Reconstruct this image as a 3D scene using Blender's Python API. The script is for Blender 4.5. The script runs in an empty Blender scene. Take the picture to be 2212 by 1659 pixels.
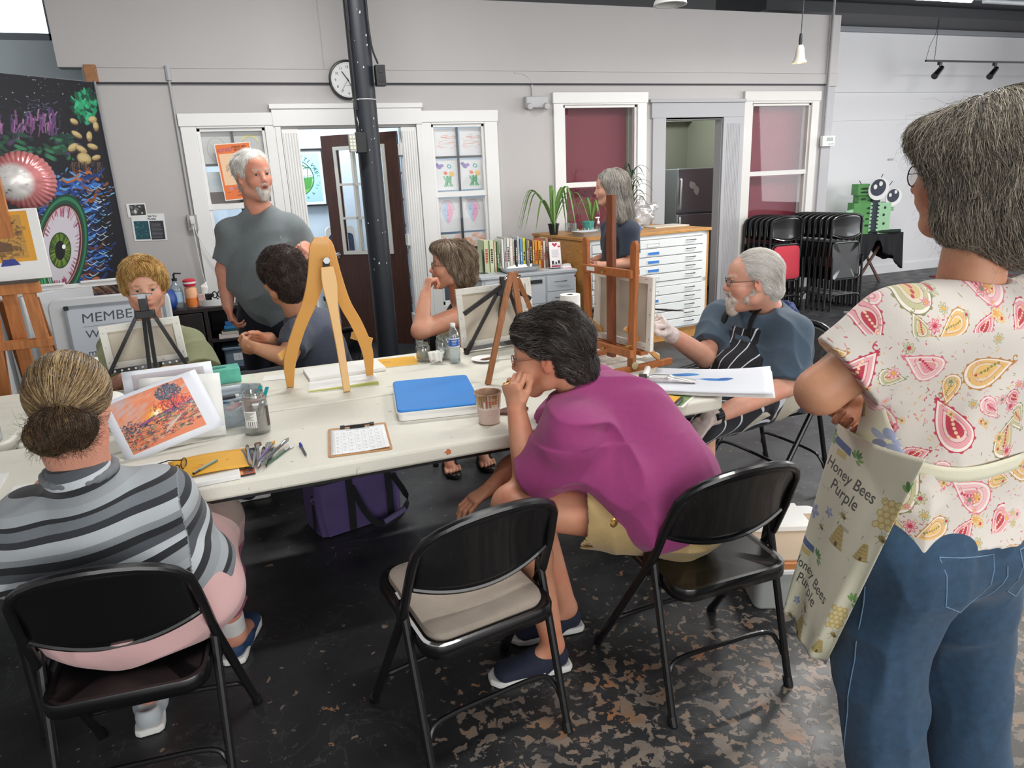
import bpy,bmesh,math,random
import numpy as np
from mathutils import Vector,Matrix,Euler
S=bpy.context.scene
C=S.collection
PI=math.pi
# ---------------------------------------------------------------- camera
cd=bpy.data.cameras.new('camera')
cam=bpy.data.objects.new('camera',cd)
C.objects.link(cam)
_pi,_ro,_ya=0.286624135,-0.0447959091,0.347494130
def _cam():
 cy,sy=math.cos(_ya),math.sin(_ya)
 F=Vector((sy*math.cos(_pi),cy*math.cos(_pi),-math.sin(_pi)))
 R=Vector((cy,-sy,0));U=R.cross(F)
 R2=R*math.cos(_ro)+U*math.sin(_ro);U2=-R*math.sin(_ro)+U*math.cos(_ro)
 m=Matrix((R2,U2,-F)).transposed().to_4x4()
 m.translation=(0,0,1.51)
 return m
cam.matrix_world=_cam()
cd.sensor_width=36.0
cd.lens=36.0*1510/2212
cd.clip_start=0.05
S.camera=cam
# ---------------------------------------------------------------- light
S.view_settings.view_transform='Standard'
S.view_settings.look='None'
S.view_settings.gamma=1
S.view_settings.use_curve_mapping=False
S.view_settings.exposure=0.98
w=bpy.data.worlds.new('world');S.world=w;w.use_nodes=True
w.node_tree.nodes['Background'].inputs[0].default_value=(0.97,0.98,1.0,1)
w.node_tree.nodes['Background'].inputs[1].default_value=0.70
def area(name,loc,rot,size,sy,power,col):
 l=bpy.data.lights.new(name,'AREA');l.shape='RECTANGLE'
 l.size=size;l.size_y=sy;l.energy=power;l.color=col
 o=bpy.data.objects.new(name,l);C.objects.link(o);o.location=loc
 o.rotation_euler=rot
 return o
 # daylight through the shop front behind the camera
area('shopfront_daylight',(2.0,-4.2,2.0),(math.radians(84),0,0),9.0,2.6,120,(1.0,0.98,0.95))
# daylight of the shop front to the right
area('side_window_daylight',(11.5,3.0,2.2),(math.radians(84),0,math.radians(90)),5.0,2.6,95,(0.97,0.98,1.0))
S.cycles.max_bounces=6
S.cycles.diffuse_bounces=3
S.cycles.glossy_bounces=3
S.cycles.transmission_bounces=6
S.cycles.transparent_max_bounces=8
S.cycles.caustics_reflective=False
S.cycles.caustics_refractive=False
S.cycles.use_denoising=True
S.cycles.use_adaptive_sampling=True
S.cycles.adaptive_threshold=0.02
S.cycles.sample_clamp_indirect=4
# ---------------------------------------------------------------- helpers
def lin(c):
 c=c/255.0
 return c/12.92 if c<=0.04045 else((c+0.055)/1.055)**2.4
def rgb(r,g=None,b=None):
 if g is None:
  r,g,b=(r>>16)&255,(r>>8)&255,r&255
 return(lin(r),lin(g),lin(b))
_M={}
def mat(name,col=0x808080,rough=0.6,metal=0.0,noise=0.0,nscale=20.0,bump=0.0,bscale=200.0,attr=None,
 trans=0.0,ior=1.45,emit=None,estr=1.0,coat=0.0,sheen=0.0,sss=0.0,alpha=1.0,img=None,wood=None,spec=0.5):
 if name in _M:return _M[name]
 m=bpy.data.materials.new(name);m.use_nodes=True
 nt=m.node_tree;N=nt.nodes;L=nt.links
 b=N['Principled BSDF'];I=b.inputs
 c=rgb(col)if isinstance(col,int)else col
 I['Base Color'].default_value=(*c,1);I['Roughness'].default_value=rough;I['Metallic'].default_value=metal
 I['IOR'].default_value=ior;I['Transmission Weight'].default_value=trans;I['Coat Weight'].default_value=coat
 I['Specular IOR Level'].default_value=spec
 I['Sheen Weight'].default_value=sheen;I['Alpha'].default_value=alpha
 if sss:I['Subsurface Weight'].default_value=sss;I['Subsurface Radius'].default_value=(0.01,0.004,0.002);I['Subsurface Scale'].default_value=1.0
 if emit is not None:
  I['Emission Color'].default_value=(*rgb(emit),1);I['Emission Strength'].default_value=estr
 out=None
 tc=N.new('ShaderNodeTexCoord')
 if img is not None:
  t=N.new('ShaderNodeTexImage');t.image=img;t.extension='EXTEND'
  L.new(tc.outputs['UV'],t.inputs[0]);out=t.outputs[0]
 if attr:
  t=N.new('ShaderNodeAttribute');t.attribute_name=attr;out=t.outputs[0]
 if wood:
  mp=N.new('ShaderNodeMapping');mp.inputs['Scale'].default_value=wood
  t=N.new('ShaderNodeTexNoise');t.inputs['Scale'].default_value=6;t.inputs['Detail'].default_value=6
  t.inputs['Distortion'].default_value=0.6
  L.new(tc.outputs['Object'],mp.inputs[0]);L.new(mp.outputs[0],t.inputs[0])
  r=N.new('ShaderNodeValToRGB');r.color_ramp.elements[0].position=0.3;r.color_ramp.elements[1].position=0.7
  r.color_ramp.elements[0].color=(*[x*0.72 for x in c],1);r.color_ramp.elements[1].color=(*[min(1,x*1.18)for x in c],1)
  L.new(t.outputs['Fac'],r.inputs[0]);out=r.outputs[0]
 if noise:
  t=N.new('ShaderNodeTexNoise');t.inputs['Scale'].default_value=nscale;t.inputs['Detail'].default_value=5
  L.new(tc.outputs['Object'],t.inputs[0])
  mr=N.new('ShaderNodeMapRange');mr.inputs[1].default_value=0.25;mr.inputs[2].default_value=0.75
  mr.inputs[3].default_value=1-noise;mr.inputs[4].default_value=1+noise
  L.new(t.outputs['Fac'],mr.inputs[0])
  x=N.new('ShaderNodeVectorMath');x.operation='SCALE'
  if out is None:x.inputs[0].default_value=c
  else:L.new(out,x.inputs[0])
  L.new(mr.outputs[0],x.inputs['Scale']);out=x.outputs[0]
 if out is not None:L.new(out,I['Base Color'])
 if bump:
  t=N.new('ShaderNodeTexNoise');t.inputs['Scale'].default_value=bscale;t.inputs['Detail'].default_value=3
  L.new(tc.outputs['Object'],t.inputs[0])
  bp=N.new('ShaderNodeBump');bp.inputs['Strength'].default_value=min(1,bump);bp.inputs['Distance'].default_value=0.002*max(1,bump)
  L.new(t.outputs['Fac'],bp.inputs['Height']);L.new(bp.outputs[0],I['Normal'])
 _M[name]=m
 return m
def thin(name,col=0xffffff,refl=.12,rough=.02,body=0.0,bcol=None):
# thin clear glass or plastic: mostly see-through, a little mirror, an optional milky body
 if name in _M:return _M[name]
 m=bpy.data.materials.new(name);m.use_nodes=True;nt=m.node_tree;N=nt.nodes;L=nt.links;N.remove(N['Principled BSDF']);out=N['Material Output']
 t=N.new('ShaderNodeBsdfTransparent');t.inputs[0].default_value=(*rgb(col),1);g=N.new('ShaderNodeBsdfGlossy');g.inputs['Roughness'].default_value=rough;f=N.new('ShaderNodeLayerWeight');f.inputs[0].default_value=.25
 r=N.new('ShaderNodeMapRange');r.inputs[3].default_value=refl*.5;r.inputs[4].default_value=min(1,refl*6);L.new(f.outputs['Facing'],r.inputs[0]);a=t.outputs[0]
 if body:
  d=N.new('ShaderNodeBsdfDiffuse');d.inputs[0].default_value=(*rgb(bcol if bcol is not None else col),1);x=N.new('ShaderNodeMixShader');x.inputs[0].default_value=body;L.new(a,x.inputs[1]);L.new(d.outputs[0],x.inputs[2]);a=x.outputs[0]
 x=N.new('ShaderNodeMixShader');L.new(r.outputs[0],x.inputs[0]);L.new(a,x.inputs[1]);L.new(g.outputs[0],x.inputs[2]);L.new(x.outputs[0],out.inputs['Surface']);_M[name]=m;return m
def tag(o,label=None,cat=None,group=None,kind=None):
 if label:o['label']=label
 if cat:o['category']=cat
 if group:o['group']=group
 if kind:o['kind']=kind
 return o
def thing(name,label,cat,loc=(0,0,0),rz=0.0,group=None,rot=None):
 o=bpy.data.objects.new(name,None);C.objects.link(o);o.empty_display_size=0.05
 o.location=loc;o.rotation_euler=rot if rot else(0,0,rz)
 return tag(o,label,cat,group)
def copy_tree(o,parent=None):
 c=o.copy();C.objects.link(c)
 if parent is not None:c.parent=parent
 for k in('label','group'):
  if parent is None and k in c:pass
 for ch in list(o.children):copy_tree(ch,c)
 return c
class MB:
 def __init__(s):s.v=[];s.f=[];s.m=[];s.uv={};s.T=None
 def _add(s,vs,fs,mi=0):
  b=len(s.v)
  if s.T is not None:vs=[tuple(s.T@Vector(p))for p in vs]
  s.v+=[tuple(p)for p in vs];s.f+=[tuple(i+b for i in f)for f in fs];s.m+=[mi]*len(fs);return s
 def box(s,x0,x1,y0,y1,z0,z1,mi=0,M=None):
  vs=[(x,y,z)for x in(x0,x1)for y in(y0,y1)for z in(z0,z1)]
  if M is not None:vs=[tuple(M@Vector(p))for p in vs]
  return s._add(vs,[(0,1,3,2),(4,6,7,5),(0,4,5,1),(2,3,7,6),(0,2,6,4),(1,5,7,3)],mi)
 def cbox(s,c,d,mi=0,M=None):
  return s.box(c[0]-d[0]/2,c[0]+d[0]/2,c[1]-d[1]/2,c[1]+d[1]/2,c[2]-d[2]/2,c[2]+d[2]/2,mi,M)
 def bar(s,a,b,wx,wy=None,mi=0,side=None,w2=None):
 # rectangular bar from a to b; 'side' is the direction of width wx
  a=Vector(a);b=Vector(b);wy=wy or wx;d=(b-a).normalized()
  side=Vector(side)if side else(Vector((0,0,1)).cross(d)if abs(d.z)<0.95 else Vector((1,0,0)))
  side=(side-d*side.dot(d)).normalized();up=d.cross(side)
  k=w2 if w2 else(wx,wy);vs=[]
  for p,(ww,hh)in((a,(wx,wy)),(b,k)):
   for q,r in((-1,-1),(1,-1),(1,1),(-1,1)):vs.append(p+side*ww/2*q+up*hh/2*r)
  return s._add(vs,[(3,2,1,0),(4,5,6,7),(0,1,5,4),(1,2,6,5),(2,3,7,6),(3,0,4,7)],mi)
 def tube(s,pts,r,n=10,mi=0,closed=False,cap=True,sq=1.0):
  P=[Vector(p)for p in pts];K=len(P);rs=r if hasattr(r,'__len__')else[r]*K
  vs=[];fs=[];up=None
  for i,p in enumerate(P):
   if closed:t=(P[(i+1)%K]-P[i-1]).normalized()
   else:t=(P[min(i+1,K-1)]-P[max(i-1,0)]).normalized()
   if up is None:up=Vector((0,0,1))if abs(t.z)<0.9 else Vector((1,0,0))
   up=(up-t*up.dot(t)).normalized();sd=t.cross(up)
   for j in range(n):
    a=2*PI*j/n;vs.append(p+(sd*math.cos(a)+up*math.sin(a)*sq)*rs[i])
  for i in range(K if closed else K-1):
   for j in range(n):
    a=i*n+j;b=i*n+(j+1)%n;c2=((i+1)%K)*n;fs.append((a,b,c2+(j+1)%n,c2+j))
  if cap and not closed:fs.append(tuple(range(n-1,-1,-1)));fs.append(tuple((K-1)*n+j for j in range(n)))
  return s._add(vs,fs,mi)
 def cyl(s,a,b,r,r2=None,n=20,mi=0):return s.tube([a,b],[r,r if r2 is None else r2],n,mi)
 def lathe(s,prof,c=(0,0,0),n=28,mi=0,axis=None,cap=False):
 # profile of (radius, height)
  vs=[];fs=[];K=len(prof);c=Vector(c)
  Q=Vector(axis).to_track_quat('Z','Y')if axis else None
  for(r,z)in prof:
   for j in range(n):
    p=Vector((r*math.cos(2*PI*j/n),r*math.sin(2*PI*j/n),z))
    vs.append(c+(Q@p if Q else p))
  for i in range(K-1):
   for j in range(n):fs.append((i*n+j,i*n+(j+1)%n,(i+1)*n+(j+1)%n,(i+1)*n+j))
  if cap:fs.append(tuple(range(n-1,-1,-1)));fs.append(tuple((K-1)*n+j for j in range(n)))
  return s._add(vs,fs,mi)
 def prism(s,poly,z0,z1,M=None,mi=0):
  K=len(poly);vs=[Vector((x,y,z0))for x,y in poly]+[Vector((x,y,z1))for x,y in poly]
  if M is not None:vs=[M@p for p in vs]
  fs=[tuple(range(K-1,-1,-1)),tuple(range(K,2*K))]+[(i,(i+1)%K,K+(i+1)%K,K+i)for i in range(K)]
  return s._add(vs,fs,mi)
 def sphere(s,c,r,n=14,mi=0,sc=(1,1,1)):
  vs=[];fs=[];m=n//2+1
  for i in range(m):
   a=PI*i/(m-1)
   for j in range(n):
    b=2*PI*j/n;vs.append((c[0]+r*sc[0]*math.sin(a)*math.cos(b),c[1]+r*sc[1]*math.sin(a)*math.sin(b),c[2]+r*sc[2]*math.cos(a)))
  for i in range(m-1):
   for j in range(n):fs.append((i*n+j,(i+1)*n+j,(i+1)*n+(j+1)%n,i*n+(j+1)%n))
  return s._add(vs,fs,mi)
 def quad(s,a,b,c,d,mi=0,uv=True):
  k=len(s.f);s._add([a,b,c,d],[(0,1,2,3)],mi)
  if uv:s.uv[k]=[(0,0),(1,0),(1,1),(0,1)]
  return s
 def grid(s,fn,nu,nv,mi=0):
  vs=[fn(i/nu,j/nv)for j in range(nv+1)for i in range(nu+1)];k=len(s.f);fs=[]
  for j in range(nv):
   for i in range(nu):
    a=j*(nu+1)+i;fs.append((a,a+1,a+nu+2,a+nu+1))
    s.uv[k+len(fs)-1]=[(i/nu,j/nv),((i+1)/nu,j/nv),((i+1)/nu,(j+1)/nv),(i/nu,(j+1)/nv)]
  return s._add(vs,fs,mi)
 def build(s,name,mats,parent=None,bev=0.0,smooth=None,seg=2,solid=0.0):
  me=bpy.data.meshes.new(name);me.from_pydata([tuple(p)for p in s.v],[],s.f)
  mats=mats if isinstance(mats,(list,tuple))else[mats]
  for m in mats:me.materials.append(m)
  me.polygons.foreach_set('material_index',s.m)
  if s.uv:
   u=me.uv_layers.new(name='UVMap')
   for k,q in s.uv.items():
    for li,t in zip(me.polygons[k].loop_indices,q):u.data[li].uv=t
  me.update()
  bm=bmesh.new();bm.from_mesh(me);bmesh.ops.recalc_face_normals(bm,faces=bm.faces)
  if not s.uv:pass
  bm.to_mesh(me);bm.free()
  o=bpy.data.objects.new(name,me);C.objects.link(o)
  if parent is not None:o.parent=parent
  if smooth is None or smooth:
   me.shade_smooth()
   me.set_sharp_from_angle(angle=math.radians(35))
  if solid:
   md=o.modifiers.new('solid','SOLIDIFY');md.thickness=solid;md.offset=0
  if bev:
   md=o.modifiers.new('bevel','BEVEL');md.width=bev;md.segments=seg;md.limit_method='ANGLE';md.angle_limit=math.radians(40)
  return o
def RM(loc=(0,0,0),rx=0,ry=0,rz=0):
 return Matrix.Translation(loc)@Euler((rx,ry,rz)).to_matrix().to_4x4()
def rrect(w,h,r,n=5):
 P=[]
 for cx,cy,a0 in((w/2-r,h/2-r,0),(-w/2+r,h/2-r,90),(-w/2+r,-h/2+r,180),(w/2-r,-h/2+r,270)):
  for i in range(n+1):
   a=math.radians(a0+90*i/n);P.append((cx+r*math.cos(a),cy+r*math.sin(a)))
 return P
def circ(n,r=1.0,cx=0,cy=0,ry=None):
 return[(cx+r*math.cos(2*PI*i/n),cy+(ry or r)*math.sin(2*PI*i/n))for i in range(n)]
def bez(pts,n=12):
# Catmull-Rom through the points
 P=[np.array(p,float)for p in pts];P=[2*P[0]-P[1]]+P+[2*P[-1]-P[-2]];out=[]
 for i in range(1,len(P)-2):
  for k in range(n):
   t=k/n
   out.append(0.5*((2*P[i])+(-P[i-1]+P[i+1])*t+(2*P[i-1]-5*P[i]+4*P[i+1]-P[i+2])*t*t+(-P[i-1]+3*P[i]-3*P[i+1]+P[i+2])*t**3))
 out.append(P[-2]);return[tuple(p)for p in out]
 # ---- value noise
_rs=np.random.RandomState(7)
_LT=_rs.rand(32,32,32).astype(np.float32)
def vnoise(P):
 P=np.asarray(P,np.float32);f=np.floor(P).astype(np.int32);t=P-f;t=t*t*(3-2*t);f&=31;g=(f+1)&31
 x0,y0,z0=f[:,0],f[:,1],f[:,2];x1,y1,z1=g[:,0],g[:,1],g[:,2];tx,ty,tz=t[:,0],t[:,1],t[:,2]
 a=_LT[x0,y0,z0]*(1-tx)+_LT[x1,y0,z0]*tx;b=_LT[x0,y1,z0]*(1-tx)+_LT[x1,y1,z0]*tx
 c=_LT[x0,y0,z1]*(1-tx)+_LT[x1,y0,z1]*tx;d=_LT[x0,y1,z1]*(1-tx)+_LT[x1,y1,z1]*tx
 return(a*(1-ty)+b*ty)*(1-tz)+(c*(1-ty)+d*ty)*tz
def fbm(P,o=3):
 s=0;a=1;n=0
 for i in range(o):s=s+a*vnoise(P*2**i+i*7.3);n+=a;a*=0.5
 return s/n
 # ---- painted pictures (drawn here, pixel by pixel, on a numpy canvas)
_TX={}
def text_tris(s):
 if s in _TX:return _TX[s]
 cu=bpy.data.curves.new('t','FONT');cu.body=s;cu.resolution_u=3;o=bpy.data.objects.new('t',cu);C.objects.link(o)
 dg=bpy.context.evaluated_depsgraph_get();me=bpy.data.meshes.new_from_object(o.evaluated_get(dg));me.calc_loop_triangles()
 V=np.array([v.co[:2]for v in me.vertices])if len(me.vertices)else np.zeros((0,2))
 T=[tuple(t.vertices)for t in me.loop_triangles];bpy.data.objects.remove(o);bpy.data.meshes.remove(me);bpy.data.curves.remove(cu)
 _TX[s]=(V,T);return _TX[s]
class Canvas:
 def __init__(s,w,h,bg=0xffffff):
  s.w,s.h=w,h;s.a=np.ones((h,w,3),np.float32)*np.array(s._c(bg),np.float32)
 def _c(s,c):return((c>>16&255)/255,(c>>8&255)/255,(c&255)/255)if isinstance(c,int)else c
 def _blend(s,x0,y0,m,col,al):
  m=(m*al)[...,None];r=s.a[y0:y0+m.shape[0],x0:x0+m.shape[1]]
  r[...]=r*(1-m)+np.array(s._c(col),np.float32)*m
 def poly(s,pts,col,al=1.0):
  P=np.array(pts,float);x0,y0=np.floor(P.min(0)).astype(int)-1;x1,y1=np.ceil(P.max(0)).astype(int)+1
  x0,y0=max(0,x0),max(0,y0);x1,y1=min(s.w,x1),min(s.h,y1)
  if x1<=x0 or y1<=y0:return s
  X,Y=np.meshgrid(np.arange(x0,x1)+.5,np.arange(y0,y1)+.5);ins=np.zeros(X.shape,bool);n=len(P)
  for i in range(n):
   xa,ya=P[i];xb,yb=P[(i+1)%n]
   if ya==yb:continue
   ins^=((ya>Y)!=(yb>Y))&(X<(xb-xa)*(Y-ya)/(yb-ya)+xa)
  s._blend(x0,y0,ins.astype(np.float32),col,al);return s
 def rect(s,x0,y0,x1,y1,col,al=1.0):
  x0,x1=int(max(0,x0)),int(min(s.w,x1));y0,y1=int(max(0,y0)),int(min(s.h,y1))
  if x1>x0 and y1>y0:s._blend(x0,y0,np.ones((y1-y0,x1-x0),np.float32),col,al)
  return s
 def ell(s,cx,cy,rx,ry,col,al=1.0,rot=0,soft=0.0):
  R=max(rx,ry)*(1+soft)+2;x0,x1=int(max(0,cx-R)),int(min(s.w,cx+R));y0,y1=int(max(0,cy-R)),int(min(s.h,cy+R))
  if x1<=x0 or y1<=y0:return s
  X,Y=np.meshgrid(np.arange(x0,x1)+.5-cx,np.arange(y0,y1)+.5-cy);c,n=math.cos(rot),math.sin(rot)
  d=np.sqrt(((X*c+Y*n)/rx)**2+((-X*n+Y*c)/ry)**2)
  sf=max(soft,0.7/min(rx,ry));s._blend(x0,y0,np.clip((1+sf-d)/(2*sf),0,1).astype(np.float32),col,al);return s
 def line(s,pts,wd,col,al=1.0):
  for(xa,ya),(xb,yb)in zip(pts[:-1],pts[1:]):
   R=wd/2+2;x0,x1=int(max(0,min(xa,xb)-R)),int(min(s.w,max(xa,xb)+R));y0,y1=int(max(0,min(ya,yb)-R)),int(min(s.h,max(ya,yb)+R))
   if x1<=x0 or y1<=y0:continue
   X,Y=np.meshgrid(np.arange(x0,x1)+.5,np.arange(y0,y1)+.5);dx,dy=xb-xa,yb-ya;L=dx*dx+dy*dy+1e-9
   t=np.clip(((X-xa)*dx+(Y-ya)*dy)/L,0,1);d=np.hypot(X-xa-t*dx,Y-ya-t*dy)
   s._blend(x0,y0,np.clip(wd/2+.5-d,0,1).astype(np.float32),col,al)
  return s
 def text(s,st,x,y,size,col,rot=0.0,sx=1.0,al=1.0,bold=0,shear=0.0):
  V,T=text_tris(st)
  if len(V)==0:return s
  c,n=math.cos(rot),math.sin(rot)
  U=(V[:,0]+shear*V[:,1])*size*sx;W=-V[:,1]*size;P=np.stack([x+U*c-W*n,y+U*n+W*c],1)
  offs=[(0,0)]if not bold else[(0,0),(bold,0),(0,bold),(bold,bold)]
  for ox,oy in offs:
   for t in T:s.poly(P[list(t)]+np.array([ox,oy]),col,al)
  return s
 def image(s,name):
  im=bpy.data.images.new(name,s.w,s.h);a=np.ones((s.h,s.w,4),np.float32);a[...,:3]=np.clip(s.a[::-1],0,1)
  im.pixels.foreach_set(a.ravel());im.update();return im
 def mat(s,name,rough=0.6,**k):return mat(name,0xffffff,rough,img=s.image(name),**k)
 # ---------------------------------------------------------------- bodies: one smooth surface grown from joined tapering forms
f32=np.float32
def V3(*a):return np.array(a,f32)
class Body:
 """union of tapering forms blended smoothly; world-space unless M is given"""
 def __init__(s,k=0.02):s.P=[];s.k=k;s.rs=1.0;s.M=None;s.disp=None;s.dm=0.0;s.post=None
 def _t(s,p):
  p=Vector(p);return np.array(s.M@p if s.M is not None else p,f32)
 def _d(s,v):
  v=Vector(v);return np.array((s.M.to_3x3()@v)if s.M is not None else v,f32)
 def cap(s,a,b,ra,rb,k=None,op=1,side=None,clip=None,fa=1.0,fb=None,mid=None):
  """from a to b; radius along 'side' is r, across it r*fa (flattening)"""
  fb=fa if fb is None else fb;ra=ra*s.rs;rb=rb*s.rs
  a=s._t(a);b=s._t(b);ax=b-a;L=float(np.linalg.norm(ax))or 1e-6;ax=ax/L
  sd=s._d(side)if side is not None else(np.array((0,0,1),f32)if abs(ax[2])<.9 else np.array((1,0,0),f32))
  sd=sd-ax*(sd@ax);sd/=np.linalg.norm(sd);nn=np.cross(ax,sd)
  cl=[(s._t(p),s._d(n)/np.linalg.norm(s._d(n)))for p,n in(clip or[])]
  s.P.append(dict(t='c',a=a,L=L,ax=ax,sd=sd,nn=nn.astype(f32),ra=ra,rb=rb,fa=fa,fb=fb,k=s.k if k is None else k,op=op,clip=cl,mid=mid));return s
 def ell(s,c,r,k=None,op=1,R=None,clip=None):
  R3=np.eye(3,dtype=f32)if R is None else np.array(Euler(R).to_matrix(),f32)
  if s.M is not None:R3=np.array(s.M.to_3x3(),f32)@R3
  r=tuple(x*s.rs for x in r)
  cl=[(s._t(p),s._d(n)/np.linalg.norm(s._d(n)))for p,n in(clip or[])]
  s.P.append(dict(t='e',c=s._t(c),r=np.array(r,f32),R=R3,k=s.k if k is None else k,op=op,clip=cl));return s
 def path(s,pts,rs,k=None,**kw):
  for i in range(len(pts)-1):s.cap(pts[i],pts[i+1],rs[i],rs[i+1],k,**kw)
  return s
 def _one(s,q,X):
  if q['t']=='c':
   p=X-q['a'];w=p@q['ax'];h=np.clip(w/q['L'],0,1);u=p@q['sd'];v=p@q['nn']
   if q['mid']is not None:
    r=q['ra']*(1-h)+q['rb']*h+q['mid']*4*h*(1-h)
   else:r=q['ra']+(q['rb']-q['ra'])*h
   w=w-h*q['L']
   if q['fa']==1 and q['fb']==1:d=np.sqrt(u*u+v*v+w*w)-r
   else:
    f=q['fa']+(q['fb']-q['fa'])*h;rv=r*f;rw=np.minimum(r,rv)
    k0=np.sqrt((u/r)**2+(v/rv)**2+(w/rw)**2);k1=np.sqrt((u/r**2)**2+(v/rv**2)**2+(w/rw**2)**2)+1e-9
    d=np.where(k0<1e-4,-rw,k0*(k0-1)/k1)
  else:
   p=(X-q['c'])@q['R'];k0=np.sqrt(((p/q['r'])**2).sum(1));k1=np.sqrt(((p/q['r']**2)**2).sum(1))+1e-9
   d=np.where(k0<1e-4,-q['r'].min(),k0*(k0-1)/k1)
  for c,n in q['clip']:d=np.maximum(d,(X-c)@n)
  return d
 def d(s,X):
  X=X.astype(f32);D=None
  for q in s.P:
   e=s._one(q,X);k=max(q['k'],1e-5)
   if D is None:D=e;continue
   if q['op']>0:
    h=np.clip(.5+.5*(D-e)/k,0,1);D=D*(1-h)+e*h-k*h*(1-h)
   elif q['op']<0:
    h=np.clip(.5-.5*(D+e)/k,0,1);D=D*(1-h)-e*h+k*h*(1-h)
   else:
    D=np.maximum(D,e)
  if s.disp is not None:D=D-s.disp(X)
  return D.astype(f32)
 def bounds(s):
  lo=np.full(3,1e9);hi=-lo
  for q in s.P:
   if q['op']<=0:continue
   if q['t']=='c':
    r=max(q['ra'],q['rb'])*max(1,q['fa'],q['fb'])+(q['mid']or 0)
    for p in(q['a'],q['a']+q['ax']*q['L']):lo=np.minimum(lo,p-r);hi=np.maximum(hi,p+r)
   else:
    r=q['r'].max();lo=np.minimum(lo,q['c']-r);hi=np.maximum(hi,q['c']+r)
  return lo-s.dm-.012,hi+s.dm+.012
 def mesh(s,res):
  lo,hi=s.bounds();B=6
  nb=np.ceil((hi-lo)/(res*B)).astype(int)+1;n=nb*B
  gi=np.stack(np.meshgrid(*[np.arange(k)for k in nb],indexing='ij'),-1).reshape(-1,3)
  cc=lo+(gi+.5)*B*res-.5*res;dc=s.d(cc)
  act=np.abs(dc)<B*res*.87*1.6+.012+s.dm
  D=np.repeat(np.repeat(np.repeat(np.where(dc>0,1,-1).astype(f32).reshape(nb),B,0),B,1),B,2)
  off=np.stack(np.meshgrid(*[np.arange(B)]*3,indexing='ij'),-1).reshape(-1,3)
  ga=gi[act];step=6000
  for i in range(0,len(ga),step):
   ix=(ga[i:i+step,None,:]*B+off[None]).reshape(-1,3);D[ix[:,0],ix[:,1],ix[:,2]]=s.d((lo+ix*res))
  D[0]=1;D[-1]=1;D[:,0]=1;D[:,-1]=1;D[:,:,0]=1;D[:,:,-1]=1
  # surface nets
  I=D<0;c=np.zeros(tuple(n-1),np.int8);sl=[slice(0,-1),slice(1,None)]
  for a in(0,1):
   for b in(0,1):
    for e in(0,1):c+=I[sl[a],sl[b],sl[e]]
  cells=np.argwhere((c>0)&(c<8));idx=np.full(tuple(n-1),-1,np.int32);idx[tuple(cells.T)]=np.arange(len(cells))
  acc=np.zeros((len(cells),3),f32);cnt=np.zeros(len(cells),f32)
  co=[(a,b,e)for a in(0,1)for b in(0,1)for e in(0,1)]
  for p in co:
   for ax in range(3):
    if p[ax]:continue
    q=list(p);q[ax]=1
    dp=D[cells[:,0]+p[0],cells[:,1]+p[1],cells[:,2]+p[2]];dq=D[cells[:,0]+q[0],cells[:,1]+q[1],cells[:,2]+q[2]]
    m=(dp<0)!=(dq<0);t=np.where(m,dp/(dp-dq+1e-12),0);x=np.tile(np.array(p,f32),(len(cells),1));x[:,ax]+=t
    acc+=x*m[:,None];cnt+=m
  Vv=lo+(cells+acc/cnt[:,None])*res;F=[]
  for ax in range(3):
   o=[k for k in range(3)if k!=ax];A=I;s0=[slice(None)]*3;s1=[slice(None)]*3;s0[ax]=slice(0,-1);s1[ax]=slice(1,None)
   ch=A[tuple(s0)]!=A[tuple(s1)];e=np.argwhere(ch);e=e[(e[:,o[0]]>0)&(e[:,o[1]]>0)&(e[:,o[0]]<n[o[0]]-1)&(e[:,o[1]]<n[o[1]]-1)]
   inn=A[tuple(e.T)];u=np.zeros(3,int);v=np.zeros(3,int);u[o[0]]=1;v[o[1]]=1
   q=np.stack([idx[tuple((e-u-v).T)],idx[tuple((e-v).T)],idx[tuple(e.T)],idx[tuple((e-u).T)]],1)
   if ax==1:inn=~inn
   q=np.where(inn[:,None],q,q[:,::-1]);F.append(q)
  F=np.concatenate(F);F=F[(F>=0).all(1)]
  return Vv.astype(f32),F
 def normal(s,X,e=.002):
  g=np.stack([s.d(X+V3(*v))-s.d(X-V3(*v))for v in((e,0,0),(0,e,0),(0,0,e))],1)
  return g/(np.linalg.norm(g,axis=1,keepdims=True)+1e-9)
def relax(V,F,it):
 """light smoothing of the extracted surface"""
 e=np.concatenate([F[:,[0,1]],F[:,[1,2]],F[:,[2,3]],F[:,[3,0]]]);e=np.concatenate([e,e[:,::-1]])
 for _ in range(it):
  n=np.bincount(e[:,0],minlength=len(V));s=np.stack([np.bincount(e[:,0],V[e[:,1],k],len(V))for k in range(3)],1)
  V=(V*.5+.5*s/np.maximum(n,1)[:,None]).astype(f32)
 return V
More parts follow.
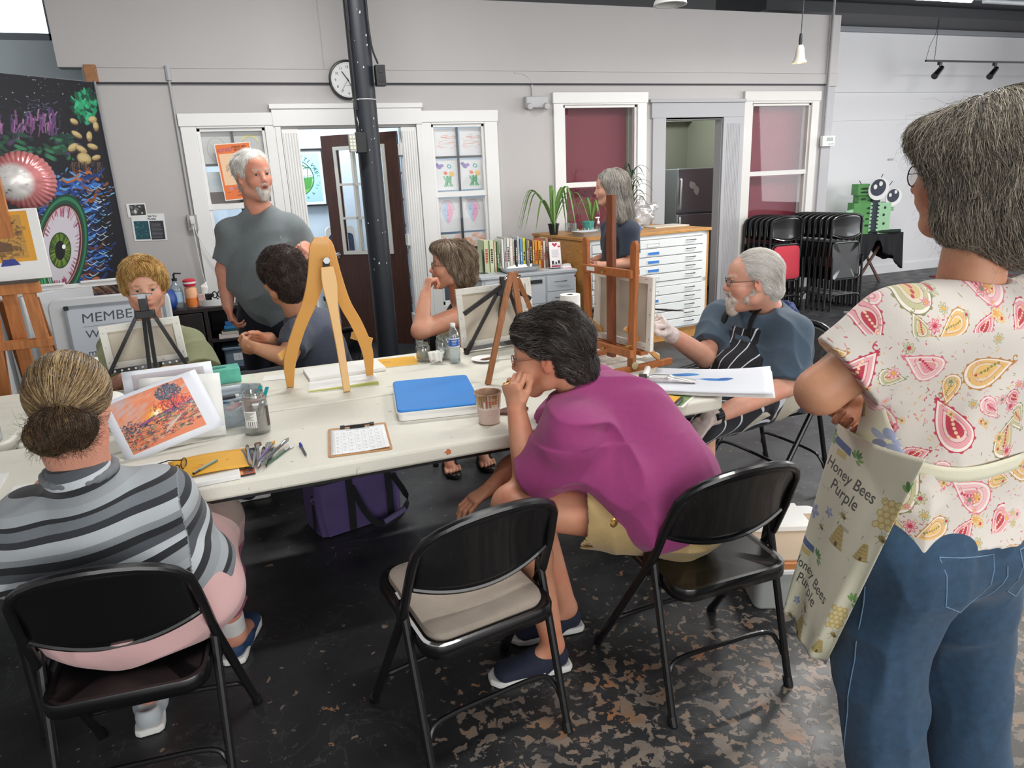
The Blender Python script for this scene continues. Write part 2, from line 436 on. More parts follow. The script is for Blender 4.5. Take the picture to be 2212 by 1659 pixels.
def np_mesh(name,V,F,mats,parent=None,col=None,mi=None,origin=None):
 me=bpy.data.meshes.new(name);k=F.shape[1]
 if origin is not None:V=V-np.array(origin,f32)
 me.vertices.add(len(V));me.vertices.foreach_set('co',V.astype(f32).ravel())
 me.loops.add(F.size);me.loops.foreach_set('vertex_index',F.astype(np.int32).ravel())
 me.polygons.add(len(F));me.polygons.foreach_set('loop_start',np.arange(0,F.size,k,dtype=np.int32))
 me.update(calc_edges=True)
 for m in(mats if isinstance(mats,(list,tuple))else[mats]):me.materials.append(m)
 if mi is not None:me.polygons.foreach_set('material_index',mi.astype(np.int32))
 if col is not None:
  at=me.color_attributes.new('Col','FLOAT_COLOR','POINT');c4=np.ones((len(V),4),f32);c4[:,:3]=col;at.data.foreach_set('color',c4.ravel())
 me.polygons.foreach_set('use_smooth',np.ones(len(F),bool));me.update()
 o=bpy.data.objects.new(name,me);C.objects.link(o)
 if origin is not None:o.location=origin
 if parent is not None:
  o.parent=parent
  if origin is None:o.location=-Vector(parent.location)
  else:o.location=Vector(origin)-Vector(parent.location)
 return o
def sdf_obj(name,body,res,mats,parent=None,col=None,it=1,mi=None):
 V,F=body.mesh(res);V=relax(V,F,it)
 cc=col(V,body)if callable(col)else(np.tile(np.array(col,f32),(len(V),1))if col is not None else None)
 mm=mi(V[F].mean(1))if mi else None
 return np_mesh(name,V,F,mats,parent,cc,mm)
def A3(c):return np.array(rgb(c),f32)
def mixc(a,b,t):t=np.clip(t,0,1)[:,None];return a*(1-t)+b*t
# skin, hair and cloth
def skin_mat():return mat('skin',0xc08a70,0.5,attr='Col',sss=0.12,bump=0.12,bscale=300)
def skin_col(base,warm=None):
 b=A3(base);w_=A3(warm)if warm else b*V3(1.05,.8,.75)
 def f(V,body):return mixc(b,w_,(fbm(V*14,3)-.42)*2.2)*(0.96+.1*vnoise(V*90)[:,None])
 return f
def hair_mat():return mat('hair',0x808080,0.42,attr='Col',spec=0.35)
def cloth_mat(name,col,rough=.85,noise=.06,bs=900,**k):return mat(name,col,rough,noise=noise,nscale=60,bump=.35,bscale=bs,sheen=.15,**k)
def strands(body,N,flow,L,n=9,r=.0007,cols=(0x777777,),seed=1,sel=None,lift=.002,lend=.004,pts=None,jit=.15,curl=0.0,res=.007,lenf=None,clump=0.35,free=0.0):
 """hair laid along the head: tapering three-sided strands following flow(P, N)"""
 R=np.random.RandomState(seed)
 if pts is None:
  Vm,F=body.mesh(res);pts=Vm
 if sel is not None:pts=pts[sel(pts)]
 P=pts[R.randint(0,len(pts),N)].astype(f32)+R.normal(0,res*.4,(N,3)).astype(f32);Nn=body.normal(P);P=P-Nn*body.d(P)[:,None]
 Ls=L*R.uniform(.6,1.1,N).astype(f32)
 if lenf is not None:Ls=Ls*lenf(P)
 J=R.normal(0,jit,(N,3)).astype(f32);cl=(np.stack([vnoise(P*55+5),vnoise(P*55+11),vnoise(P*55+23)],1)-.5)*clump*2
 ph=R.uniform(0,6.28,N);path=[];lf=(lift*R.uniform(.2,1.5,N)).astype(f32);D0=None
 for i in range(n):
  path.append(P.copy());T=flow(P,Nn)+J+cl*(i/n)
  if curl:T=T+curl*np.stack([np.sin(ph+i*1.3),np.cos(ph*1.7+i*1.1),np.sin(ph*.6+i*1.5)],1)
  if free and D0 is not None:T=T+D0*free
  T=T-Nn*(T*Nn).sum(1)[:,None];T/=np.linalg.norm(T,axis=1)[:,None]+1e-6;D0=T
  P=P+T*(Ls/(n-1))[:,None];Nn=body.normal(P);dd=body.d(P);tgt=lf+lend*(i/n)**2*R.uniform(.3,1.6,N)
  P=P-Nn*(dd-tgt)[:,None]
 A=np.stack(path,1);T=np.gradient(A,axis=1);T/=np.linalg.norm(T,axis=2,keepdims=True)+1e-9
 up=np.zeros_like(T);up[...,2]=1;up[...,0]=.31;sd=np.cross(T,up);sd/=np.linalg.norm(sd,axis=2,keepdims=True)+1e-9;bn=np.cross(T,sd)
 rr=(r*np.linspace(1,.25,n)*(1-.4*(np.arange(n)==0)))[None,:,None]
 ring=[A+(sd*math.cos(a)+bn*math.sin(a))*rr for a in(0,2.09,4.19)];V=np.stack(ring,2).reshape(-1,3)
 base=(np.arange(N)*n*3)[:,None,None];k=(np.arange(n-1)*3)[None,:,None];j=np.arange(3)[None,None,:];j2=(j+1)%3
 F=np.stack([base+k+j,base+k+j2,base+k+3+j2,base+k+3+j],-1).reshape(-1,4)
 cs=np.array([A3(c)for c in cols]);w_=vnoise(A[:,0]*60)*len(cs)*1.15+R.normal(0,.5,N);ci=np.clip(w_.astype(int),0,len(cs)-1)
 col=np.repeat((cs[ci]*R.uniform(.75,1.2,(N,1))),n*3,0)
 return V.astype(f32),F,col.astype(f32)
def hair_obj(name,body,parts,parent,base,res=.006):
 """a solid cap of hair with strands over it, one object"""
 V,F=body.mesh(res);V=relax(V,F,1);col=A3(base)*(0.8+.4*vnoise(V*70)[:,None]);Vs,Fs,Cs=[V],[F],[col];o=len(V)
 for(v,f,c)in parts:Vs.append(v);Fs.append(f+o);Cs.append(c);o+=len(v)
 return np_mesh(name,np.concatenate(Vs),np.concatenate(Fs),hair_mat(),parent,np.concatenate(Cs))
def head_frame(c,yaw,pitch=0.0,roll=0.0,s=1.0):
 """yaw: direction the face looks, radians from +Y towards -X (counter-clockwise)"""
 return Matrix.Translation(c)@Euler((pitch,roll,yaw),'XYZ').to_matrix().to_4x4()@Matrix.Scale(s,4)
def head(B,M,s=1.0,male=False,neck=None,neck_r=.055,mouth=0.0,fat=0.0,ears=True):
 """adds a face and skull to body B in frame M (M already scaled by s)"""
 o=B.M;B.M=M;e=lambda c,r,k=.012,**q:B.ell(c,tuple(x*s for x in r),k*s,**q);c=lambda a,b,ra,rb,k=.014,**q:B.cap(a,b,ra*s,rb*s,k*s,**q)
 e((0,-.014,.032),(.075,.096,.086),.03)
 c((0,.038,.045),(0,.048,-.03),.058,.05,.03)
 c((0,.048,-.03),(0,.062,-.088),.048,.026,.03)
 for q in(1,-1):
  c((q*.056,-.012,-.03),(q*.046,.01,-.068),.02,.019+fat,.03);c((q*.046,.01,-.066),(q*.014,.064,-.095),.019+fat,.017+fat*.6,.025)
  e((q*.036,.064,-.022),(.024+fat*.6,.024,.022+fat),.022)
  e((q*.031,.094,.012),(.017,.012,.0095),.012,op=-1)
  c((q*.012,.088,.030),(q*.042,.078,.031),.0085 if male else.006,.007,.012)
  e((q*.030,.0815,.0175),(.0165,.0118,.0068),.003);e((q*.030,.0805,.0015),(.016,.0115,.0055),.004)
  e((q*.0115,.100,-.027),(.0075,.009,.007),.006)
  if ears:
   B.ell((q*.079,-.008,-.004),(.008*s,.020*s,.031*s),.006*s,R=(math.radians(-12),0,q*math.radians(-22)));B.ell((q*.077,-.001,-.026),(.007*s,.009*s,.011*s),.006*s)
   B.ell((q*.090,.001,.002),(.009*s,.011*s,.018*s),.004*s,op=-1)
 c((0,.087,.022),(0,.108,-.018),.0085,.0115 if male else.0095,.012);e((0,.111,-.021),(.010,.009,.009),.008)
 e((0,.089,-.046),(.026,.015,.013),.012)
 e((0,.094,-.049-.000),(.022,.0085,.0048),.004);e((0,.092,-.061-mouth),(.019,.0085,.0055),.004)
 if mouth:e((0,.100,-.055-mouth*.5),(.015,.012,.002+mouth*.5),.003,op=-1)
 e((0,.078,-.092-mouth),(.018+fat,.016,.014),.014)
 if fat:e((0,.03,-.098),(.04,.045,.022+fat),.03)
 B.M=o
 if neck is not None:B.cap(M@Vector((0,-.022,-.045)),neck,neck_r*s,neck_r*s*1.12,.03)
 return B
def face_col(base,M,s=1.0,lip=0xb0685c,brow=0x8a8078,male=False,stub=None):
 sk=skin_col(base);Mi=np.array(M.inverted(),f32)
 def f(V,body):
  c=sk(V,body);p=V@Mi[:3,:3].T+Mi[:3,3];x,y,z=np.abs(p[:,0]),p[:,1],p[:,2]
  near=(x<.12)&(np.abs(z)<.14)&(y>-.12)&(y<.14)
  g=lambda cx,cy,cz,rx,ry,rz:np.exp(-(((x-cx)/rx)**2+((y-cy)/ry)**2+((z-cz)/rz)**2)*1.2)*near
  b=A3(base);red=b*V3(1.05,.66,.62)
  c=mixc(c,red,.55*g(.04,.075,-.022,.02,.03,.018)+.75*g(0,.112,-.02,.012,.014,.014)+.6*g(.085,-.005,0,.02,.03,.03))
  c=mixc(c,A3(lip),1.6*g(0,.098,-.055,.02,.012,.009)*(y>.085))
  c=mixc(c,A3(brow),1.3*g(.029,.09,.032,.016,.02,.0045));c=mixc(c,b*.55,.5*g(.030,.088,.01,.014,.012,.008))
  if stub is not None:c=mixc(c,A3(stub),1.2*g(.03,.06,-.085,.045,.06,.03))
  return c
 return f
def eyes(M,parent,s=1.0,iris=0x4a5560):
 for q in(1,-1):
  V=[];b=Body();c=M@Vector((q*.0305,.0795,.0095));r=.0118*s
  mb=MB();mb.sphere(c,r,14);o=np.array(M.to_3x3()@Vector((q*-.05,1,-.03)));o/=np.linalg.norm(o)
  V=np.array(mb.v,f32);dd=((V-np.array(c))@o)/r
  F=np.array([f for f in mb.f if len(f)==4]);col=np.tile(A3(0xd8d0c8),(len(V),1))
  ob=MB();ob.sphere(c,r*.97,12);ob.sphere(Vector(c)+Vector(o)*r*.45,r*.66,12,1);ob.sphere(Vector(c)+Vector(o)*r*.80,r*.36,8,2)
  e=ob.build('eye',[mat('eye_white',0xb3a69e,.3),mat('iris%x'%iris,iris,.2),mat('pupil',0x0c0c0c,.15)],None)
  e.parent=parent;e.location=-Vector(parent.location)
def hand(B,wr,fw,nrm,side=1,s=1.0,curl=(.35,.5,.6),spread=.06,thumb=(.6,.3),curls=None,k=.004,thumbdir=None):
 """palm, four fingers and a thumb. wr wrist point, fw direction of the fingers, nrm the way the palm faces, side +1: thumb on (fw x nrm)"""
 fw=Vector(fw).normalized();nrm=Vector(nrm);nrm=(nrm-fw*nrm.dot(fw)).normalized();sd=fw.cross(nrm)*side;wr=Vector(wr);o=B.M;B.M=None
 B.cap(wr-fw*.02*s,wr+fw*.03*s,.024*s,.026*s,.015,side=sd,fa=.75,fb=.6)
 B.cap(wr+fw*.02*s,wr+fw*.078*s,.030*s,.037*s,.01,side=sd,fa=.5,fb=.36)
 B.cap(wr+fw*.015*s+sd*.016*s+nrm*.006*s,wr+fw*.05*s+sd*.026*s+nrm*.008*s,.015*s,.013*s,.008)
 tips=[]
 for i in range(4):
  q=1.5-i;ln=(.044,.049,.046,.036)[i]*s;cu=curls[i]if curls else curl;r=(.0092,.0094,.0088,.0078)[i]*s
  p=wr+fw*(.082-.003*abs(q-.5)**1.5)*s+sd*q*.0188*s;d=(fw+sd*q*spread).normalized();a=0;nn=nrm;P=[p-fw*.012*s];R_=[r]
  for j,cc in enumerate(cu):
   a+=cc*1.5;dd=d*math.cos(a)+nn*math.sin(a);p=p+dd*ln*(1,.68,.55)[j];P.append(p);R_.append(r*(.97,.9,.76)[j])
  B.path(P,R_,k*s);tips.append(P[-1])
 td=Vector(thumbdir).normalized()if thumbdir else(fw*(1-thumb[0]*.5)+sd*thumb[0]+nrm*thumb[1]).normalized()
 b0=wr+fw*.028*s+sd*.026*s+nrm*.006*s;p1=b0+td*.036*s;t2=(td*.7+fw*.45+nrm*.15).normalized();p2=p1+t2*.03*s;p3=p2+(t2*.8+fw*.3).normalized()*.02*s
 B.path([b0,p1,p2,p3],[.0135*s,.0112*s,.0105*s,.0085*s],k*1.5*s);tips.append(p3)
 B.M=o;return tips
def folds(P,d,f=9.0,amp=.004,st=.25):
 """cloth folds running along direction d"""
 d=np.array(d,f32);d/=np.linalg.norm(d);a=(P@d)[:,None]*d;Q=(P-a)*f+a*f*st
 Q=Q+1.2*(np.stack([vnoise(P*5+3),vnoise(P*5+9),vnoise(P*5+17)],1)-.5)
 n=vnoise(Q)*2-1;return((1-np.abs(n))**1.6-.3)*amp*2.6
 # ---------------------------------------------------------------- the setting
W=7.25
m_wall=mat('wall_gray',0xbab7b6,.75,noise=.02,nscale=1.5,bump=.25,bscale=60)
m_wallw=mat('wall_white',0xdcdcde,.7,noise=.015,nscale=1.2)
m_trimw=mat('trim_white',0xe6e6e4,.4,noise=.01,nscale=3)
m_trimg=mat('trim_gray',0xaaaaad,.5)
m_black=mat('paint_black',0x1b1d22,.5,noise=.15,nscale=6)
def floor_mat():
 m=bpy.data.materials.new('floor_black_paint');m.use_nodes=True;nt=m.node_tree;N=nt.nodes;L=nt.links;b=N['Principled BSDF']
 tc=N.new('ShaderNodeTexCoord')
 def noise(sc,det=6,dist=0.0,off=0,rough=.5):
  mp=N.new('ShaderNodeMapping');mp.inputs['Location'].default_value=(off,off*1.7,0);L.new(tc.outputs['Object'],mp.inputs[0])
  t=N.new('ShaderNodeTexNoise');t.inputs['Scale'].default_value=sc;t.inputs['Detail'].default_value=det
  t.inputs['Distortion'].default_value=dist;t.inputs['Roughness'].default_value=rough;L.new(mp.outputs[0],t.inputs[0]);return t.outputs['Fac']
 def mr(x,a,c,d=0.0,e=1.0):
  q=N.new('ShaderNodeMapRange');L.new(x,q.inputs[0]);q.inputs[1].default_value=a;q.inputs[2].default_value=c;q.inputs[3].default_value=d;q.inputs[4].default_value=e;return q.outputs[0]
 def mt(op,x,y):
  q=N.new('ShaderNodeMath');q.operation=op
  for i,v in enumerate((x,y)):
   if isinstance(v,(int,float)):q.inputs[i].default_value=v
   else:L.new(v,q.inputs[i])
  return q.outputs[0]
 def mix(f,a,c):
  q=N.new('ShaderNodeMix');q.data_type='RGBA';L.new(f,q.inputs[0])
  for i,v in((6,a),(7,c)):
   if isinstance(v,tuple):q.inputs[i].default_value=(*v,1)
   else:L.new(v,q.inputs[i])
  return q.outputs[2]
 sx=N.new('ShaderNodeSeparateXYZ');L.new(tc.outputs['Object'],sx.inputs[0])
 # worn zone: in front of the tables, where people walk
 zy=mr(sx.outputs['Y'],2.75,1.7);zx=mr(sx.outputs['X'],-.35,.35)
 zone=mt('MULTIPLY',mt('MULTIPLY',zy,zx),mr(noise(1.6,3,0,5),.28,.52))
 th=mt('SUBTRACT',.68,mt('MULTIPLY',zone,.15))
 ch=noise(24,5,.4,2,.55);chip=mr(mt('SUBTRACT',ch,th),0,.012)
 ch2=noise(9,6,.5,11,.6);chip2=mr(mt('SUBTRACT',ch2,mt('ADD',th,.035)),0,.01)
 cc=N.new('ShaderNodeValToRGB');e=cc.color_ramp.elements;e[0].position=.35;e[0].color=(*rgb(0x6d6660),1);e[1].position=.62;e[1].color=(*rgb(0x8a6e58),1)
 q=e.new(.5);q.color=(*rgb(0x83776b),1);q=e.new(.7);q.color=(*rgb(0xa2714c),1);L.new(noise(7,4,0,3),cc.inputs[0])
 base=mix(mr(noise(2.2,6,0,8),.35,.7),rgb(0x222325),rgb(0x353638))
 # bare brownish patch near the right foreground
 px=mr(sx.outputs['X'],1.25,1.7);py=mr(sx.outputs['Y'],1.75,1.35);patch=mr(mt('MULTIPLY',mt('MULTIPLY',px,py),mr(noise(5,5,0,4),.3,.5)),.2,.6)
 base=mix(patch,base,rgb(0x4e4a45))
 scr=mr(mt('ABSOLUTE',mt('SUBTRACT',noise(3.2,8,1.5,21,.65),.5),0),.012,.0)
 base=mix(mt('MULTIPLY',scr,mt('MULTIPLY',mr(noise(1.3,2,0,30),.4,.65),.35)),base,rgb(0x7c7d80))
 col=mix(chip,base,cc.outputs[0]);col=mix(chip2,col,cc.outputs[0])
 dust=mr(noise(120,2,0,9),.74,.78);col=mix(mt('MULTIPLY',dust,.35),col,rgb(0x8d8a86))
 L.new(col,b.inputs['Base Color'])
 rg=mr(noise(6,4,0,14),.3,.7,.32,.55);L.new(rg,b.inputs['Roughness'])
 bp=N.new('ShaderNodeBump');bp.inputs['Strength'].default_value=.5;bp.inputs['Distance'].default_value=.002;bp.invert=True
 L.new(chip,bp.inputs['Height']);L.new(bp.outputs[0],b.inputs['Normal'])
 return m
def struct(name,mb,m,**k):return tag(mb.build(name,m,**k),kind='structure')
struct('floor',MB().box(-6,16,-6,13,-.1,0),floor_mat())
struct('ceiling',MB().box(-6,16,-6,13,4.1,4.2),mat('ceiling_black',0x101216,.8,noise=.2,nscale=3))
def wall_xz(mb,x0,x1,z0,z1,y0,y1,holes):
 xs=sorted({x0,x1,*[h[0]for h in holes],*[h[1]for h in holes]});zs=sorted({z0,z1,*[h[2]for h in holes],*[h[3]for h in holes]})
 for a,b in zip(xs[:-1],xs[1:]):
  run=None
  for c,d in zip(zs[:-1],zs[1:]):
   mx,mz=(a+b)/2,(c+d)/2;ho=any(h[0]<mx<h[1]and h[2]<mz<h[3]for h in holes)
   if ho:
    if run:mb.box(a,b,y0,y1,run[0],run[1]);run=None
   else:run=(run[0]if run else c,d)
  if run:mb.box(a,b,y0,y1,run[0],run[1])
H1=(-.285,.30,.50,2.245);HD1=(.44,1.73,0,2.23);H2=(1.88,2.44,.42,2.245);H3=(3.335,4.235,.75,2.415);HD2=(4.60,5.375,0,2.256);H4=(5.775,6.655,.72,2.415)
wb=MB();wall_xz(wb,-1.1,6.97,0,2.745,W,W+.13,[H1,HD1,H2,H3,HD2,H4]);wb.box(-1.27,6.955,W-.012,W+.13,2.745,3.385)
struct('wall_back',wb,m_wall)
struct('wall_gallery',MB().box(6.85,15.9,8.35,8.48,0,3.50),m_wallw)
struct('wall_return',MB().box(6.84,6.97,W+.13,8.35,0,3.38),m_wallw)
wl=MB();wall_xz(wl,-4.0,-1.0,0,4.1,7.9,8.03,[(-2.6,-1.39,3.11,3.75)]);struct('wall_far_left',wl,mat('wall_pale_blue',0xb9c4c8,.8))
struct('wall_left',MB().box(-4.1,-4.0,-5,8,0,4.1),m_wallw)
struct('window_1',MB().box(-2.6,-1.39,7.94,7.96,3.11,3.75),mat('sky_glass',0xffffff,.3,emit=0xf4faff,estr=1.6))
fr=MB()
for a,b,c,d in((-2.65,-1.35,3.06,3.115),(-1.40,-1.345,3.06,3.8),(-1.80,-1.785,3.1,3.75)):fr.box(a,b,7.885,7.95,c,d)
struct('trim_1',fr,mat('window_frame_steel',0x6d757c,.4))
# baseboards, battens and the ledge line
t=MB();t.box(6.97,15.9,8.325,8.35,0,.13);struct('baseboard_gallery',t,m_wallw,bev=.004)
t=MB();t.box(-1.1,-.42,W-.018,W,0,.14);t.box(2.6,3.2,W-.018,W,0,.14);struct('baseboard_back',t,m_trimg)
t=MB();t.box(-1.05,6.95,W-.022,W,2.628,2.742);struct('trim_2',t,m_wall,bev=.003)
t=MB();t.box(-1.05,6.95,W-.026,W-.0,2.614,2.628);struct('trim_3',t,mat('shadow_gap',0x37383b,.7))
t=MB();t.box(6.84,6.985,W-.03,W,0,2.62);struct('trim_4',t,m_trimg,bev=.003)
t=MB();t.box(6.83,6.99,W-.035,W+.1,2.74,3.385);t.box(6.85,7.0,W-.05,W+.1,2.60,2.745);struct('trim_5',t,m_wall,bev=.003)
t=MB();t.box(6.97,15.9,8.335,8.35,2.28,2.31);t.box(6.97,15.9,8.32,8.35,2.66,2.675);struct('trim_6',t,m_wallw)
t=MB();t.box(.9,.905,W-.016,W,2.745,3.385);struct('trim_7',t,m_trimg)
# dark bulkhead and roof steel above the gallery
bk=MB();bk.box(6.2,15.9,7.6,8.6,3.50,4.1);bk.box(6.2,15.9,7.2,7.6,3.62,4.1);struct('trim_8',bk,m_black)
struct('trim_9',MB().box(7.0,12.5,8.28,8.36,3.44,3.50),mat('bulkhead_edge',0x8e9196,.6))
# back rooms
m_room=mat('room_pale',0xc4d4e2,.8);m_room2=mat('room_sage',0x9aa092,.8)
struct('wall_office',MB().box(-.9,2.9,8.75,8.85,0,3.2).box(-1.0,-.9,W+.13,8.85,0,3.2).box(2.9,3.0,W+.13,8.85,0,3.2),m_room)
struct('wall_store',MB().box(4.3,6.9,9.9,10.0,0,3.2).box(4.2,4.3,W+.13,10,0,3.2).box(6.7,6.8,8.5,10,0,3.2),m_room2)
struct('wall_maroon',MB().box(3.1,4.35,7.42,7.46,.3,2.9).box(5.5,6.82,7.42,7.46,.3,2.9),mat('maroon_wall',0x6e1f30,.6,noise=.04,nscale=4))
struct('trim_10',MB().box(4.3,6.7,9.78,9.9,2.42,2.62),m_trimw)
area('office_added_lamp',(.9,8.0,3.1),(0,0,0),1.4,.6,30,(.9,.96,1))  # unseen lamp added to light the office
area('store_added_lamp',(5.3,8.8,3.1),(0,0,0),1.0,.6,16,(1,.98,.92))  # another added lamp, out of view, brightens the storeroom
# windows with white casings
glass=thin('window_glass',0xffffff,.022)
def win(n,hole,cas,cash,rail,m=m_trimw,out=0,sill=True):
 x0,x1,z0,z1=hole;a,b,c,d=cas
 t=MB();y0,y1=W-.03,W
 t.box(a,x0,y0,y1,c,d);t.box(x1,b,y0,y1,c,d);t.box(x0,x1,y0,y1,z1,d);t.box(x0,x1,y0,y1,c,z0)
 t.box(a-.01,b+.01,y0-.012,y1,d-.11,d)
 o=struct('window_%d'%n,t,m,bev=.004)
 s=MB();q=.028
 s.box(x0,x0+q,W-.005,W+.05,z0,z1);s.box(x1-q,x1,W-.005,W+.05,z0,z1);s.box(x0,x1,W-.005,W+.05,z1-q,z1);s.box(x0,x1,W-.005,W+.05,z0,z0+.04)
 s.box(x0,x1,W-.012,W+.05,rail,rail+.055);s.build('window_frame',m,o,bev=.003)
 MB().box(x0,x1,W+.02,W+.024,z0,z1).build('glass',glass,o)
 return o
w1=win(2,H1,(-.415,.39,.40,2.372),0,1.53)
w2=win(3,H2,(1.775,2.58,.33,2.374),0,1.535)
w3=win(4,H3,(3.222,4.35,.62,2.54),0,1.565)
w4=win(5,H4,(5.66,6.765,.60,2.548),0,1.59,m=mat('trim_cream',0xd2d0cc,.4))
# muntins of the two panes beside the door, dark
for o,(x0,x1,z0,z1)in((w1,H1),(w2,H2)):
 t=MB();c=(x0+x1)/2
 for zz in(1.95-.02,1.0):t.box(x0,x1,W+.03,W+.045,zz-.011,zz+.011)
 t.box(c-.011,c+.011,W+.03,W+.045,z0,z1);t.build('muntins',mat('muntin_dark',0x2c2b2c,.5),o)
 # double-height head and fluted pilasters of the first doorway
t=MB();t.box(.375,1.79,W-.045,W,2.25,2.40);t.box(.36,1.80,W-.06,W,2.40,2.445);t.box(.39,.44,W-.035,W,0,2.25);t.box(1.73,1.775,W-.035,W,0,2.25)
d1=struct('door_1',t,m_trimw,bev=.004)
t=MB()
for x0 in(.445,1.575):
 t.box(x0,x0+.15,W-.02,W+.11,0,2.225)
 for k in range(6):t.cyl((x0+.015+k*.024,W-.02,.12),(x0+.015+k*.024,W-.02,2.19),.0085,n=8)
t.build('fluted_casing',m_trimw,d1)
# second doorway: grey painted frame
t=MB();t.box(4.43,4.60,W-.03,W,0,2.30);t.box(5.375,5.66,W-.03,W,0,2.30);t.box(4.41,5.655,W-.035,W,2.27,2.43);t.box(4.38,5.66,W-.06,W,2.43,2.465)
t.box(4.575,4.605,W,W+.13,0,2.27);t.box(5.37,5.40,W,W+.13,0,2.27);t.box(4.6,5.375,W,W+.13,2.25,2.28)
for k in range(9):t.cyl((5.43+k*.022,W-.03,.1),(5.43+k*.022,W-.03,2.2),.006,n=6)
d2=struct('door_2',t,m_trimg,bev=.003)
# the grey leaf, swung inward
a2=math.radians(67);dl=MB();dl.T=RM((4.62,W+.12,0),rz=a2)
dl.box(0,.76,-.02,.02,.01,2.23)
for z0,z1 in((.2,.95),(1.1,2.08)):
 for y in(-.022,.022):dl.box(.1,.66,min(y,y*.6),max(y,y*.6),z0,z1)
lf=dl.build('door_leaf',mat('door_gray',0xa3a5ab,.5),d2,bev=.004)
kn=MB();kn.T=dl.T;kn.lathe([(.0,.07),(.022,.066),(.028,.05),(.022,.034),(.010,.028),(.010,.02),(.028,.018),(.028,.012)],(.70,0,1.0),n=16,axis=(0,-1,0));kn.build('door_knob',mat('chrome',0xd8d8da,.15,1.0),lf)
kn=MB();kn.T=dl.T;kn.lathe([(.0,.035),(.018,.035),(.022,.018)],(.70,0,1.18),n=16,axis=(0,-1,0));kn.build('deadbolt',mat('chrome'),lf)
# the brown leaf with nine lights, swung into the office
a1=math.radians(180-37);T1=RM((1.56,W+.13,0),rz=a1);dl=MB();dl.T=T1
wd,gx0,gx1,gz0,gz1=.86,.17,.69,1.02,2.05
dl.box(0,gx0,-.022,.022,.01,2.2);dl.box(gx1,wd,-.022,.022,.01,2.2);dl.box(gx0,gx1,-.022,.022,.01,gz0);dl.box(gx0,gx1,-.022,.022,gz1,2.2)
bl=dl.build('door_leaf',mat('door_brown',0x4a2f27,.38,wood=(14,14,.8)),d1,bev=.002)
tag(bl,'dark brown door leaf with nine small panes')
t=MB();t.T=T1
for s_ in(-1,1):
 y0,y1=sorted((s_*.02,s_*.034));t.box(gx0-.035,gx0,y0,y1,gz0-.035,gz1+.035);t.box(gx1,gx1+.035,y0,y1,gz0-.035,gz1+.035);t.box(gx0,gx1,y0,y1,gz1,gz1+.035);t.box(gx0,gx1,y0,y1,gz0-.035,gz0)
 for k in(1,2):
  x=gx0+(gx1-gx0)*k/3;t.box(x-.012,x+.012,y0,y1,gz0,gz1);z=gz0+(gz1-gz0)*k/3;t.box(gx0,gx1,y0,y1,z-.012,z+.012)
t.build('glazing_frame',mat('glazing_cream',0xcbc8c0,.45),bl)
t=MB();t.T=T1;t.box(gx0,gx1,-.004,.004,gz0,gz1);t.build('glass',glass,bl)
kn=MB();kn.T=T1
for ax in(1,-1):kn.lathe([(.0,.075),(.020,.072),(.029,.055),(.022,.036),(.011,.030),(.011,.022),(.03,.02),(.03,.0)],(.79,ax*.022,.98),n=16,axis=(0,ax,0))
kn.build('door_knob',mat('chrome'),bl)
t=MB()
for z in(2.02,1.13,.3):t.box(1.555,1.585,W-.012,W+.14,z-.055,z+.055)
t.build('hinge',m_trimw,d1)
# ---------------------------------------------------------------- column, clock, fittings on the wall
def blob(n,r,seed,e=1.0):
 R=random.Random(seed);k=[R.uniform(.55,1.2)for _ in range(n)]
 return[(r*k[i]*math.cos(2*PI*i/n)*e,r*k[i]*math.sin(2*PI*i/n))for i in range(n)]
m_tube=mat('tube_black',0x141416,.32,coat=.2);m_gloss=mat('chair_black',0x101012,.28,coat=.4)
m_blk=mat('steel_black',0x20242b,.45,noise=.1,nscale=12)
col=thing('steel_column','black painted round steel column rising behind the table','column',(1.10,6.4,0))
m=MB();m.cyl((0,0,0),(0,0,4.1),.098,n=32);m.box(-.15,.15,-.15,.15,0,.012);m.build('post',m_blk,col)
m=MB()
R=random.Random(4)
for i in range(26):
 a=R.uniform(-2.6,-.9);z=R.uniform(.8,3.3);m.prism(blob(7,R.uniform(.003,.012),i,.7),0,.001,RM((.0985*math.cos(a),.0985*math.sin(a),z),rx=PI/2,rz=a+PI/2))
m.build('paint_chip',mat('chip_white',0xb9bcc0,.6),col)
m=MB();m.tube([(-.088,-.07,3.9),(-.087,-.07,3.0),(-.085,-.07,2.42),(-.083,-.07,2.3)],.011,8);m.tube(bez([(.085,-.06,4.0),(.088,-.07,3.4),(.075,-.08,3.1),(.088,-.08,2.8),(.13,-.07,2.66)],6),.008,8);m.tube([(-.075,-.085,4.0),(-.082,-.085,2.9)],.007,8)
m.tube(bez([(-.09,-.07,2.4),(-.10,-.09,2.25),(-.085,-.10,2.12)],6),.009,8);m.build('cable',mat('cable_black',0x17181b,.5),col)
m=MB();m.tube([(.101*math.cos(a/12*2*PI),.101*math.sin(a/12*2*PI),2.385)for a in range(12)],.004,6,closed=True);m.tube(bez([(-.095,-.05,2.385),(-.1,-.07,2.3),(-.085,-.09,2.2),(-.09,-.08,2.1)],5),.0035,6);m.build('white_tie',mat('tie_white',0xd8d8d4,.5),col)
m=MB();m.box(.095,.175,-.13,-.045,2.485,2.645);m.prism(circ(12,.02),0,.004,RM((.135,-.13,2.60),rx=PI/2));m.prism(circ(12,.02),0,.004,RM((.135,-.13,2.53),rx=PI/2));m.build('outlet_box',mat('box_black',0x15171a,.5),col,bev=.004)
m=MB();m.box(-.13,-.045,-.17,-.09,1.955,2.12);m.build('outlet_box',mat('box_black'),col,bev=.004)
m=MB();m.box(-.185,-.13,-.165,-.10,1.965,2.11);m.build('outlet_plate',mat('box_gray',0xa7a8a4,.5),col,bev=.003)
m=MB()
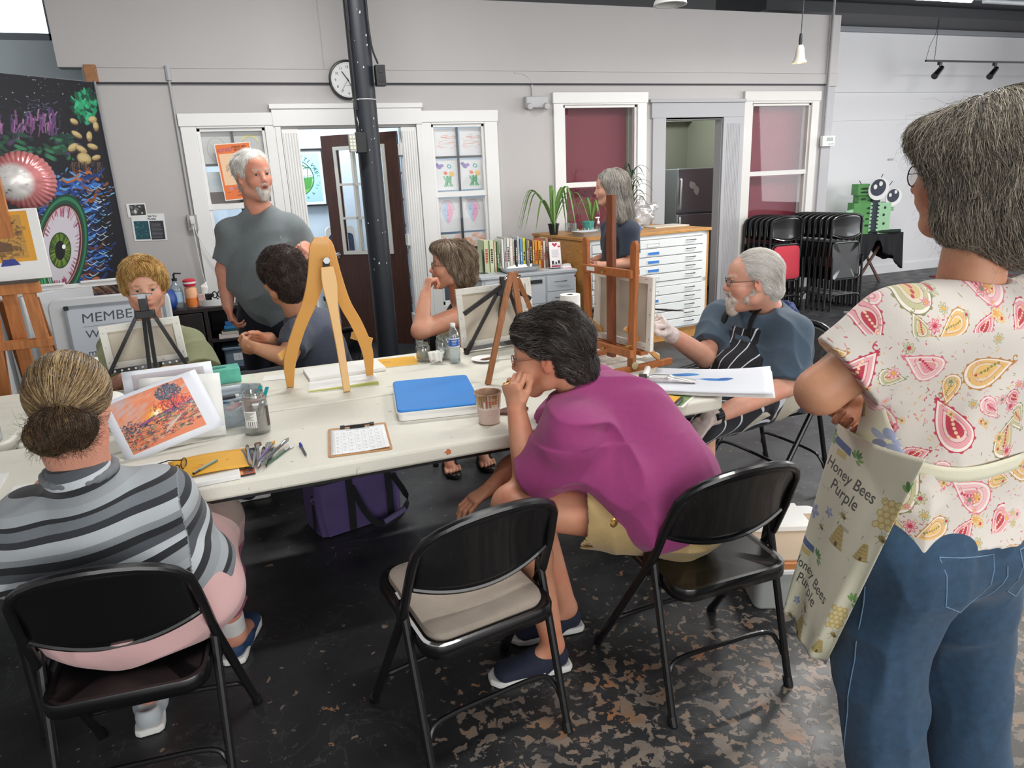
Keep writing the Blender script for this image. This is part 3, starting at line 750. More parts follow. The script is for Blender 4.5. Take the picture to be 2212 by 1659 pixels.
for z in(2.08,2.05,2.025,1.995):
 for x in(-.172,-.145):m.box(x-.008,x+.008,-.169,-.16,z-.010,z+.010)
m.build('receptacle',mat('ivory',0xd8d2b4,.4),col,bev=.002)
# wall clock
ck=thing('wall_clock','round white wall clock with a black rim, half behind the column','clock',(1.105,W-.02,2.652))
m=MB();m.lathe([(.150,-.02),(.176,-.02),(.178,.01),(.172,.028),(.160,.030),(.155,.016)],axis=(0,-1,0),n=48);m.build('rim',mat('clock_black',0x15151a,.35),ck)
cv=Canvas(512,512,0xe9eaea)
for k in range(12):
 a=(k+1)*PI/6;st=str(k+1);cv.text(st,256+math.sin(a)*188-len(st)*14,256-math.cos(a)*188+18,52,0x1c1c20,bold=1)
for k in range(60):
 a=k*PI/30;r0=232 if k%5 else 226;cv.line([(256+math.sin(a)*r0,256-math.cos(a)*r0),(256+math.sin(a)*240,256-math.cos(a)*240)],3,0x33353a)
cv.rect(226,330,286,340,0x7fb08f)
m=MB();n=48;P=circ(n,.157);k0=len(m.f);m._add([(x,-.012,z)for x,z in P],[tuple(range(n))]);m.uv[k0]=[(x/.314+.5,z/.314+.5)for x,z in P];m.build('dial',cv.mat('clock_dial',.35),ck)
m=MB()
for a,l,w_ in((math.radians(-35),.09,.008),(math.radians(-28+180-115),.0,.005),(math.radians(155),.12,.006),(math.radians(215),.125,.002)):
 if l:m.bar((-math.sin(a)*.015,-.016,-math.cos(a)*.015),(math.sin(a)*l,-.016,math.cos(a)*l),.002,w_,side=(0,1,0))
m.lathe([(.0,-.02),(.008,-.02),(.008,-.012)],axis=(0,-1,0),n=10);m.build('hands',mat('clock_black'),ck)
# emergency light with its conduit
em=thing('emergency_light','grey twin-lamp emergency light box on the wall between the windows','emergency light',(3.02,W,2.44))
m=MB();m.box(-.125,.125,-.075,0,-.055,.06);m.build('housing',mat('plastic_gray',0xb9b9bb,.45),em,bev=.012)
for s_ in(-1,1):
 m=MB();m.lathe([(0,.028),(.028,.026),(.034,.012),(.034,-.01),(.02,-.02)],(s_*.095,-.085,-.04),axis=(0,-1,-.15),n=18);m.build('lamp_head',mat('plastic_gray'),em)
m=MB();m.tube(bez([(-.03,-.015,.05),(-.03,-.015,.12),(-.05,-.016,.22),(-.13,-.018,.275),(-.23,-.018,.285)],6),.010,8);m.build('conduit',mat('plastic_gray'),em)
# conduits and outlets
cn=thing('conduit','thin grey conduit running down the wall to an outlet left of the windows','conduit',(-.44,W,0))
m=MB();m.tube([(0,-.02,2.72),(.0,-.02,1.50)],.011,10);m.tube([(0,-.012,2.76),(0,-.02,2.64)],.026,10);m.build('pipe',m_trimg,cn)
m=MB();m.box(-.045,.04,-.05,0,1.36,1.50);m.build('outlet_box',mat('box_gray2',0x9c9c9c,.5),cn,bev=.003)
m=MB();m.box(-.02,.02,-.056,-.05,1.37,1.49);m.box(-.016,.018,-.09,-.05,1.42,1.46);m.build('plug',mat('tie_white'),cn,bev=.003)
m=MB();m.tube(bez([(-.0,-.08,1.42),(.0,-.09,1.3),(.01,-.07,1.0),(.03,-.06,.82)],8),.005,6);m.tube(bez([(.01,-.07,1.42),(.03,-.08,1.3),(.12,-.09,1.1),(.25,-.08,.9),(.3,-.08,.8)],8),.0045,6);m.build('cord',mat('tie_white'),cn)
cn=thing('conduit','tall grey conduit at the right end of the wall above the thermostat','conduit',(6.85,W-.05,0))
m=MB();m.tube([(0,0,4.0),(0.005,0,2.03)],.014,10);m.build('pipe',m_trimg,cn)
th=thing('thermostat','small white thermostat with a grey screen at the right end of the wall','thermostat',(6.90,W-.03,1.965))
m=MB();m.box(-.09,.10,-.05,0,-.06,.065);m.build('housing',m_trimw,th,bev=.006);m=MB();m.box(-.03,.07,-.053,-.05,-.0,.045);m.build('screen',mat('lcd',0x8d9a92,.3),th);m=MB();m.box(.0,.03,-.054,-.05,-.04,-.025);m.box(.05,.08,-.054,-.05,-.04,-.025);m.build('button',mat('box_gray'),th)
wb_=MB().box(-1.075,-.985,W-.07,W-.02,2.625,2.76).build('wood_block',mat('wood_block',0xa0714c,.7,wood=(4,4,20)),bev=.003);tag(wb_,'small brown wood block fixed at the top corner of the mural','wood block')
# posters and papers
def sheet(name,label,cat,cv,w_,h_,loc,rz=0.0,rx=0.0,ry=0.0,th=.002,group=None,border=None):
 o=MB();T=Matrix.Translation(loc)@Euler((rx,ry,rz),'XYZ').to_matrix().to_4x4()
 g=o.quad(*[T@Vector(p)for p in((-w_/2,-th/2,-h_/2),(w_/2,-th/2,-h_/2),(w_/2,-th/2,h_/2),(-w_/2,-th/2,h_/2))])
 o.box(-w_/2,w_/2,-th/2+.0003,th/2,-h_/2,h_/2,mi=1,M=T);return tag(o.build(name,[cv.mat(name+label[:12],.55),mat('paper_white',0xe6e6e2,.8)],smooth=False),label,cat,group)
R=random.Random(2)
cv=Canvas(300,470,0xefe4dc);cv.rect(8,8,292,462,0xe8793f);cv.text('ROTARY',14,70,40,0x8a5a9c,sx=.82,bold=1,rot=-.04);cv.text('LEESBURG ARTS',140,40,22,0x3a2018,sx=.75,bold=1);cv.text('FESTIVAL 2020',154,64,22,0x3a2018,sx=.75,bold=1)
cv.rect(24,84,276,342,0xefc9a4)
for i in range(46):
 a=i/46*2*PI;r=62+R.uniform(-16,16);x,y=150+r*.95*math.cos(a),205+r*1.05*math.sin(a)
 if-2.2<a-2*PI<-1.2 and i%2:continue
 cv.line([(x,y),(x+R.uniform(-26,26),y+R.uniform(-26,26)),(x+R.uniform(-30,30),y+R.uniform(-10,30))],R.uniform(1,6),R.choice([0x4a4440,0x6c625a,0x8a7a6c,0x2f2b2a]))
cv.text('v',118,230,120,0xf0d2b4);cv.ell(70,372,13,13,0xb8a8d0);cv.ell(70,372,8,8,0xe8793f);cv.rect(150,360,176,386,0xf0ece6);cv.ell(163,372,7,7,0x303058);cv.rect(95,366,140,372,0x9c6a80);cv.rect(95,378,132,384,0x9c6a80)
cv.text('VYSTAR',120,412,20,0x38306c,sx=.8,bold=1);cv.text('O Mission',110,440,22,0x40202c,sx=.8,bold=1);cv.rect(30,400,60,404,0xb05030);sheet('poster','orange arts festival poster hung on the left window','poster',cv,.31,.50,(.01,W-.045,1.865),rz=math.radians(0),ry=math.radians(-3))
# festival poster in the office
cv=Canvas(420,520,0xeef2f2);cv.rect(22,26,398,494,0xa8d4ea)
cv.ell(150,260,190,190,0x1f5a56);cv.ell(150,260,182,182,0xcfe8ee);cv.poly([(150+182*math.cos(a*.05),260+182*math.sin(a*.05))for a in range(4,60)]+[(30,300),(140,290),(230,240)],0x7ec05a);cv.poly([(170,300),(230,262),(332,250),(300,360),(240,380)],0x4f9a4a)
for x,h in((240,120),(285,100)):
 cv.line([(x,265),(x+5,265-h)],5,0x2e6a52)
 for k in range(9):a=k*PI/8;cv.line([(x+5,265-h),(x+5+26*math.cos(a),265-h-20*math.sin(a)+6),(x+5+34*math.cos(a),275-h-16*math.sin(a))],4,0x2a6a48)
cv.line([(10,262),(320,240)],4,0x2a5a6c)
for k in range(8):cv.line([(20+k*34,250),(20+k*34,285)],3,0x2a5a6c)
for k in range(26):cv.line([(20+k*9,440),(24+k*9+R.uniform(-6,6),380+R.uniform(-20,20))],3,0x3d8a4e)
s_='ART FESTIVAL'
for i,chx in enumerate(s_):
 a=-PI/2-.62+i*.178;r=205;big=62 if i<3 else 46;cv.text(chx,150+r*math.cos(a)-big*.25*math.cos(a+PI/2),260+r*math.sin(a)-big*.25*math.sin(a+PI/2),big,0x16424e,rot=a+PI/2,bold=1)
s_='MARCH 14 & 15, 2020'
for i,chx in enumerate(s_):
 a=1.95-i*.135;r=238;cv.text(chx,150+r*math.cos(a)-9*math.cos(a-PI/2),260+r*math.sin(a)-9*math.sin(a-PI/2),34,0x2f7a5c,rot=a-PI/2,bold=1)
fp=thing('framed_poster','light blue art festival poster in a black frame on the office wall','poster',(.66,8.72,1.80))
m=MB();m.quad((-.28,-.005,-.30),(.28,-.005,-.30),(.28,-.005,.30),(-.28,-.005,.30));m.build('print',cv.mat('festival_print',.4),fp,smooth=False)
m=MB();m.box(-.30,.30,-.02,.02,.30,.32);m.box(-.30,.30,-.02,.02,-.32,-.30);m.box(-.30,-.28,-.02,.02,-.3,.3);m.box(.28,.30,-.02,.02,-.3,.3);m.build('frame',m_black,fp)
# event flyers
cv=Canvas(150,120,0xe8e8e6);cv.rect(22,12,142,104,0x3a3a3c)
for i in range(12):cv.ell(R.uniform(30,135),R.uniform(20,96),R.uniform(6,20),R.uniform(5,12),R.choice([0xb8b8b6,0x222224,0x77777a,0xd8d8d6]),rot=R.uniform(0,3))
cv.text('ART',60,24,12,0xe8e8e6)
sheet('flyer','small black and white flyer pinned above the mural flyer','flyer',cv,.155,.12,(-.885,W-.006,1.565))
cv=Canvas(260,190,0xe4e6e6);cv.text('Meet Our',120,22,20,0x303034,bold=1);cv.text('Muralist',126,42,20,0x303034,bold=1);cv.rect(14,50,128,178,0x1f4c56)
for i in range(60):x,y=R.uniform(20,122),R.uniform(56,170);cv.line([(x,y),(x+R.uniform(-16,16),y+R.uniform(-8,8))],2,R.choice([0x4fa0a4,0x12303c,0x6ab8b0,0x2c6a74]))
cv.rect(136,50,246,182,0x2b2d33)
for i in range(12):cv.rect(144,66+i*9,236-R.uniform(0,20),69+i*9,0x77797f)
sheet('flyer','flyer headed with a muralist notice, teal picture and dark text column','flyer',cv,.27,.24,(-.81,W-.004,1.41),ry=math.radians(2))
# children's drawings behind the panes
def face(cv,cx,cy,s,colA,colB,hair):
 for k in range(26):
  a=PI+PI*k/25;cv.line([(cx+math.cos(a)*s*.62,cy-s*.1+math.sin(a)*s*.8),(cx+math.cos(a)*s*.74,cy-s*.1+math.sin(a)*s*.95)],5,hair,.6)
 for sgn,c in((-1,colA),(1,colB)):
  P=[(cx,cy-s*.8)]+[(cx+sgn*math.sin(t)*s*.55,cy-math.cos(t)*s*.85)for t in np.linspace(.1,2.5,12)]+[(cx+sgn*s*.14,cy+s*1.1),(cx,cy+s*1.1)];cv.poly(P,c,.85)
 for sgn in(-1,1):cv.line([(cx+sgn*s*.34,cy-s*.15),(cx+sgn*s*.18,cy-s*.12)],3,0x444444,.7)
 cv.line([(cx,cy-s*.1),(cx+s*.08,cy+s*.18),(cx-s*.02,cy+s*.2)],2.5,0x9a6a6a,.8);cv.line([(cx-s*.12,cy+s*.42),(cx+s*.1,cy+s*.36)],4,0xc04a50,.8)
def drawing(label,fn,w_,h_,loc,bg=0xd6d8da,ry=0.0):
 cv=Canvas(240,int(240*h_/w_),bg);fn(cv);sheet('drawing',label,'drawing',cv,w_,h_,loc,ry=ry,group=None)
yb=W+.06
def d_wash(cv):
 for i in range(50):x,y=R.uniform(20,200),R.choice([R.uniform(60,110),R.uniform(110,190)]);cv.line([(x,y),(x+R.uniform(10,50),y+R.uniform(-5,5))],R.uniform(3,9),R.choice([0xd09a88,0xc87864,0xd8aa98,0xb88880]),.45)
drawing('orange-red watercolour wash at the top left of the right-hand window',d_wash,.25,.28,(2.05,yb,2.07));drawing('orange-red watercolour wash at the top right of the right-hand window',d_wash,.24,.28,(2.315,yb,2.07))
def d_flow(cv):
 for(x,y,r,c)in((60,60,26,0x7a6aa8),(90,50,18,0x8474b0),(40,40,20,0x7466a6),(160,60,24,0x5aa0a8),(120,120,20,0xd86a4a),(180,130,28,0xe0b048)):cv.ell(x,y,r,r*.8,c,.85,rot=.5)
 for i in range(14):cv.line([(150+R.uniform(-50,50),240),(140+R.uniform(-40,50),150)],9,R.choice([0x58a070,0x78b890,0x488a60]),.7)
 cv.ell(160,60,9,9,0xe0e4e4)
drawing('drawing of purple and yellow flowers in the right-hand window',d_flow,.26,.30,(2.02,yb,1.755))
def d_flow2(cv):
 cv.ell(60,170,26,24,0x3a2a34);cv.ell(100,60,24,16,0xe06a8a);cv.ell(130,110,18,22,0xc0405a);cv.ell(60,40,18,12,0xf0c8b0)
 for i in range(10):cv.line([(60+i*10,240),(70+i*7,170)],6,R.choice([0x4a4454,0xa05a8a,0x5a7a6a]),.7)
 cv.rect(180,40,236,230,0x99a4ac);cv.rect(186,160,214,240,0x2c3038)
drawing('drawing of pink and dark flowers in the right-hand window',d_flow2,.27,.30,(2.30,yb,1.755))
drawing('child drawing of a blue and pink face in the right-hand window',lambda cv:face(cv,115,120,100,0xa9c0dc,0xe8a0c0,0xb08098),.26,.34,(2.02,yb,1.35));drawing('child drawing of a yellow face in the right-hand window',lambda cv:face(cv,118,120,105,0xd8d870,0xe0c868,0x6aa0b8),.25,.34,(2.30,yb,1.35),0xd4d8dc)
def d_or(cv):
 for i in range(60):cv.ell(R.uniform(0,240),R.uniform(0,300),R.uniform(10,40),R.uniform(8,20),R.choice([0xd88a58,0xe0a078,0xd07848,0xe4b098]),.5,rot=R.uniform(0,3))
def d_yl(cv):
 for i in range(60):cv.ell(R.uniform(0,240),R.uniform(0,300),R.uniform(10,40),R.uniform(8,20),R.choice([0xd8c860,0xe0a0a8,0xd8d890,0xd8b0c0]),.5,rot=R.uniform(0,3))
 cv.ell(120,110,26,10,0xd05a3a)
drawing('yellow and pink drawing at the foot of the right-hand window',d_yl,.26,.35,(2.02,yb,.98));drawing('orange drawing at the foot of the right-hand window',d_or,.25,.28,(2.30,yb,1.02))
def d_pen(cv):
 for i in range(3):cv.line([(120+70*math.cos(a)+R.uniform(-4,4),150+90*math.sin(a)+R.uniform(-4,4))for a in np.linspace(0,6.3,24)],2.5,0x9a9a92,.7)
def d_pen2(cv):
 d_pen(cv);cv.line([(60+10*k,80-30*math.sin(k/12*PI))for k in range(13)],14,0xd8d070,.6);cv.line([(170,80),(190,110),(188,170)],8,0xd8c8a0,.6)
drawing('faint pencil face drawing at the top left of the left-hand window',d_pen,.28,.30,(-.14,yb,2.09),0xbcbebd);drawing('pencil face with yellow hair at the top right of the left-hand window',d_pen2,.28,.30,(.155,yb,2.09),0xbcbebd)
drawing('pale blue drawing at the left of the left-hand window',lambda cv:cv.ell(100,120,60,50,0x9ab0bc,.5),.18,.24,(-.17,yb,1.75),0xb4bcbe)
m=MB();m.box(-.27,.29,W+.055,W+.065,1.585,1.69);tag(m.build('board',mat('board_brown',0x4a3d3c,.7)),'dark brown board behind the left-hand window','board')
# ---------------------------------------------------------------- cabinets, shelves and what stands on them
m_oak=mat('oak',0xb98546,.45,wood=(2,2,14));m_cabw=mat('cabinet_white',0xd4d7d6,.4,noise=.012,nscale=4);m_cabg=mat('cabinet_gray',0xb7bcc0,.4,noise=.015,nscale=4)
m_chrome=mat('chrome',0xd8d8da,.15,1.0);m_steel=mat('steel',0x8f9499,.3,.9);m_dark=mat('dark_slot',0x232528,.6);m_blue=mat('tape_blue',0x2f74c0,.5)
pc=thing('plan_cabinet','wide white plan cabinet of ten shallow drawers in an oak case','cabinet',(2.95,6.0,0),math.radians(5.5))
WD,DP,HT=1.505,1.0,1.10
m=MB();m.box(0,.03,0,DP,0,HT);m.box(WD-.03,WD,0,DP,0,HT);m.box(0,WD,DP-.02,DP,0,HT);m.box(.03,WD-.03,.03,DP,0,.12);m.build('case',m_oak,pc,bev=.003)
m=MB();m.box(-.015,WD+.02,-.02,DP+.01,HT,HT+.028);m.build('worktop',m_oak,pc,bev=.004)
m=MB();m.box(.03,WD-.03,.02,DP-.03,.12,HT);m.box(.03,.085,-.004,.03,.12,HT);m.box(WD-.085,WD-.03,-.004,.03,.12,HT);m.box(.03,WD-.03,-.004,.03,1.06,HT);m.box(.03,WD-.03,-.004,.03,.585,.63);m.build('drawer_housing',m_cabw,pc,bev=.002)
zs=[1.055-.085*k for k in range(6)];zt=[.58-.088*k for k in range(6)]
for i in range(10):
 z1,z0=(zs[i],zs[i+1])if i<5 else(zt[i-5],zt[i-4]);m=MB();m.box(.088,WD-.088,-.012,.05,z0+.006,z1-.002);dr=m.build('drawer',m_cabw,pc,bev=.003)
 m=MB();m.tube([(WD-.30,-.012,(z0+z1)/2+.012),(WD-.30,-.03,(z0+z1)/2+.012),(WD-.19,-.03,(z0+z1)/2+.012),(WD-.19,-.012,(z0+z1)/2+.012)],.004,6);m.build('handle',m_dark,dr)
 for x0 in(.20,.72):
  m=MB();zc=(z0+z1)/2-.006
  for a,b,c,d in((x0,x0+.15,zc-.018,zc-.014),(x0,x0+.15,zc+.014,zc+.018),(x0,x0+.004,zc-.018,zc+.018),(x0+.146,x0+.15,zc-.018,zc+.018)):m.box(a,b,-.016,-.010,c,d)
  m.build('label_holder',m_cabw,dr)
 if i in(1,2,3,6):m=MB();m.box(.735,.86,-.017,-.012,(z0+z1)/2-.018,(z0+z1)/2+.008);m.build('label_tape',m_blue,dr)
gc=thing('drawer_cabinet','light grey steel drawer cabinet with a row of books on top','cabinet',(1.906,5.935,0))
m=MB();m.box(0,.925,.0,.62,.04,.835);m.box(-.01,.935,-.012,.63,.835,.862);m.box(.03,.9,.03,.6,0,.04);m.build('case',m_cabg,gc,bev=.004)
for c in range(2):
 for k in range(5 if c else 3):
  x0,x1=(.63,.905)if c else(.03,.61);n_=5 if c else 3;hh=.74/n_;z1=.815-k*hh;m=MB();m.box(x0,x1,-.01,.03,z1-hh+.008,z1);dr=m.build('drawer',m_cabg,gc,bev=.003)
  if c:m=MB();m.tube([(x0+.08,-.01,z1-.05),(x0+.08,-.028,z1-.05),(x0+.19,-.028,z1-.05),(x0+.19,-.01,z1-.05)],.0045,6);m.build('handle',m_steel,dr)
  else:m=MB();m.box(x0+.36,x0+.55,-.014,-.010,z1-.055,z1-.02);m.build('label_holder',m_dark,dr)
m=MB();m.prism(circ(14,.011),0,.003,RM((.918,-.001,.80),rx=PI/2));m.build('lock',mat('lock_red',0x8a2430,.4),gc)
m=MB();m.box(.29,.37,-.0135,-.012,.842,.856);m.build('sticker',m_dark,gc)
# books in a row
bk=[('pale green',0xb9c39a,.05,.32),('pale green',0xc3caa6,.042,.315),('peach',0xdcbfa0,.022,.30),('green',0x5c8a4c,.018,.30),('cream',0xd8d4c4,.02,.285),('white',0xdcdcd8,.022,.32),('grey',0xa8aaa6,.03,.335),('white',0xe0e0dc,.025,.32),('ivory with red lettering',0xd6cabc,.032,.32),('white',0xd8d6d0,.02,.31),('black and white',0x3c3c3e,.018,.30),('light grey',0xb4b8bc,.026,.335),('blue',0x5b93c2,.026,.31),('bright yellow',0xd8cf3e,.03,.31),('grey',0x7c7f7c,.02,.295),('cream',0xd8c890,.018,.285),('dark purple',0x4e3850,.018,.29),('gold',0xc89a3a,.018,.275),('orange',0xd8842e,.032,.27),('amber',0xd89a30,.03,.275),('orange red',0xcc5c3c,.02,.285),('white',0xd8d4cc,.022,.27),('tan',0xa8836c,.03,.30),('dark grey',0x55585c,.02,.27),('brown',0x7c5240,.024,.29)]
x=2.03;prev='the black bookend'
R=random.Random(5)
for i,(nm,c,wd,ht)in enumerate(bk):
 t=thing('book','%s upright book on the grey cabinet, right of %s'%(nm,prev),'book',(x+wd/2,6.24,.862),0,'books on the grey drawer cabinet');ht=ht*.93;dp=R.uniform(.17,.20);y0=-.06+R.uniform(0,.03)
 m=MB();m.box(-wd/2,wd/2,y0,y0+.004,0,ht);m.box(-wd/2,-wd/2+.002,y0,y0+dp,0,ht);m.box(wd/2-.002,wd/2,y0,y0+dp,0,ht);m.build('cover',mat('book%x'%c,c,.5),t)
 m=MB();m.box(-wd/2+.002,wd/2-.002,y0+.004,y0+dp-.004,.003,ht-.003);m.build('pages',mat('pages',0xd6d0c0,.8),t)
 m=MB();tc_=[0xb03a30,0x2b2b2e,0xe8e6e0][i%3]if c>0x909090 else 0xe0dcd0
 n_=R.randint(3,7);z=ht*.3
 for k in range(n_):
  l=R.uniform(.006,.02);m.box(-wd*.22,wd*.22,y0-.0012,y0,z,z+l);z+=l+.006
 m.build('spine_title',mat('ink%x'%tc_,tc_,.6),t);prev='the %s one'%nm if i%2==0 else 'a %s one'%nm;x+=wd+.0025
be=thing('bookend','black metal bookend at the left end of the books','bookend',(2.01,6.2,.862))
m=MB();m.prism(rrect(.10,.21,.02),-.001,.001,RM((0,0,.115),rx=PI/2,rz=math.radians(70)));m.box(-.04,.04,-.05,.05,0,.003);m.build('plate',m_tube,be)
# foil tray, brochures, cards
ft=MB();P0,P1=rrect(.30,.16,.03),rrect(.36,.22,.04);K=len(P0);ft._add([(x,y,0)for x,y in P0]+[(x,y,.05)for x,y in P1]+[(x*1.03,y*1.05,.052)for x,y in P1]+[(x*1.03,y*1.05,.046)for x,y in P1],[tuple(range(K-1,-1,-1))]+[(i*K+j,i*K+(j+1)%K,(i+1)*K+(j+1)%K,(i+1)*K+j)for i in range(3)for j in range(K)])
ft=ft.build('foil_tray',mat('foil',0xdadcde,.28,.9),solid=.0015);ft.location=(2.33,6.09,.8625);tag(ft,'white and silver foil tray in front of the books','tray')
bs=thing('brochure_holder','clear stand of white brochures with a red heart, right of the foil tray','brochure holder',(2.70,6.10,.862))
cv=Canvas(120,260,0xe9e4e6);cv.poly([(60,52),(30,22),(44,8),(60,20),(76,8),(90,22)],0xb8364a);cv.rect(90,40,116,56,0xc04050)
for k in range(9):cv.rect(20,80+k*9,100-R.uniform(0,30),83+k*9,0x9a9aa0)
cv.rect(16,190,40,226,0x303036);cv.rect(54,200,70,226,0x303036);cv.rect(80,188,104,220,0x303036);cv.rect(10,236,110,254,0xc85a6a)
m=MB();T=RM((0,0,.125),rx=math.radians(-12),rz=math.radians(-8));m.quad(*[T@Vector(p)for p in((-.055,-.004,-.12),(.055,-.004,-.12),(.055,-.004,.12),(-.055,-.004,.12))]);m.box(-.055,.055,-.003,.01,-.12,.12,1,M=T);m.build('brochures',[cv.mat('brochure',.4),m_trimw],bs,smooth=False)
m=MB();m.box(-.06,.06,-.05,.03,0,.003);m.box(-.06,.06,-.052,-.049,0,.05);m.build('stand',thin('acrylic',0xf4f6f8,.1),bs)
for k,(x,y)in enumerate(((2.77,6.02),(2.80,6.10))):
 m=MB();m.box(-.045,.045,-.03,.03,0,.022+.01*k);m.box(-.045,.045,-.031,-.03,.004,.010,1);o=m.build('card_stack',[m_trimw,mat('pink_ink',0xd07888,.6)]);o.location=(x,y,.862);tag(o,'small stack of pink and white cards %s the brochure holder'%('in front of' if k==0 else 'behind and right of'),'card stack')
 # things on the plan cabinet
def pot(t,r,h,c,name='pot'):
 m=MB();m.lathe([(r*.72,0),(r,h*.9),(r*1.06,h*.9),(r*1.06,h),(r*.92,h),(r*.9,h*.85),(0,h*.82)],cap=False);m.lathe([(0,0.001),(r*.72,0.001)]);return m.build(name,c,t)
def leaf(mb,pts,w_,mi=0):
 P=bez(pts,6);K=len(P);L_=[]
 for i,p in enumerate(P):
  t=i/(K-1);wd=w_*(math.sin(PI*min(1,.15+t*.85))**.7)*(1-t*.25);d=np.array(P[min(i+1,K-1)])-np.array(P[max(i-1,0)]);s=np.cross(d,(0,0,1));s=s/(np.linalg.norm(s)+1e-9)
  L_+=[tuple(np.array(p)-s*wd),(p[0],p[1],p[2]-wd*.35),tuple(np.array(p)+s*wd)]
 mb._add(L_,[(i*3+j,i*3+j+1,(i+1)*3+j+1,(i+1)*3+j)for i in range(K-1)for j in(0,1)],mi)
zt_=1.128
def plant(name,label,loc,n,ln,spread,wd,c,pr,ph,pc_,up=.5,seed=1,droop=.5):
 t=thing(name,label,'plant',loc);pot(t,pr,ph,pc_);R=random.Random(seed)
 m=MB();m.lathe([(0,ph*.86),(pr*.9,ph*.84)]);m.build('soil',mat('soil',0x2c241e,.9),t)
 for i in range(n):
  a=2*PI*i/n+R.uniform(-.4,.4);l=ln*R.uniform(.75,1.15);s=spread*R.uniform(.6,1.2);m=MB();c0=np.array((0,0,ph*.85));d=np.array((math.cos(a),math.sin(a),0))
  leaf(m,[c0,c0+d*l*s*.35+(0,0,l*up*.7),c0+d*l*s*.75+(0,0,l*up*(.95)),c0+d*l*s*1.15+(0,0,l*up*(.95-droop))],wd);m.build('leaf',c,t,solid=.0012)
 return t
m_leaf=mat('leaf_green',0x6f9450,.45,noise=.15,nscale=12);m_leaf2=mat('leaf_dark',0x2c4a34,.45,noise=.15,nscale=12)
pk=plant('aloe_plant','long-leaved green aloe in a black pot at the left end of the plan cabinet',(2.92,6.62,zt_),13,.38,.85,.019,m_leaf,.055,.11,mat('pot_black',0x1c1d20,.5),up=.9,seed=3,droop=1.1)
pk=plant('spider_plant','small green spiky plant behind the teal pot, by the maroon window',(3.40,6.72,zt_),14,.26,.8,.011,m_leaf,.05,.10,mat('pot_black',0x1c1d20,.5),up=.95,seed=8,droop=.6)
dp=thing('dracaena_plant','tall dark-leaved plant in a small woven pot right of the grey-haired woman','plant',(3.83,6.60,zt_))
pot(dp,.045,.10,mat('pot_woven',0x9c8058,.8,noise=.2,nscale=60));m=MB();m.tube([(0,0,.08),(-.02,0,.3),(-.035,0,.55)],.007,8);m.build('stem',mat('stem',0x6b6b48,.7),dp)
R=random.Random(11)
for k in range(34):
 z=.22+.36*k/34;a=k*2.4;l=R.uniform(.12,.2);x0=-.012-.04*(z-.1);d=np.array((math.cos(a),math.sin(a),0));c0=np.array((x0,0,z));m=MB();leaf(m,[c0,c0+d*l*.45+(0,0,l*.5),c0+d*l*.9+(0,0,l*.45),c0+d*l*1.25+(0,0,l*.1)],.0075);m.build('leaf',m_leaf2,dp,solid=.001)
g=MB();g.lathe([(.035,0),(.06,.01),(.062,.085),(.058,.088),(.055,.015),(0,.012)],n=24);g=g.build('glass_bowl',thin('clear_glass',0xf2f5f4,.16,.02,.05,0xd8dcda));g.location=(3.02,6.42,zt_+.03);tag(g,'clear glass bowl on the grey tray beside the aloe','bowl')
g=MB();g.lathe([(0,0),(.032,0),(.034,.05),(.03,.051)]);g=g.build('cup',mat('paper_white',0xe6e6e2,.8));g.location=(3.10,6.49,zt_);tag(g,'small white cup behind the glass bowl','cup')
tn=thing('teal_pot','teal pot with white painted figures standing by the pump bottle','pot',(3.22,6.44,zt_));m=MB();m.lathe([(0,0),(.045,0),(.058,.11),(.062,.11),(.062,.125),(.054,.125),(.05,.02)],n=24);m.build('body',mat('teal',0x4f9c92,.4),tn)
m=MB()
for k in range(9):a=k*2*PI/9;m.bar((.052*math.cos(a),.052*math.sin(a),.02),(.055*math.cos(a+.1),.055*math.sin(a+.1),.06),.008,.004)
m.build('painted_figure',m_trimw,tn)
pb=thing('pump_bottle','small clear pump bottle with a white pump on the plan cabinet','bottle',(3.29,6.36,zt_));m=MB();m.lathe([(0,0),(.026,0),(.027,.07),(.012,.09),(.012,.1)],n=18);m.build('bottle',thin('clear_glass'),pb);m=MB();m.cyl((0,0,.1),(0,0,.125),.014,n=14);m.cyl((0,0,.12),(0,0,.155),.006);m.box(-.03,.012,-.009,.009,.152,.165);m.build('pump',m_trimw,pb)
gt=MB();T=RM(rz=math.radians(4));gt.T=T;P0,P1=rrect(.27,.19,.02),rrect(.31,.23,.025);K=len(P0);gt._add([(x,y,0)for x,y in P0]+[(x,y,.045)for x,y in P1]+[(x*1.02,y*1.02,.047)for x,y in P1]+[(x*.96,y*.95,.047)for x,y in P1]+[(x*.98,y*.98,.01)for x,y in P0],[tuple(range(K-1,-1,-1)),tuple(range(4*K,5*K))]+[(i*K+j,i*K+(j+1)%K,(i+1)*K+(j+1)%K,(i+1)*K+j)for i in range(4)for j in range(K)])
gt=gt.build('plastic_tray',mat('tray_gray',0xa9aeb2,.5));gt.location=(3.13,6.22,zt_);tag(gt,'shallow grey plastic tray near the front left corner of the plan cabinet','tray')
o=MB().box(-.22,.22,-.14,.14,0,.012).build('drawing_board',mat('board_pale',0xc9c2b4,.7),bev=.002);o.location=(4.22,6.62,zt_);o.rotation_euler=(0,0,math.radians(4));tag(o,'pale flat board lying on the right of the plan cabinet','board')
o=MB().box(-.16,.12,-.10,.10,0,.008).build('paper_pad',mat('paper_white'));o.location=(4.02,6.78,zt_);tag(o,'stack of white paper behind the pale board on the plan cabinet','paper')
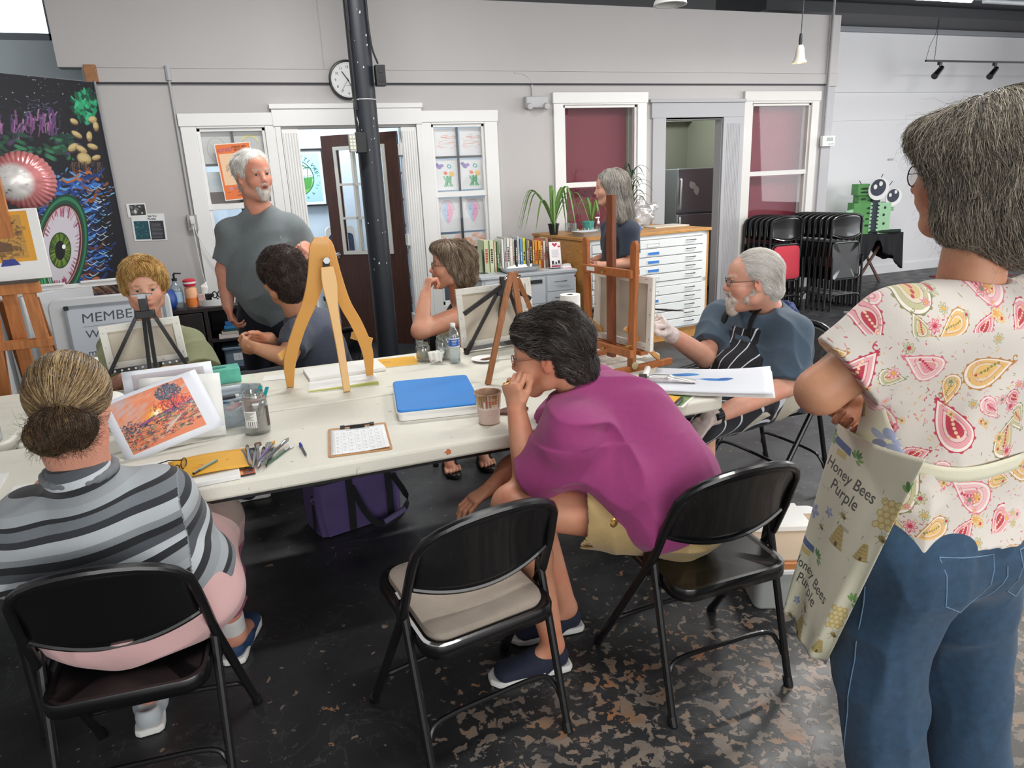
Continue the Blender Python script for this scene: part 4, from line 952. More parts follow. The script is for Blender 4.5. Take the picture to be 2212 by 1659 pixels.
bg=Body(k=.05);bg.M=Matrix.Translation((4.02,6.72,zt_));bg.ell((0,0,.12),(.12,.07,.115));bg.cap((-.06,0,.12),(.16,0,.22),.07,.03,fa=.5);bg.cap((-.08,0,.2),(-.02,0,.3),.06,.03,fa=.5);bg.disp=lambda X:(vnoise(X*22)-.5)*.035;bg.dm=.03
o=sdf_obj('plastic_bag',bg,.008,thin('plastic_film',0xe8e8ea,.2,.2,.35,0xd4d2d0),None);tag(o,'crumpled clear plastic bag beside the dark-leaved plant','bag')
ba=MB();ba.box(-.03,.03,-.02,.02,0,.03);ba=ba.build('blue_block',mat('tape_blue'));ba.location=(3.78,6.42,zt_);tag(ba,'small blue block in front of the woven pot','block')
# dark shelf unit behind the standing man
m_esp=mat('espresso',0x231c1e,.5)
su=thing('shelf_unit','low dark brown shelf unit behind the standing man','shelf unit',(-.28,6.0,0))
m=MB();m.box(-.55,.75,0,.42,.785,.815);m.box(-.55,-.52,0,.42,0,.785);m.box(-.02-.1,.01-.1,.0,.42,0,.785);m.box(.72,.75,0,.42,0,.785);m.box(-.55,.75,.40,.42,0,.785);m.box(-.10,.72,.0,.40,.53,.55);m.box(-.10,.72,.0,.40,.28,.30);m.box(-.55,.75,0,.42,.03,.06);m.build('case',m_esp,su,bev=.002)
m=MB();m.box(-.515,-.325,-.018,.0,.06,.78);d_=m.build('door',m_esp,su,bev=.003);m=MB();m.sphere((-.365,-.035,.515),.017);m.cyl((-.365,-.03,.515),(-.365,-.018,.515),.006);m.build('knob',m_chrome,d_)
m=MB();m.box(-.32,-.13,-.018,.0,.06,.78);d_=m.build('door',m_esp,su,bev=.003);m=MB();m.sphere((-.155,-.035,.515),.017);m.cyl((-.155,-.03,.515),(-.155,-.018,.515),.006);m.build('knob',m_chrome,d_)
for k,(nm,c,hh,w_)in enumerate((('white',0xcfc6c0,.03,.27),('cream',0xb8b0a2,.022,.24),('dark teal',0x1f4a50,.018,.23),('blue',0x2a78ac,.026,.23),('deep blue',0x2e5f9c,.028,.23))):
 z=.552+[0,.032,.056,.076,.104][k];t=thing('book','%s book lying in the small pile in the dark shelf, %s'%(nm,('at the bottom','second from the bottom','in the middle','second from the top','on top')[k]),'book',(-.20+.01*k,6.12,z),0,'books lying in the dark shelf unit')
 m=MB();m.box(-w_/2+.02,w_/2,-.10,.06,0,hh*.12);m.box(-w_/2+.02,w_/2,-.10,.06,hh*.88,hh);m.box(-w_/2+.02,w_/2,-.102,-.098,0,hh);m.build('cover',mat('book%x'%c,c,.5),t);m=MB();m.box(-w_/2+.022,w_/2-.003,-.097,.058,hh*.1,hh*.9);m.build('pages',mat('pages'),t)
bn=thing('storage_bin','grey-blue lidded storage bin with a white label in the dark shelf unit','bin',(-.17,6.14,.302));m=MB();m.prism(rrect(.26,.24,.02),0,.15,M=Matrix.Identity(4));m.build('box',mat('bin_blue',0x66798a,.5),bn,bev=.006);m=MB();m.prism(rrect(.285,.265,.025),.15,.172);m.build('lid',mat('bin_blue'),bn,bev=.005)
cv=Canvas(160,60,0xc9ccd0);cv.text('LOST',40,44,44,0xa8acb2,bold=1);m=MB();m.quad((-.06,-.1215,.06),(.09,-.1215,.06),(.09,-.1215,.12),(-.06,-.1215,.12));m.build('label',cv.mat('bin_label',.5),bn,smooth=False)
# on the shelf unit
zs_=.815
def on(name,label,cat,x,y,z=zs_):return thing(name,label,cat,(x,y,z))
sb=on('sanitizer_bottle','clear sanitizer bottle with a black pump behind the blonde woman','bottle',-.58,6.16);m=MB();m.lathe([(0,0),(.042,0),(.045,.02),(.045,.15),(.04,.17),(.018,.20),(.018,.215)],n=24);m.build('bottle',thin('clear_liquid',0xe4eef2,.12,.03,.2),sb);m=MB();m.lathe([(.0455,.05),(.0458,.13)],n=24);m.build('label',mat('label_blue',0xaac6dc,.5),sb);m=MB();m.cyl((0,0,.215),(0,0,.235),.02,n=16);m.cyl((0,0,.235),(0,0,.27),.008);m.bar((.012,0,.27),(-.0,0,.272),.03,.014);m.bar((0,0,.275),(.055,0,.268),.016,.010);m.build('pump',mat('box_black'),sb)
wt=on('wipes_tub','orange wipes tub with a red and white lid','tub',-.475,6.14);m=MB();m.lathe([(0,0),(.043,0),(.047,.02),(.046,.14),(.036,.16),(.036,.165)],n=24);m.build('tub',mat('tub_peach',0xe0a880,.4),wt);m=MB();m.lathe([(.0475,.012),(.0478,.075)],n=24);m.build('label',mat('label_orange',0xe07a34,.5),wt);m=MB();m.lathe([(.036,.165),(.045,.168),(.048,.19),(.047,.215),(.03,.225),(0,.225)],n=24);m.build('lid',mat('lid_red',0xc22a3c,.4),wt);m=MB();m.lathe([(.0483,.188),(.0483,.202)],n=24);m.build('lid_band',m_trimw,wt)
bk_=on('basket','low white oval basket of small supplies on the dark shelf unit','basket',-.30,6.16);m=MB();m.lathe([(0,0),(.12,0),(.125,.05),(.118,.05),(.115,.006)],n=32);o=m.build('basket',m_trimw,bk_);o.scale=(1.2,.75,1)
def sup(nm,lab,fn,c):o=MB();fn(o);o=o.build(nm,c);tag(o,lab,'supply');return o
sup('sharpener','black sharpener in the white basket',lambda o:(o.box(-.375,-.33,6.13,6.18,zs_+.015,zs_+.09),o.cyl((-.35,6.12,zs_+.06),(-.31,6.12,zs_+.09),.012)),mat('box_black'));sup('scissors','black-handled scissors in the white basket',lambda o:(o.tube([(-.30+.018*math.cos(a),6.1,zs_+.085+.025*math.sin(a))for a in np.linspace(0,6.28,12)],.005,6),o.tube([(-.26+.018*math.cos(a),6.1,zs_+.085+.025*math.sin(a))for a in np.linspace(0,6.28,12)],.005,6),o.bar((-.285,6.1,zs_+.06),(-.27,6.1,zs_+.012),.012,.003)),mat('box_black'))
sup('small_carton','white and red small carton in the white basket',lambda o:o.box(-.42,-.38,6.10,6.15,zs_+.010,zs_+.095),mat('carton_red',0xc9a49c,.6));sup('white_tape','roll of white tape in the white basket',lambda o:o.lathe([(.015,-.01),(.028,-.01),(.028,.01),(.015,.01),(.015,-.01)],(-.215,6.10,zs_+.058),axis=(0,1,.1),n=20),m_trimw)
hb_=Body(k=.03);hb_.M=Matrix.Translation((-.70,6.12,zs_));hb_.cap((0,0,.1),(.06,.02,.08),.10,.08,fa=.8);hb_.ell((-.03,0,.14),(.08,.08,.06));hb_.cap((-.06,0,.05),(.05,0,.05),.07,.06);hb_.ell((.09,-.09,.15),(.06,.05,.02),.01,op=-1);o=sdf_obj('blue_bag',hb_,.007,mat('bag_blue',0x24468c,.4,noise=.1),None);tag(o,'shiny blue bag behind the blonde woman on the shelf unit','bag')
o=MB().box(-.09,.09,-.004,.004,0,.13).build('notebook',mat('notebook_gray',0x6f7472,.7));o.location=(-.18,6.32,zs_);o.rotation_euler=(math.radians(-8),0,0);tag(o,'grey notebook leaning behind the white basket','notebook')
tp=Body(k=.01);tp.M=Matrix.Translation((-.39,6.28,zs_));tp.cap((0,0,.03),(.01,0,.13),.02,.03,fa=.4);tp.cap((.01,0,.13),(.03,0,.17),.03,.008,fa=.3);tp.ell((0,0,.028),(.06,.04,.028));o=sdf_obj('tissue',tp,.006,mat('paper_white'),None);tag(o,'white tissue sticking up from its pack behind the wipes tub','tissue')
# office clutter through the doorway, storeroom things
ot=thing('office_counter','white counter inside the office doorway','counter',(.55,8.3,0));m=MB();m.box(-.6,.18,-.1,.3,.84,.88);m.build('worktop',m_trimw,ot);m=MB();m.box(-.58,.16,-.05,.28,0,.84);m.build('base',m_cabw,ot)
for k,(x,h_,r,c)in enumerate(((.05,.20,.03,0x8c8f94),(.30,.24,.035,0xbfc4c8),(.42,.15,.03,0x4a5a70),(.56,.18,.03,0xd8d8d8),(.66,.13,.028,0x50443c))):
 o=MB();o.lathe([(0,0),(r,0),(r,h_*.7),(r*.5,h_*.85),(r*.5,h_),(0,h_)],n=16);o=o.build('bottle',mat('bt%x'%c,c,.35));o.location=(x,8.36,.88);tag(o,'%s bottle on the office counter, number %s from the left'%(('short grey','tall pale','dark blue','white','brown')[k],('one','two','three','four','five')[k]),'bottle','bottles on the office counter')
cs=thing('office_chair','blue patterned chair with a white frame in the office doorway','chair',(1.0,8.25,0),math.radians(20));m=MB();m.prism(rrect(.36,.62,.06),-.012,.012,RM((0,0,.95),rx=PI/2));m.build('back_frame',m_trimw,cs)
m=MB();m.prism(rrect(.30,.50,.05),-.02,.02,RM((0,-.006,.93),rx=PI/2));m.build('backrest',mat('blue_pattern',0x40526e,.8,noise=.8,nscale=70),cs);m=MB();m.box(-.2,.2,-.25,.2,.42,.47);m.build('seat',mat('blue_pattern'),cs)
for x in(-.18,.18):
 for y in(-.22,.18):m=MB();m.cyl((x,y,0),(x,y,.66 if y>0 else.42),.014);m.build('leg',m_trimw,cs)
fs_=thing('bookcase','tall bookcase seen in the gap beside the brown door','bookcase',(1.86,7.75,0));m=MB();m.box(-.10,.10,0,.9,0,.02);m.box(.08,.1,0,.9,0,2.0)
for z in(.3,.6,.9,1.2,1.5,1.8,2.0):m.box(-.10,.1,0,.9,z,z+.02)
m.build('case',mat('case_brown',0x5a4234,.6),fs_)
R=random.Random(21);rows=0
for z in(.32,.62,.92,1.22,1.52):
 for k in range(7):
  hh=.028;c=R.choice([0xb8b4a8,0x8a4a3a,0x3a4a5a,0xd0ccc0,0x9a7a4a]);o=MB().box(-.09,.07,.02,.3,0,hh).build('book',mat('bb%x'%c,c,.6));o.location=(1.86,7.75,z+k*(hh+.002));tag(o,'book piled flat in the bookcase beside the brown door, %s shelf, %s of its pile'%(('lowest','second','third','fourth','top')[int(z/.3)-1],('bottom','second','third','fourth','fifth','sixth','top')[k]),'book','books piled in the bookcase by the brown door')
fg=thing('refrigerator','silver two-door refrigerator in the storeroom','refrigerator',(6.08,8.62,0),math.radians(-8))
m_fr=mat('fridge_steel',0xaab4ba,.3,.55);m=MB();m.box(-.36,.36,.04,.72,.02,1.72);m.build('body',mat('fridge_side',0x8a9298,.4),fg,bev=.01)
m=MB();m.box(-.36,.36,0,.045,1.12,1.72);d_=m.build('door',m_fr,fg,bev=.012);m=MB();m.tube(bez([(-.31,0,1.16),(-.33,-.05,1.22),(-.33,-.06,1.4),(-.31,-.03,1.55),(-.31,0,1.58)],5),.014,8);m.build('handle',m_trimw,d_)
m=MB();m.box(-.36,.36,0,.045,.05,1.10);d_=m.build('door',m_fr,fg,bev=.012);m=MB();m.tube(bez([(-.31,0,1.06),(-.33,-.05,1.0),(-.33,-.06,.8),(-.31,0,.62)],5),.014,8);m.build('handle',m_trimw,d_)
for k,(x,z,s)in enumerate(((-.14,1.50,.06),(-.07,1.42,.07))):
 m=MB();m.prism(blob(9,s,30+k),0,.002,RM((x,-.001,z),rx=PI/2));m.build('magnet_note',m_trimw,fg)
ss=thing('storage_shelf','storeroom shelf of yellow parts bins left of the refrigerator','shelf unit',(5.35,9.1,0));m=MB()
for z in(.98,1.06,1.44,1.46,1.8):m.box(-.45,.20,0,.4,z,z+.02)
m.box(-.45,-.43,0,.4,0,2.0);m.box(-.45,.20,.38,.4,0,2.0);m.build('case',mat('shelf_gray',0x8f9080,.6),ss)
m_y=mat('bin_yellow',0xc8a83a,.5);proto_b=None
for r_ in range(3):
 for c_ in range(5):
  if proto_b is None:
   m=MB();m.T=None;m._add([(-.055,0,0),(.055,0,0),(.055,.2,0),(-.055,.2,0),(-.06,-.01,.06),(.06,-.01,.06),(.06,.2,.10),(-.06,.2,.10),(-.06,.05,.10),(.06,.05,.10)],[(0,1,2,3),(0,1,5,4),(1,2,6,9,5),(3,0,4,8,7),(2,3,7,6)]);proto_b=m.build('parts_bin',m_y,solid=.004);o=proto_b
  else:o=proto_b.copy();C.objects.link(o)
  o.location=(5.02+c_*.125,9.08,1.082+r_*.115);tag(o,'yellow parts bin, %s row, %s from the left in the storeroom'%(('bottom','middle','top')[r_],('first','second','third','fourth','fifth')[c_]),'bin','yellow parts bins in the storeroom')
for k,(x,z,w_,h_,c)in enumerate(((5.05,1.48,.10,.16,0x1c1e22),(5.20,1.48,.16,.12,0x24272c),(5.40,1.48,.18,.06,0x9a9c98),(5.2,1.82,.3,.05,0x6a6e60))):
 o=MB().box(-w_/2,w_/2,0,.25,0,h_).build('carton',mat('ct%x'%c,c,.6),bev=.004);o.location=(x,9.1,z);tag(o,'%s on the storeroom shelf above the yellow bins'%('tall black box','wide black box','flat grey box','flat olive tray')[k],'box')
o=MB().box(-.4,.33,-.02,.3,0,.95).build('dark_panel',mat('panel_navy',0x1d2431,.35),bev=.01);o.location=(5.32,8.98,0);tag(o,'plain dark navy panel under the yellow bins','dark_panel')  # plain dark panel standing in for the dark things under the bins
# ---------------------------------------------------------------- mural, boards and lamps
cv=Canvas(1200,1472,0x14131c);R=random.Random(9)
def m_(x,y):
 w_=-0.000511*x-0.000053*y+1;return((2.306764*x-0.637887*y+713.35)/w_,(-0.257635*x+2.606882*y-411.3)/w_)
def mp(P):return[m_(*p)for p in P]
def strk(P,wd,c,al=1.0):cv.line(mp(bez(P,6)),wd,c,al)
for i in range(160):x,y=R.uniform(-180,215),R.uniform(160,290);a,b=m_(x,y);r=R.choice([1.5,2,2.5,4]);cv.ell(a,b,r,r,R.choice([0xd8dce4,0x9aa4b8,0xb8c0d0]),.8,soft=.5)
for i in range(90):x=R.uniform(-120,130);y=285+R.uniform(-18,22)-.1*x;strk([(x,y),(x+R.uniform(-3,3),y-R.uniform(8,20)),(x+R.uniform(-4,6),y-R.uniform(18,30))],R.uniform(6,16),R.choice([0x7a4a78,0x5a3a6a,0x9a6a94,0x3a2c50]),.8)
for i in range(50):x,y=R.gauss(85,26),R.gauss(238,14);strk([(x,y),(x+R.uniform(-20,20),y+R.uniform(-6,14))],R.uniform(2,6),R.choice([0x4a5a70,0x6a7a94,0x2c3c54,0x8a94a8]),.35)
for i in range(120):x,y=R.uniform(-150,160),310+R.uniform(-22,34);strk([(x,y),(x+R.uniform(-26,26),y+R.uniform(-10,10))],R.uniform(12,30),R.choice([0x1f4a34,0x2c6a48,0x15302a,0x3a8058,0x4a3a5a]),.5)
for i in range(130):
 a=R.uniform(0,6.28);q=R.random()**.5;x,y=183+q*24*math.cos(a),232+q*36*math.sin(a);strk([(x,y),(x+R.uniform(-8,8),y-R.uniform(2,12))],R.uniform(12,30),R.choice([0x1f8a5a,0x2fa070,0x14583c,0x3ab884,0x0f3a30]),.55)
for(x,y,rx,ry,t)in((160,262,11,7,.3),(200,258,13,8,-.3),(207,272,8,12,.2),(193,294,8,13,.3),(166,290,15,7,.5),(158,318,17,8,-.5),(176,322,16,8,.5),(200,316,15,7,.2),(182,342,20,15,.1),(208,340,14,6,-.3)):
 a,b=m_(x,y);cv.ell(a,b+8,rx*2.5,ry*2.7,0x4a3c30,.9,rot=t,soft=.15);cv.ell(a,b,rx*2.4,ry*2.5,0xb09a68,1,rot=t,soft=.1);cv.ell(a-4,b-5,rx*1.7,ry*1.5,0xcdb884,.8,rot=t,soft=.3)
 for k in range(6):cv.line([(a+(k-3)*rx*.6,b+ry*1.2),(a+(k-3)*rx*.7,b+ry*3)],3,0x6a4a30,.6)
for i in range(60):x=R.uniform(150,222);strk([(x,350),(x+R.uniform(-4,4),366),(x+R.uniform(-10,10),385)],2.5,R.choice([0x8a6038,0x4a3426,0x2c3a50]),.8)
for i in range(420):
 y=R.uniform(368,640);x0=100+R.uniform(-30,90)+max(0,y-500)*.1;l=R.uniform(16,60);up=-18*(1 if R.random()<.6 else-.6);blue=R.random()<(.72 if y<560 else.42)
 c=R.choice([0x1c3a78,0x274f9c,0x3a72c0,0x10224a,0x15182c,0x5a9ad8]if blue else[0x8a4a2c,0xb0683c,0x5a2c24,0x1a1624,0x3a2430]);strk([(x0,y),(x0+l*.4,y+8),(x0+l*.8,y+2),(x0+l,y+up*.5)],R.uniform(5,20),c,.8)
for i in range(50):y=R.uniform(400,620);x0=R.uniform(175,235);strk([(x0,y),(x0+9,y+4),(x0+20,y-3)],5,R.choice([0x9ac8f0,0xc8dce8,0x6ab0e0]),.8)
for i in range(30):strk([(205+R.uniform(0,20)+i*.9,400+i*8),(225+i*.9,405+i*8),(240+i*1.0,398+i*8)],12,0x12121a,.6)
def eyep(cx,cy,rx,ry,t,n=60):return[(cx+rx*math.cos(a)*math.cos(t)-ry*math.sin(a)*math.sin(t),cy+rx*math.cos(a)*math.sin(t)+ry*math.sin(a)*math.cos(t))for a in np.linspace(0,2*PI,n,endpoint=False)]
for k,c in((58,0x17402e),(55,0x2f7a54),(51,0x1c4a36),(47,0x3a2020),(45,0xb08474),(43,0x5a2a34)):cv.poly(mp(eyep(131,537,k,k*1.98+4,.14)),c)
cv.poly(mp(eyep(130,537,40,92,.14)),0xcac4cc)
for i in range(130):
 a=R.uniform(0,6.28);e=eyep(130,537,40,92,.14)[int(a/6.283*60)%60];q=R.uniform(.75,.9);wgt=abs(math.sin(a));strk([e,(130+(e[0]-130)*q+R.uniform(-3,3),537+(e[1]-537)*q)],R.uniform(2,7),R.choice([0x7a2848,0x9a3a58,0xb06a84]),.25+.5*wgt)
cv.poly(mp(eyep(130,541,24,39,0)),0x24401c)
for i in range(90):a=i/90*2*PI;cv.line(mp([(130+9*math.cos(a),541+14*math.sin(a)),(130+22*math.cos(a),541+36*math.sin(a))]),R.uniform(2,5),R.choice([0x6a8a2c,0x8aa63a,0x4a6a24,0xb0b840,0x3a5420]),.8)
cv.poly(mp(eyep(130,541,11,21,0)),0x0c0c10);cv.poly(mp(eyep(138,533,4,5,0)),0xf0f4f4)
for i in range(60):x,y=R.uniform(84,108),R.uniform(600,650);strk([(x,y-30),(x+6,y),(x+16,y+20)],7,R.choice([0x3a9a5a,0x2a7044,0x64c07a,0x1c4a34]),.6)
for i in range(40):x=R.uniform(165,235);strk([(x,612),(x+14,620),(x+30,634)],6,R.choice([0x6a4a34,0x8a5a3c,0x3a2c28,0xa08058]),.6)
mt=thing('mural_panel','large dark painted mural with a green eyeball, leaning across the left corner','mural',(-1.02,7.17,0));dx,dy=-.7413,-.6712
m=MB();ax=Vector((dx*1.5,dy*1.5,0));nn_=Vector((-dy,dx,0))*-1;nn_=Vector((.67,-.74,0)).normalized()
m.quad(tuple(ax+nn_*.0+Vector((0,0,.78))),(0,0,.78),(0,0,2.62),tuple(ax+Vector((0,0,2.62))));m.build('painting',cv.mat('mural_painting',.6),mt,smooth=False)
m=MB();T=RM(rz=math.atan2(-dy,-dx));m.box(-1.5,0.012,.012,.03,.77,2.625,M=T);m.box(0.0,.018,-.01,.03,.3,2.63,M=T);m.build('backing_panel',mat('panel_edge',0x8b8c90,.6),mt)
# white board standing in front of the mural
cv=Canvas(490,800,0xc3cad2)
for(s,x,y,z,r)in(('MEMBERS',60,112,92,-.03),('Welcome back!!!',66,220,78,-.02),('member (note)',62,345,64,-.01),('- New badges',130,425,58,-.01),('- Clay moved',130,500,58,-.01),('- special',200,570,54,-.01),('forms',150,660,54,0),('- list',150,735,50,0)):cv.text(s,x,y,z,0x41474e,rot=r,sx=.92,shear=.12)
cv.line([(66,140),(440,128)],3,0x6a7078);cv.text('Tues',400,36,30,0x41474e)
for k in range(6):cv.line([(380+k*16,45+2*math.sin(k)),(396+k*16,44)],2,0x6a7078)
bt=thing('whiteboard','white board with handwritten notes for members, left of the blonde woman','whiteboard',(-1.30,5.60,0),math.radians(3));L0=RM((0,0,0),rx=math.radians(-6))
m=MB();m.T=L0;m.prism(rrect(.78,.95,.07,6),-.02,.02,RM((.325,0,.55),rx=PI/2));m.build('shell',mat('shell_white',0xc9cbcc,.5),bt,bev=.012)
m=MB();m.T=L0;m.quad((.05,-.028,.14),(.66,-.028,.14),(.66,-.028,.955),(.05,-.028,.955));m.build('writing_surface',cv.mat('whiteboard_notes',.35),bt,smooth=False)
m=MB();m.T=L0
for a,b,c,d in((.035,.05,.12,.97),(.66,.675,.12,.97),(.035,.675,.955,.97)):m.box(a,b,-.034,-.018,c,d)
m.build('frame',mat('alu_gray',0x83888d,.4,.4),bt);m=MB();m.T=L0;m.prism(rrect(.03,.03,.008),-.004,.004,RM((.05,-.034,.955),rx=PI/2));m.build('corner_cap',m_dark,bt)
for k in range(5):
 o=thing('folded_table','folded white table standing on edge by the whiteboard, %s from the left'%('first','second','third','fourth','fifth')[k],'table',(-1.78+.10*k,5.9+.05*k,0),math.radians(62),'folded white tables on edge');m=MB();m.box(-.35,.35,-.02,.02,.02,1.05);m.build('tabletop',mat('shell_white'),o,bev=.012)
 m=MB();m.box(-.3,.3,.02,.03,.2,.9);m.build('recess',m_cabg,o)
o=MB();o.box(-.45,.35,-.012,.012,0,.03);o.box(-.4,-.1,-.02,.02,.03,.045);o.box(.0,.25,-.02,.02,.03,.045);o=o.build('marker_rail',m_trimw,bev=.003);o.location=(-1.16,5.82,1.075);o.rotation_euler=(0,0,math.radians(5));tag(o,'white marker rail with black gaps on top of the whiteboard','rail')
# floor easel with a small print
fe=thing('floor_easel','tall orange-brown wooden floor easel at the left edge holding a print','easel',(-1.16,4.2,0));m_pine=mat('easel_orange',0xb5713a,.5,wood=(10,10,1.2));m_pined=mat('easel_orange_dark',0x8a5430,.55,wood=(10,10,1.2))
for sx in(-1,1):m=MB();m.bar((sx*.085,0,1.25),(sx*.165-.02*(sx<0),-.02,0),.055,.03,side=(1,0,0));m.build('leg',m_pine,fe)
m=MB();m.bar((-.02,.05,1.9),(-.02,.10,.15),.06,.03,side=(1,0,0));m.build('mast',m_pine,fe);m=MB();m.bar((0.03,-.01,1.82),(.03,.02,1.25),.10,.025,side=(1,0,0));m.build('mast',m_pine,fe)
for z,wz in((1.27,.055),(.985,.045)):m=MB();m.box(-.14,.14,-.025,.02,z-wz/2,z+wz/2);m.build('rung',m_pine,fe,bev=.002)
m=MB();m.box(-.20,.14,-.055,.0,1.298,1.312);m.build('ledge',mat('easel_ledge',0x4a4038,.6),fe)
for sx in(-1,1):m=MB();m.bar((sx*.07,.12,1.2),(sx*.09,.42,0),.045,.025,side=(1,0,0));m.build('leg',m_pined,fe)
cv=Canvas(200,190,0xd99a2c);cv.rect(14,14,176,176,0xb98a40)
for i in range(90):x,y=R.uniform(20,165),R.uniform(24,168);cv.rect(x,y,x+R.uniform(4,26),y+R.uniform(4,18),R.choice([0x7a5530,0x94682f,0xb4853a,0x5c4028,0xc89a48]),.6)
cv.rect(20,30,60,160,0xc09a50,.7);cv.rect(50,46,100,72,0x7a5a38);cv.poly([(60,110),(80,90),(100,112),(130,120),(130,150),(60,150)],0x6a4a30)
for i in range(30):x=R.uniform(120,165);y=R.uniform(30,160);cv.line([(x,y),(x+R.uniform(-12,12),y+R.uniform(4,14))],3,0x5a4426,.7)
pr=thing('art_print','white board with a small orange print held by blue tape, on the floor easel','print',(-1.115,4.2,1.312));L1=RM((0,-.02,0),rx=math.radians(-4),ry=math.radians(-1));m=MB();m.T=L1;m.box(-.16,.16,0,.012,0,.345);m.build('mount_board',m_trimw,pr,bev=.002)
m=MB();m.T=L1;m.quad((-.15,-.001,.09),(.115,-.001,.09),(.115,-.001,.335),(-.15,-.001,.335));m.build('print',cv.mat('orange_print',.5),pr,smooth=False)
m=MB();m.T=L1;m.prism([(-.03,.105),(.02,.105),(.04,.075),(-.045,.072)],0,.002,RM((0,-.0015,0),rx=PI/2));m.build('blue_tape',mat('tape_navy',0x2c3c8a,.5),pr);m=MB();m.T=L1;m.prism([(-.07,.35),(-.01,.35),(-.015,.325),(-.08,.325)],0,.002,RM((0,-.0015,0),rx=PI/2));m.build('blue_tape',mat('tape_navy',0x2c3c8a,.5),pr)
# foil balloon
bl_=Body(k=.02);bl_.M=Matrix.Translation((-1.40,6.0,1.83))@Euler((0,0,math.radians(20))).to_matrix().to_4x4();bl_.ell((0,0,0),(.185,.10,.19))
bl_.disp=lambda X:.010*np.abs(np.sin(np.arctan2(X[:,2]-1.83,X[:,0]+1.40)*17))*np.clip((np.hypot(X[:,2]-1.83,X[:,0]+1.40)-.10)/.09,0,1)+(vnoise(X*30)-.5)*.004;bl_.dm=.02
o=sdf_obj('foil_balloon',bl_,.006,mat('foil_balloon',0xc08080,.25,metal=.2,attr='Col'),None,lambda V,b:mixc(mixc(np.tile(A3(0xc07878),(len(V),1)),A3(0xd8d4d0),((.135-np.hypot(V[:,0]+1.45,V[:,2]-1.82))*30)),A3(0x6a6464),(vnoise(V*60)-.72)*6*(np.hypot(V[:,0]+1.44,V[:,2]-1.82)<.1)),it=0);tag(o,'round pink and white foil balloon in front of the mural','balloon')
st_=MB();st_.tube(bez([(-1.40,6.0,1.64),(-1.42,6.0,1.4),(-1.38,5.95,1.1)],6),.0015,5);tag(st_.build('balloon_string',m_trimw),'thin string hanging from the foil balloon','string')
# lamps
m_tubee=mat('lamp_tube',0xffffff,.4,emit=0xf4f8ff,estr=9)
for k,(x,lit)in enumerate(((4.9,1),(6.42,0))):
 fl=thing('fluorescent_fixture',('lit' if lit else 'unlit')+' fluorescent strip light under the dark ceiling, %s one at the top right'%('left' if lit else 'right'),'ceiling light',(x,5.0,3.03));m=MB();m.box(0,1.42,-.07,.07,.02,.08);m.build('housing',mat('fixture_white',0xb9bec2,.5),fl,bev=.004)
 m=MB();m.cyl((.03,0,.0),(1.39,0,.0),.019);m.build('tube',m_tubee if lit else mat('fixture_white'),fl);m=MB();m.cyl((.2,0,.08),(.2,0,1.07),.004);m.build('hanger',m_steel,fl);m=MB();m.cyl((1.2,0,.08),(1.2,0,1.07),.004);m.build('hanger',m_steel,fl)
 if lit:area('fluorescent_light',(x+.7,5.0,3.0),(0,0,0),1.35,.12,26,(1,.98,.96))
for k,(x,y)in enumerate(((.2,1.0),(2.8,1.0),(.0,4.9),(3.6,3.9),(7.5,4.2))):  # strip lights added overhead, out of view, to brighten the room
 fl=thing('fluorescent_fixture','added unseen strip light above the room, number %s from the camera'%('one','two','three','four','five')[k],'ceiling light',(x,y,3.75));m=MB();m.box(0,1.42,-.07,.07,.02,.08);m.build('housing',mat('fixture_white'),fl,bev=.004);m=MB();m.cyl((.03,0,.0),(1.39,0,.0),.019);m.build('tube',m_tubee,fl)
 m=MB();m.cyl((.2,0,.08),(.2,0,.35),.004);m.build('hanger',m_steel,fl);m=MB();m.cyl((1.2,0,.08),(1.2,0,.35),.004);m.build('hanger',m_steel,fl)
 area('added_strip_light',(x+.7,y,3.72),(0,0,0),1.35,.12,34 if y>2.5 else 16,(1,.98,.95))
pd=thing('pendant_lamp','small bell-shaped pendant lamp hanging on a long black cord','lamp',(4.44,5.0,2.5));m=MB();m.cyl((0,0,.21),(0.01,0,1.6),.004);m.build('cord',m_dark,pd);m=MB();m.lathe([(.0,.22),(.012,.22),(.016,.17),(.014,.13),(0,.13)],n=16);m.build('socket',m_dark,pd)
m=MB();m.lathe([(.016,.135),(.028,.12),(.036,.07),(.042,.03),(.062,.0),(.060,.0),(.038,.032),(.032,.07),(.022,.115)],n=24);m.build('shade',mat('glass_shade',0xd8d4c8,.15,.3),pd);m=MB();m.sphere((0,0,.03),.028,12,sc=(1,1,1.25));m.build('bulb',mat('bulb_glow',0xffffff,.4,emit=0xffe8c0,estr=6),pd)
dl_=thing('dome_lamp','white dome lamp at the top edge above the maroon window','lamp',(3.2,5.0,2.885));m=MB();m.lathe([(.105,0),(.125,.0),(.12,.02),(.09,.07),(.05,.09),(.045,.16),(.02,.17),(.02,.2),(0,.2)],n=32);m.build('shade',m_trimw,dl_);m=MB();m.cyl((0,0,.2),(0,0,1.2),.006);m.build('rod',m_dark,dl_)
tl_=thing('track_light','black track light bar with spot heads on the right before the white wall','track light',(9.10,7.8,3.0));m=MB();m.box(0,3.6,-.015,.015,-.012,.012);m.build('track',m_tube,tl_)
m=MB();m.tube([(.16+.004*math.sin(k*2),0,k*.02)for k in range(30)],.004,6);m.build('chain',m_tube,tl_);m=MB();m.tube(bez([(0.0,0,.01),(.05,0,.2),(.14,.01,.35),(.16,0,.6)],5),.003,5);m.build('cord',m_tube,tl_)
for x in(.27,1.35,2.45):
 m=MB();m.box(x-.025,x+.025,-.02,.02,-.05,-.01);m.cyl((x,0,-.05),(x,0,-.10),.008);m.cyl((x-.10,-.02,-.20),(x+.07,.02,-.08),.045,.034,n=18);m.build('spot_head',m_tube,tl_)
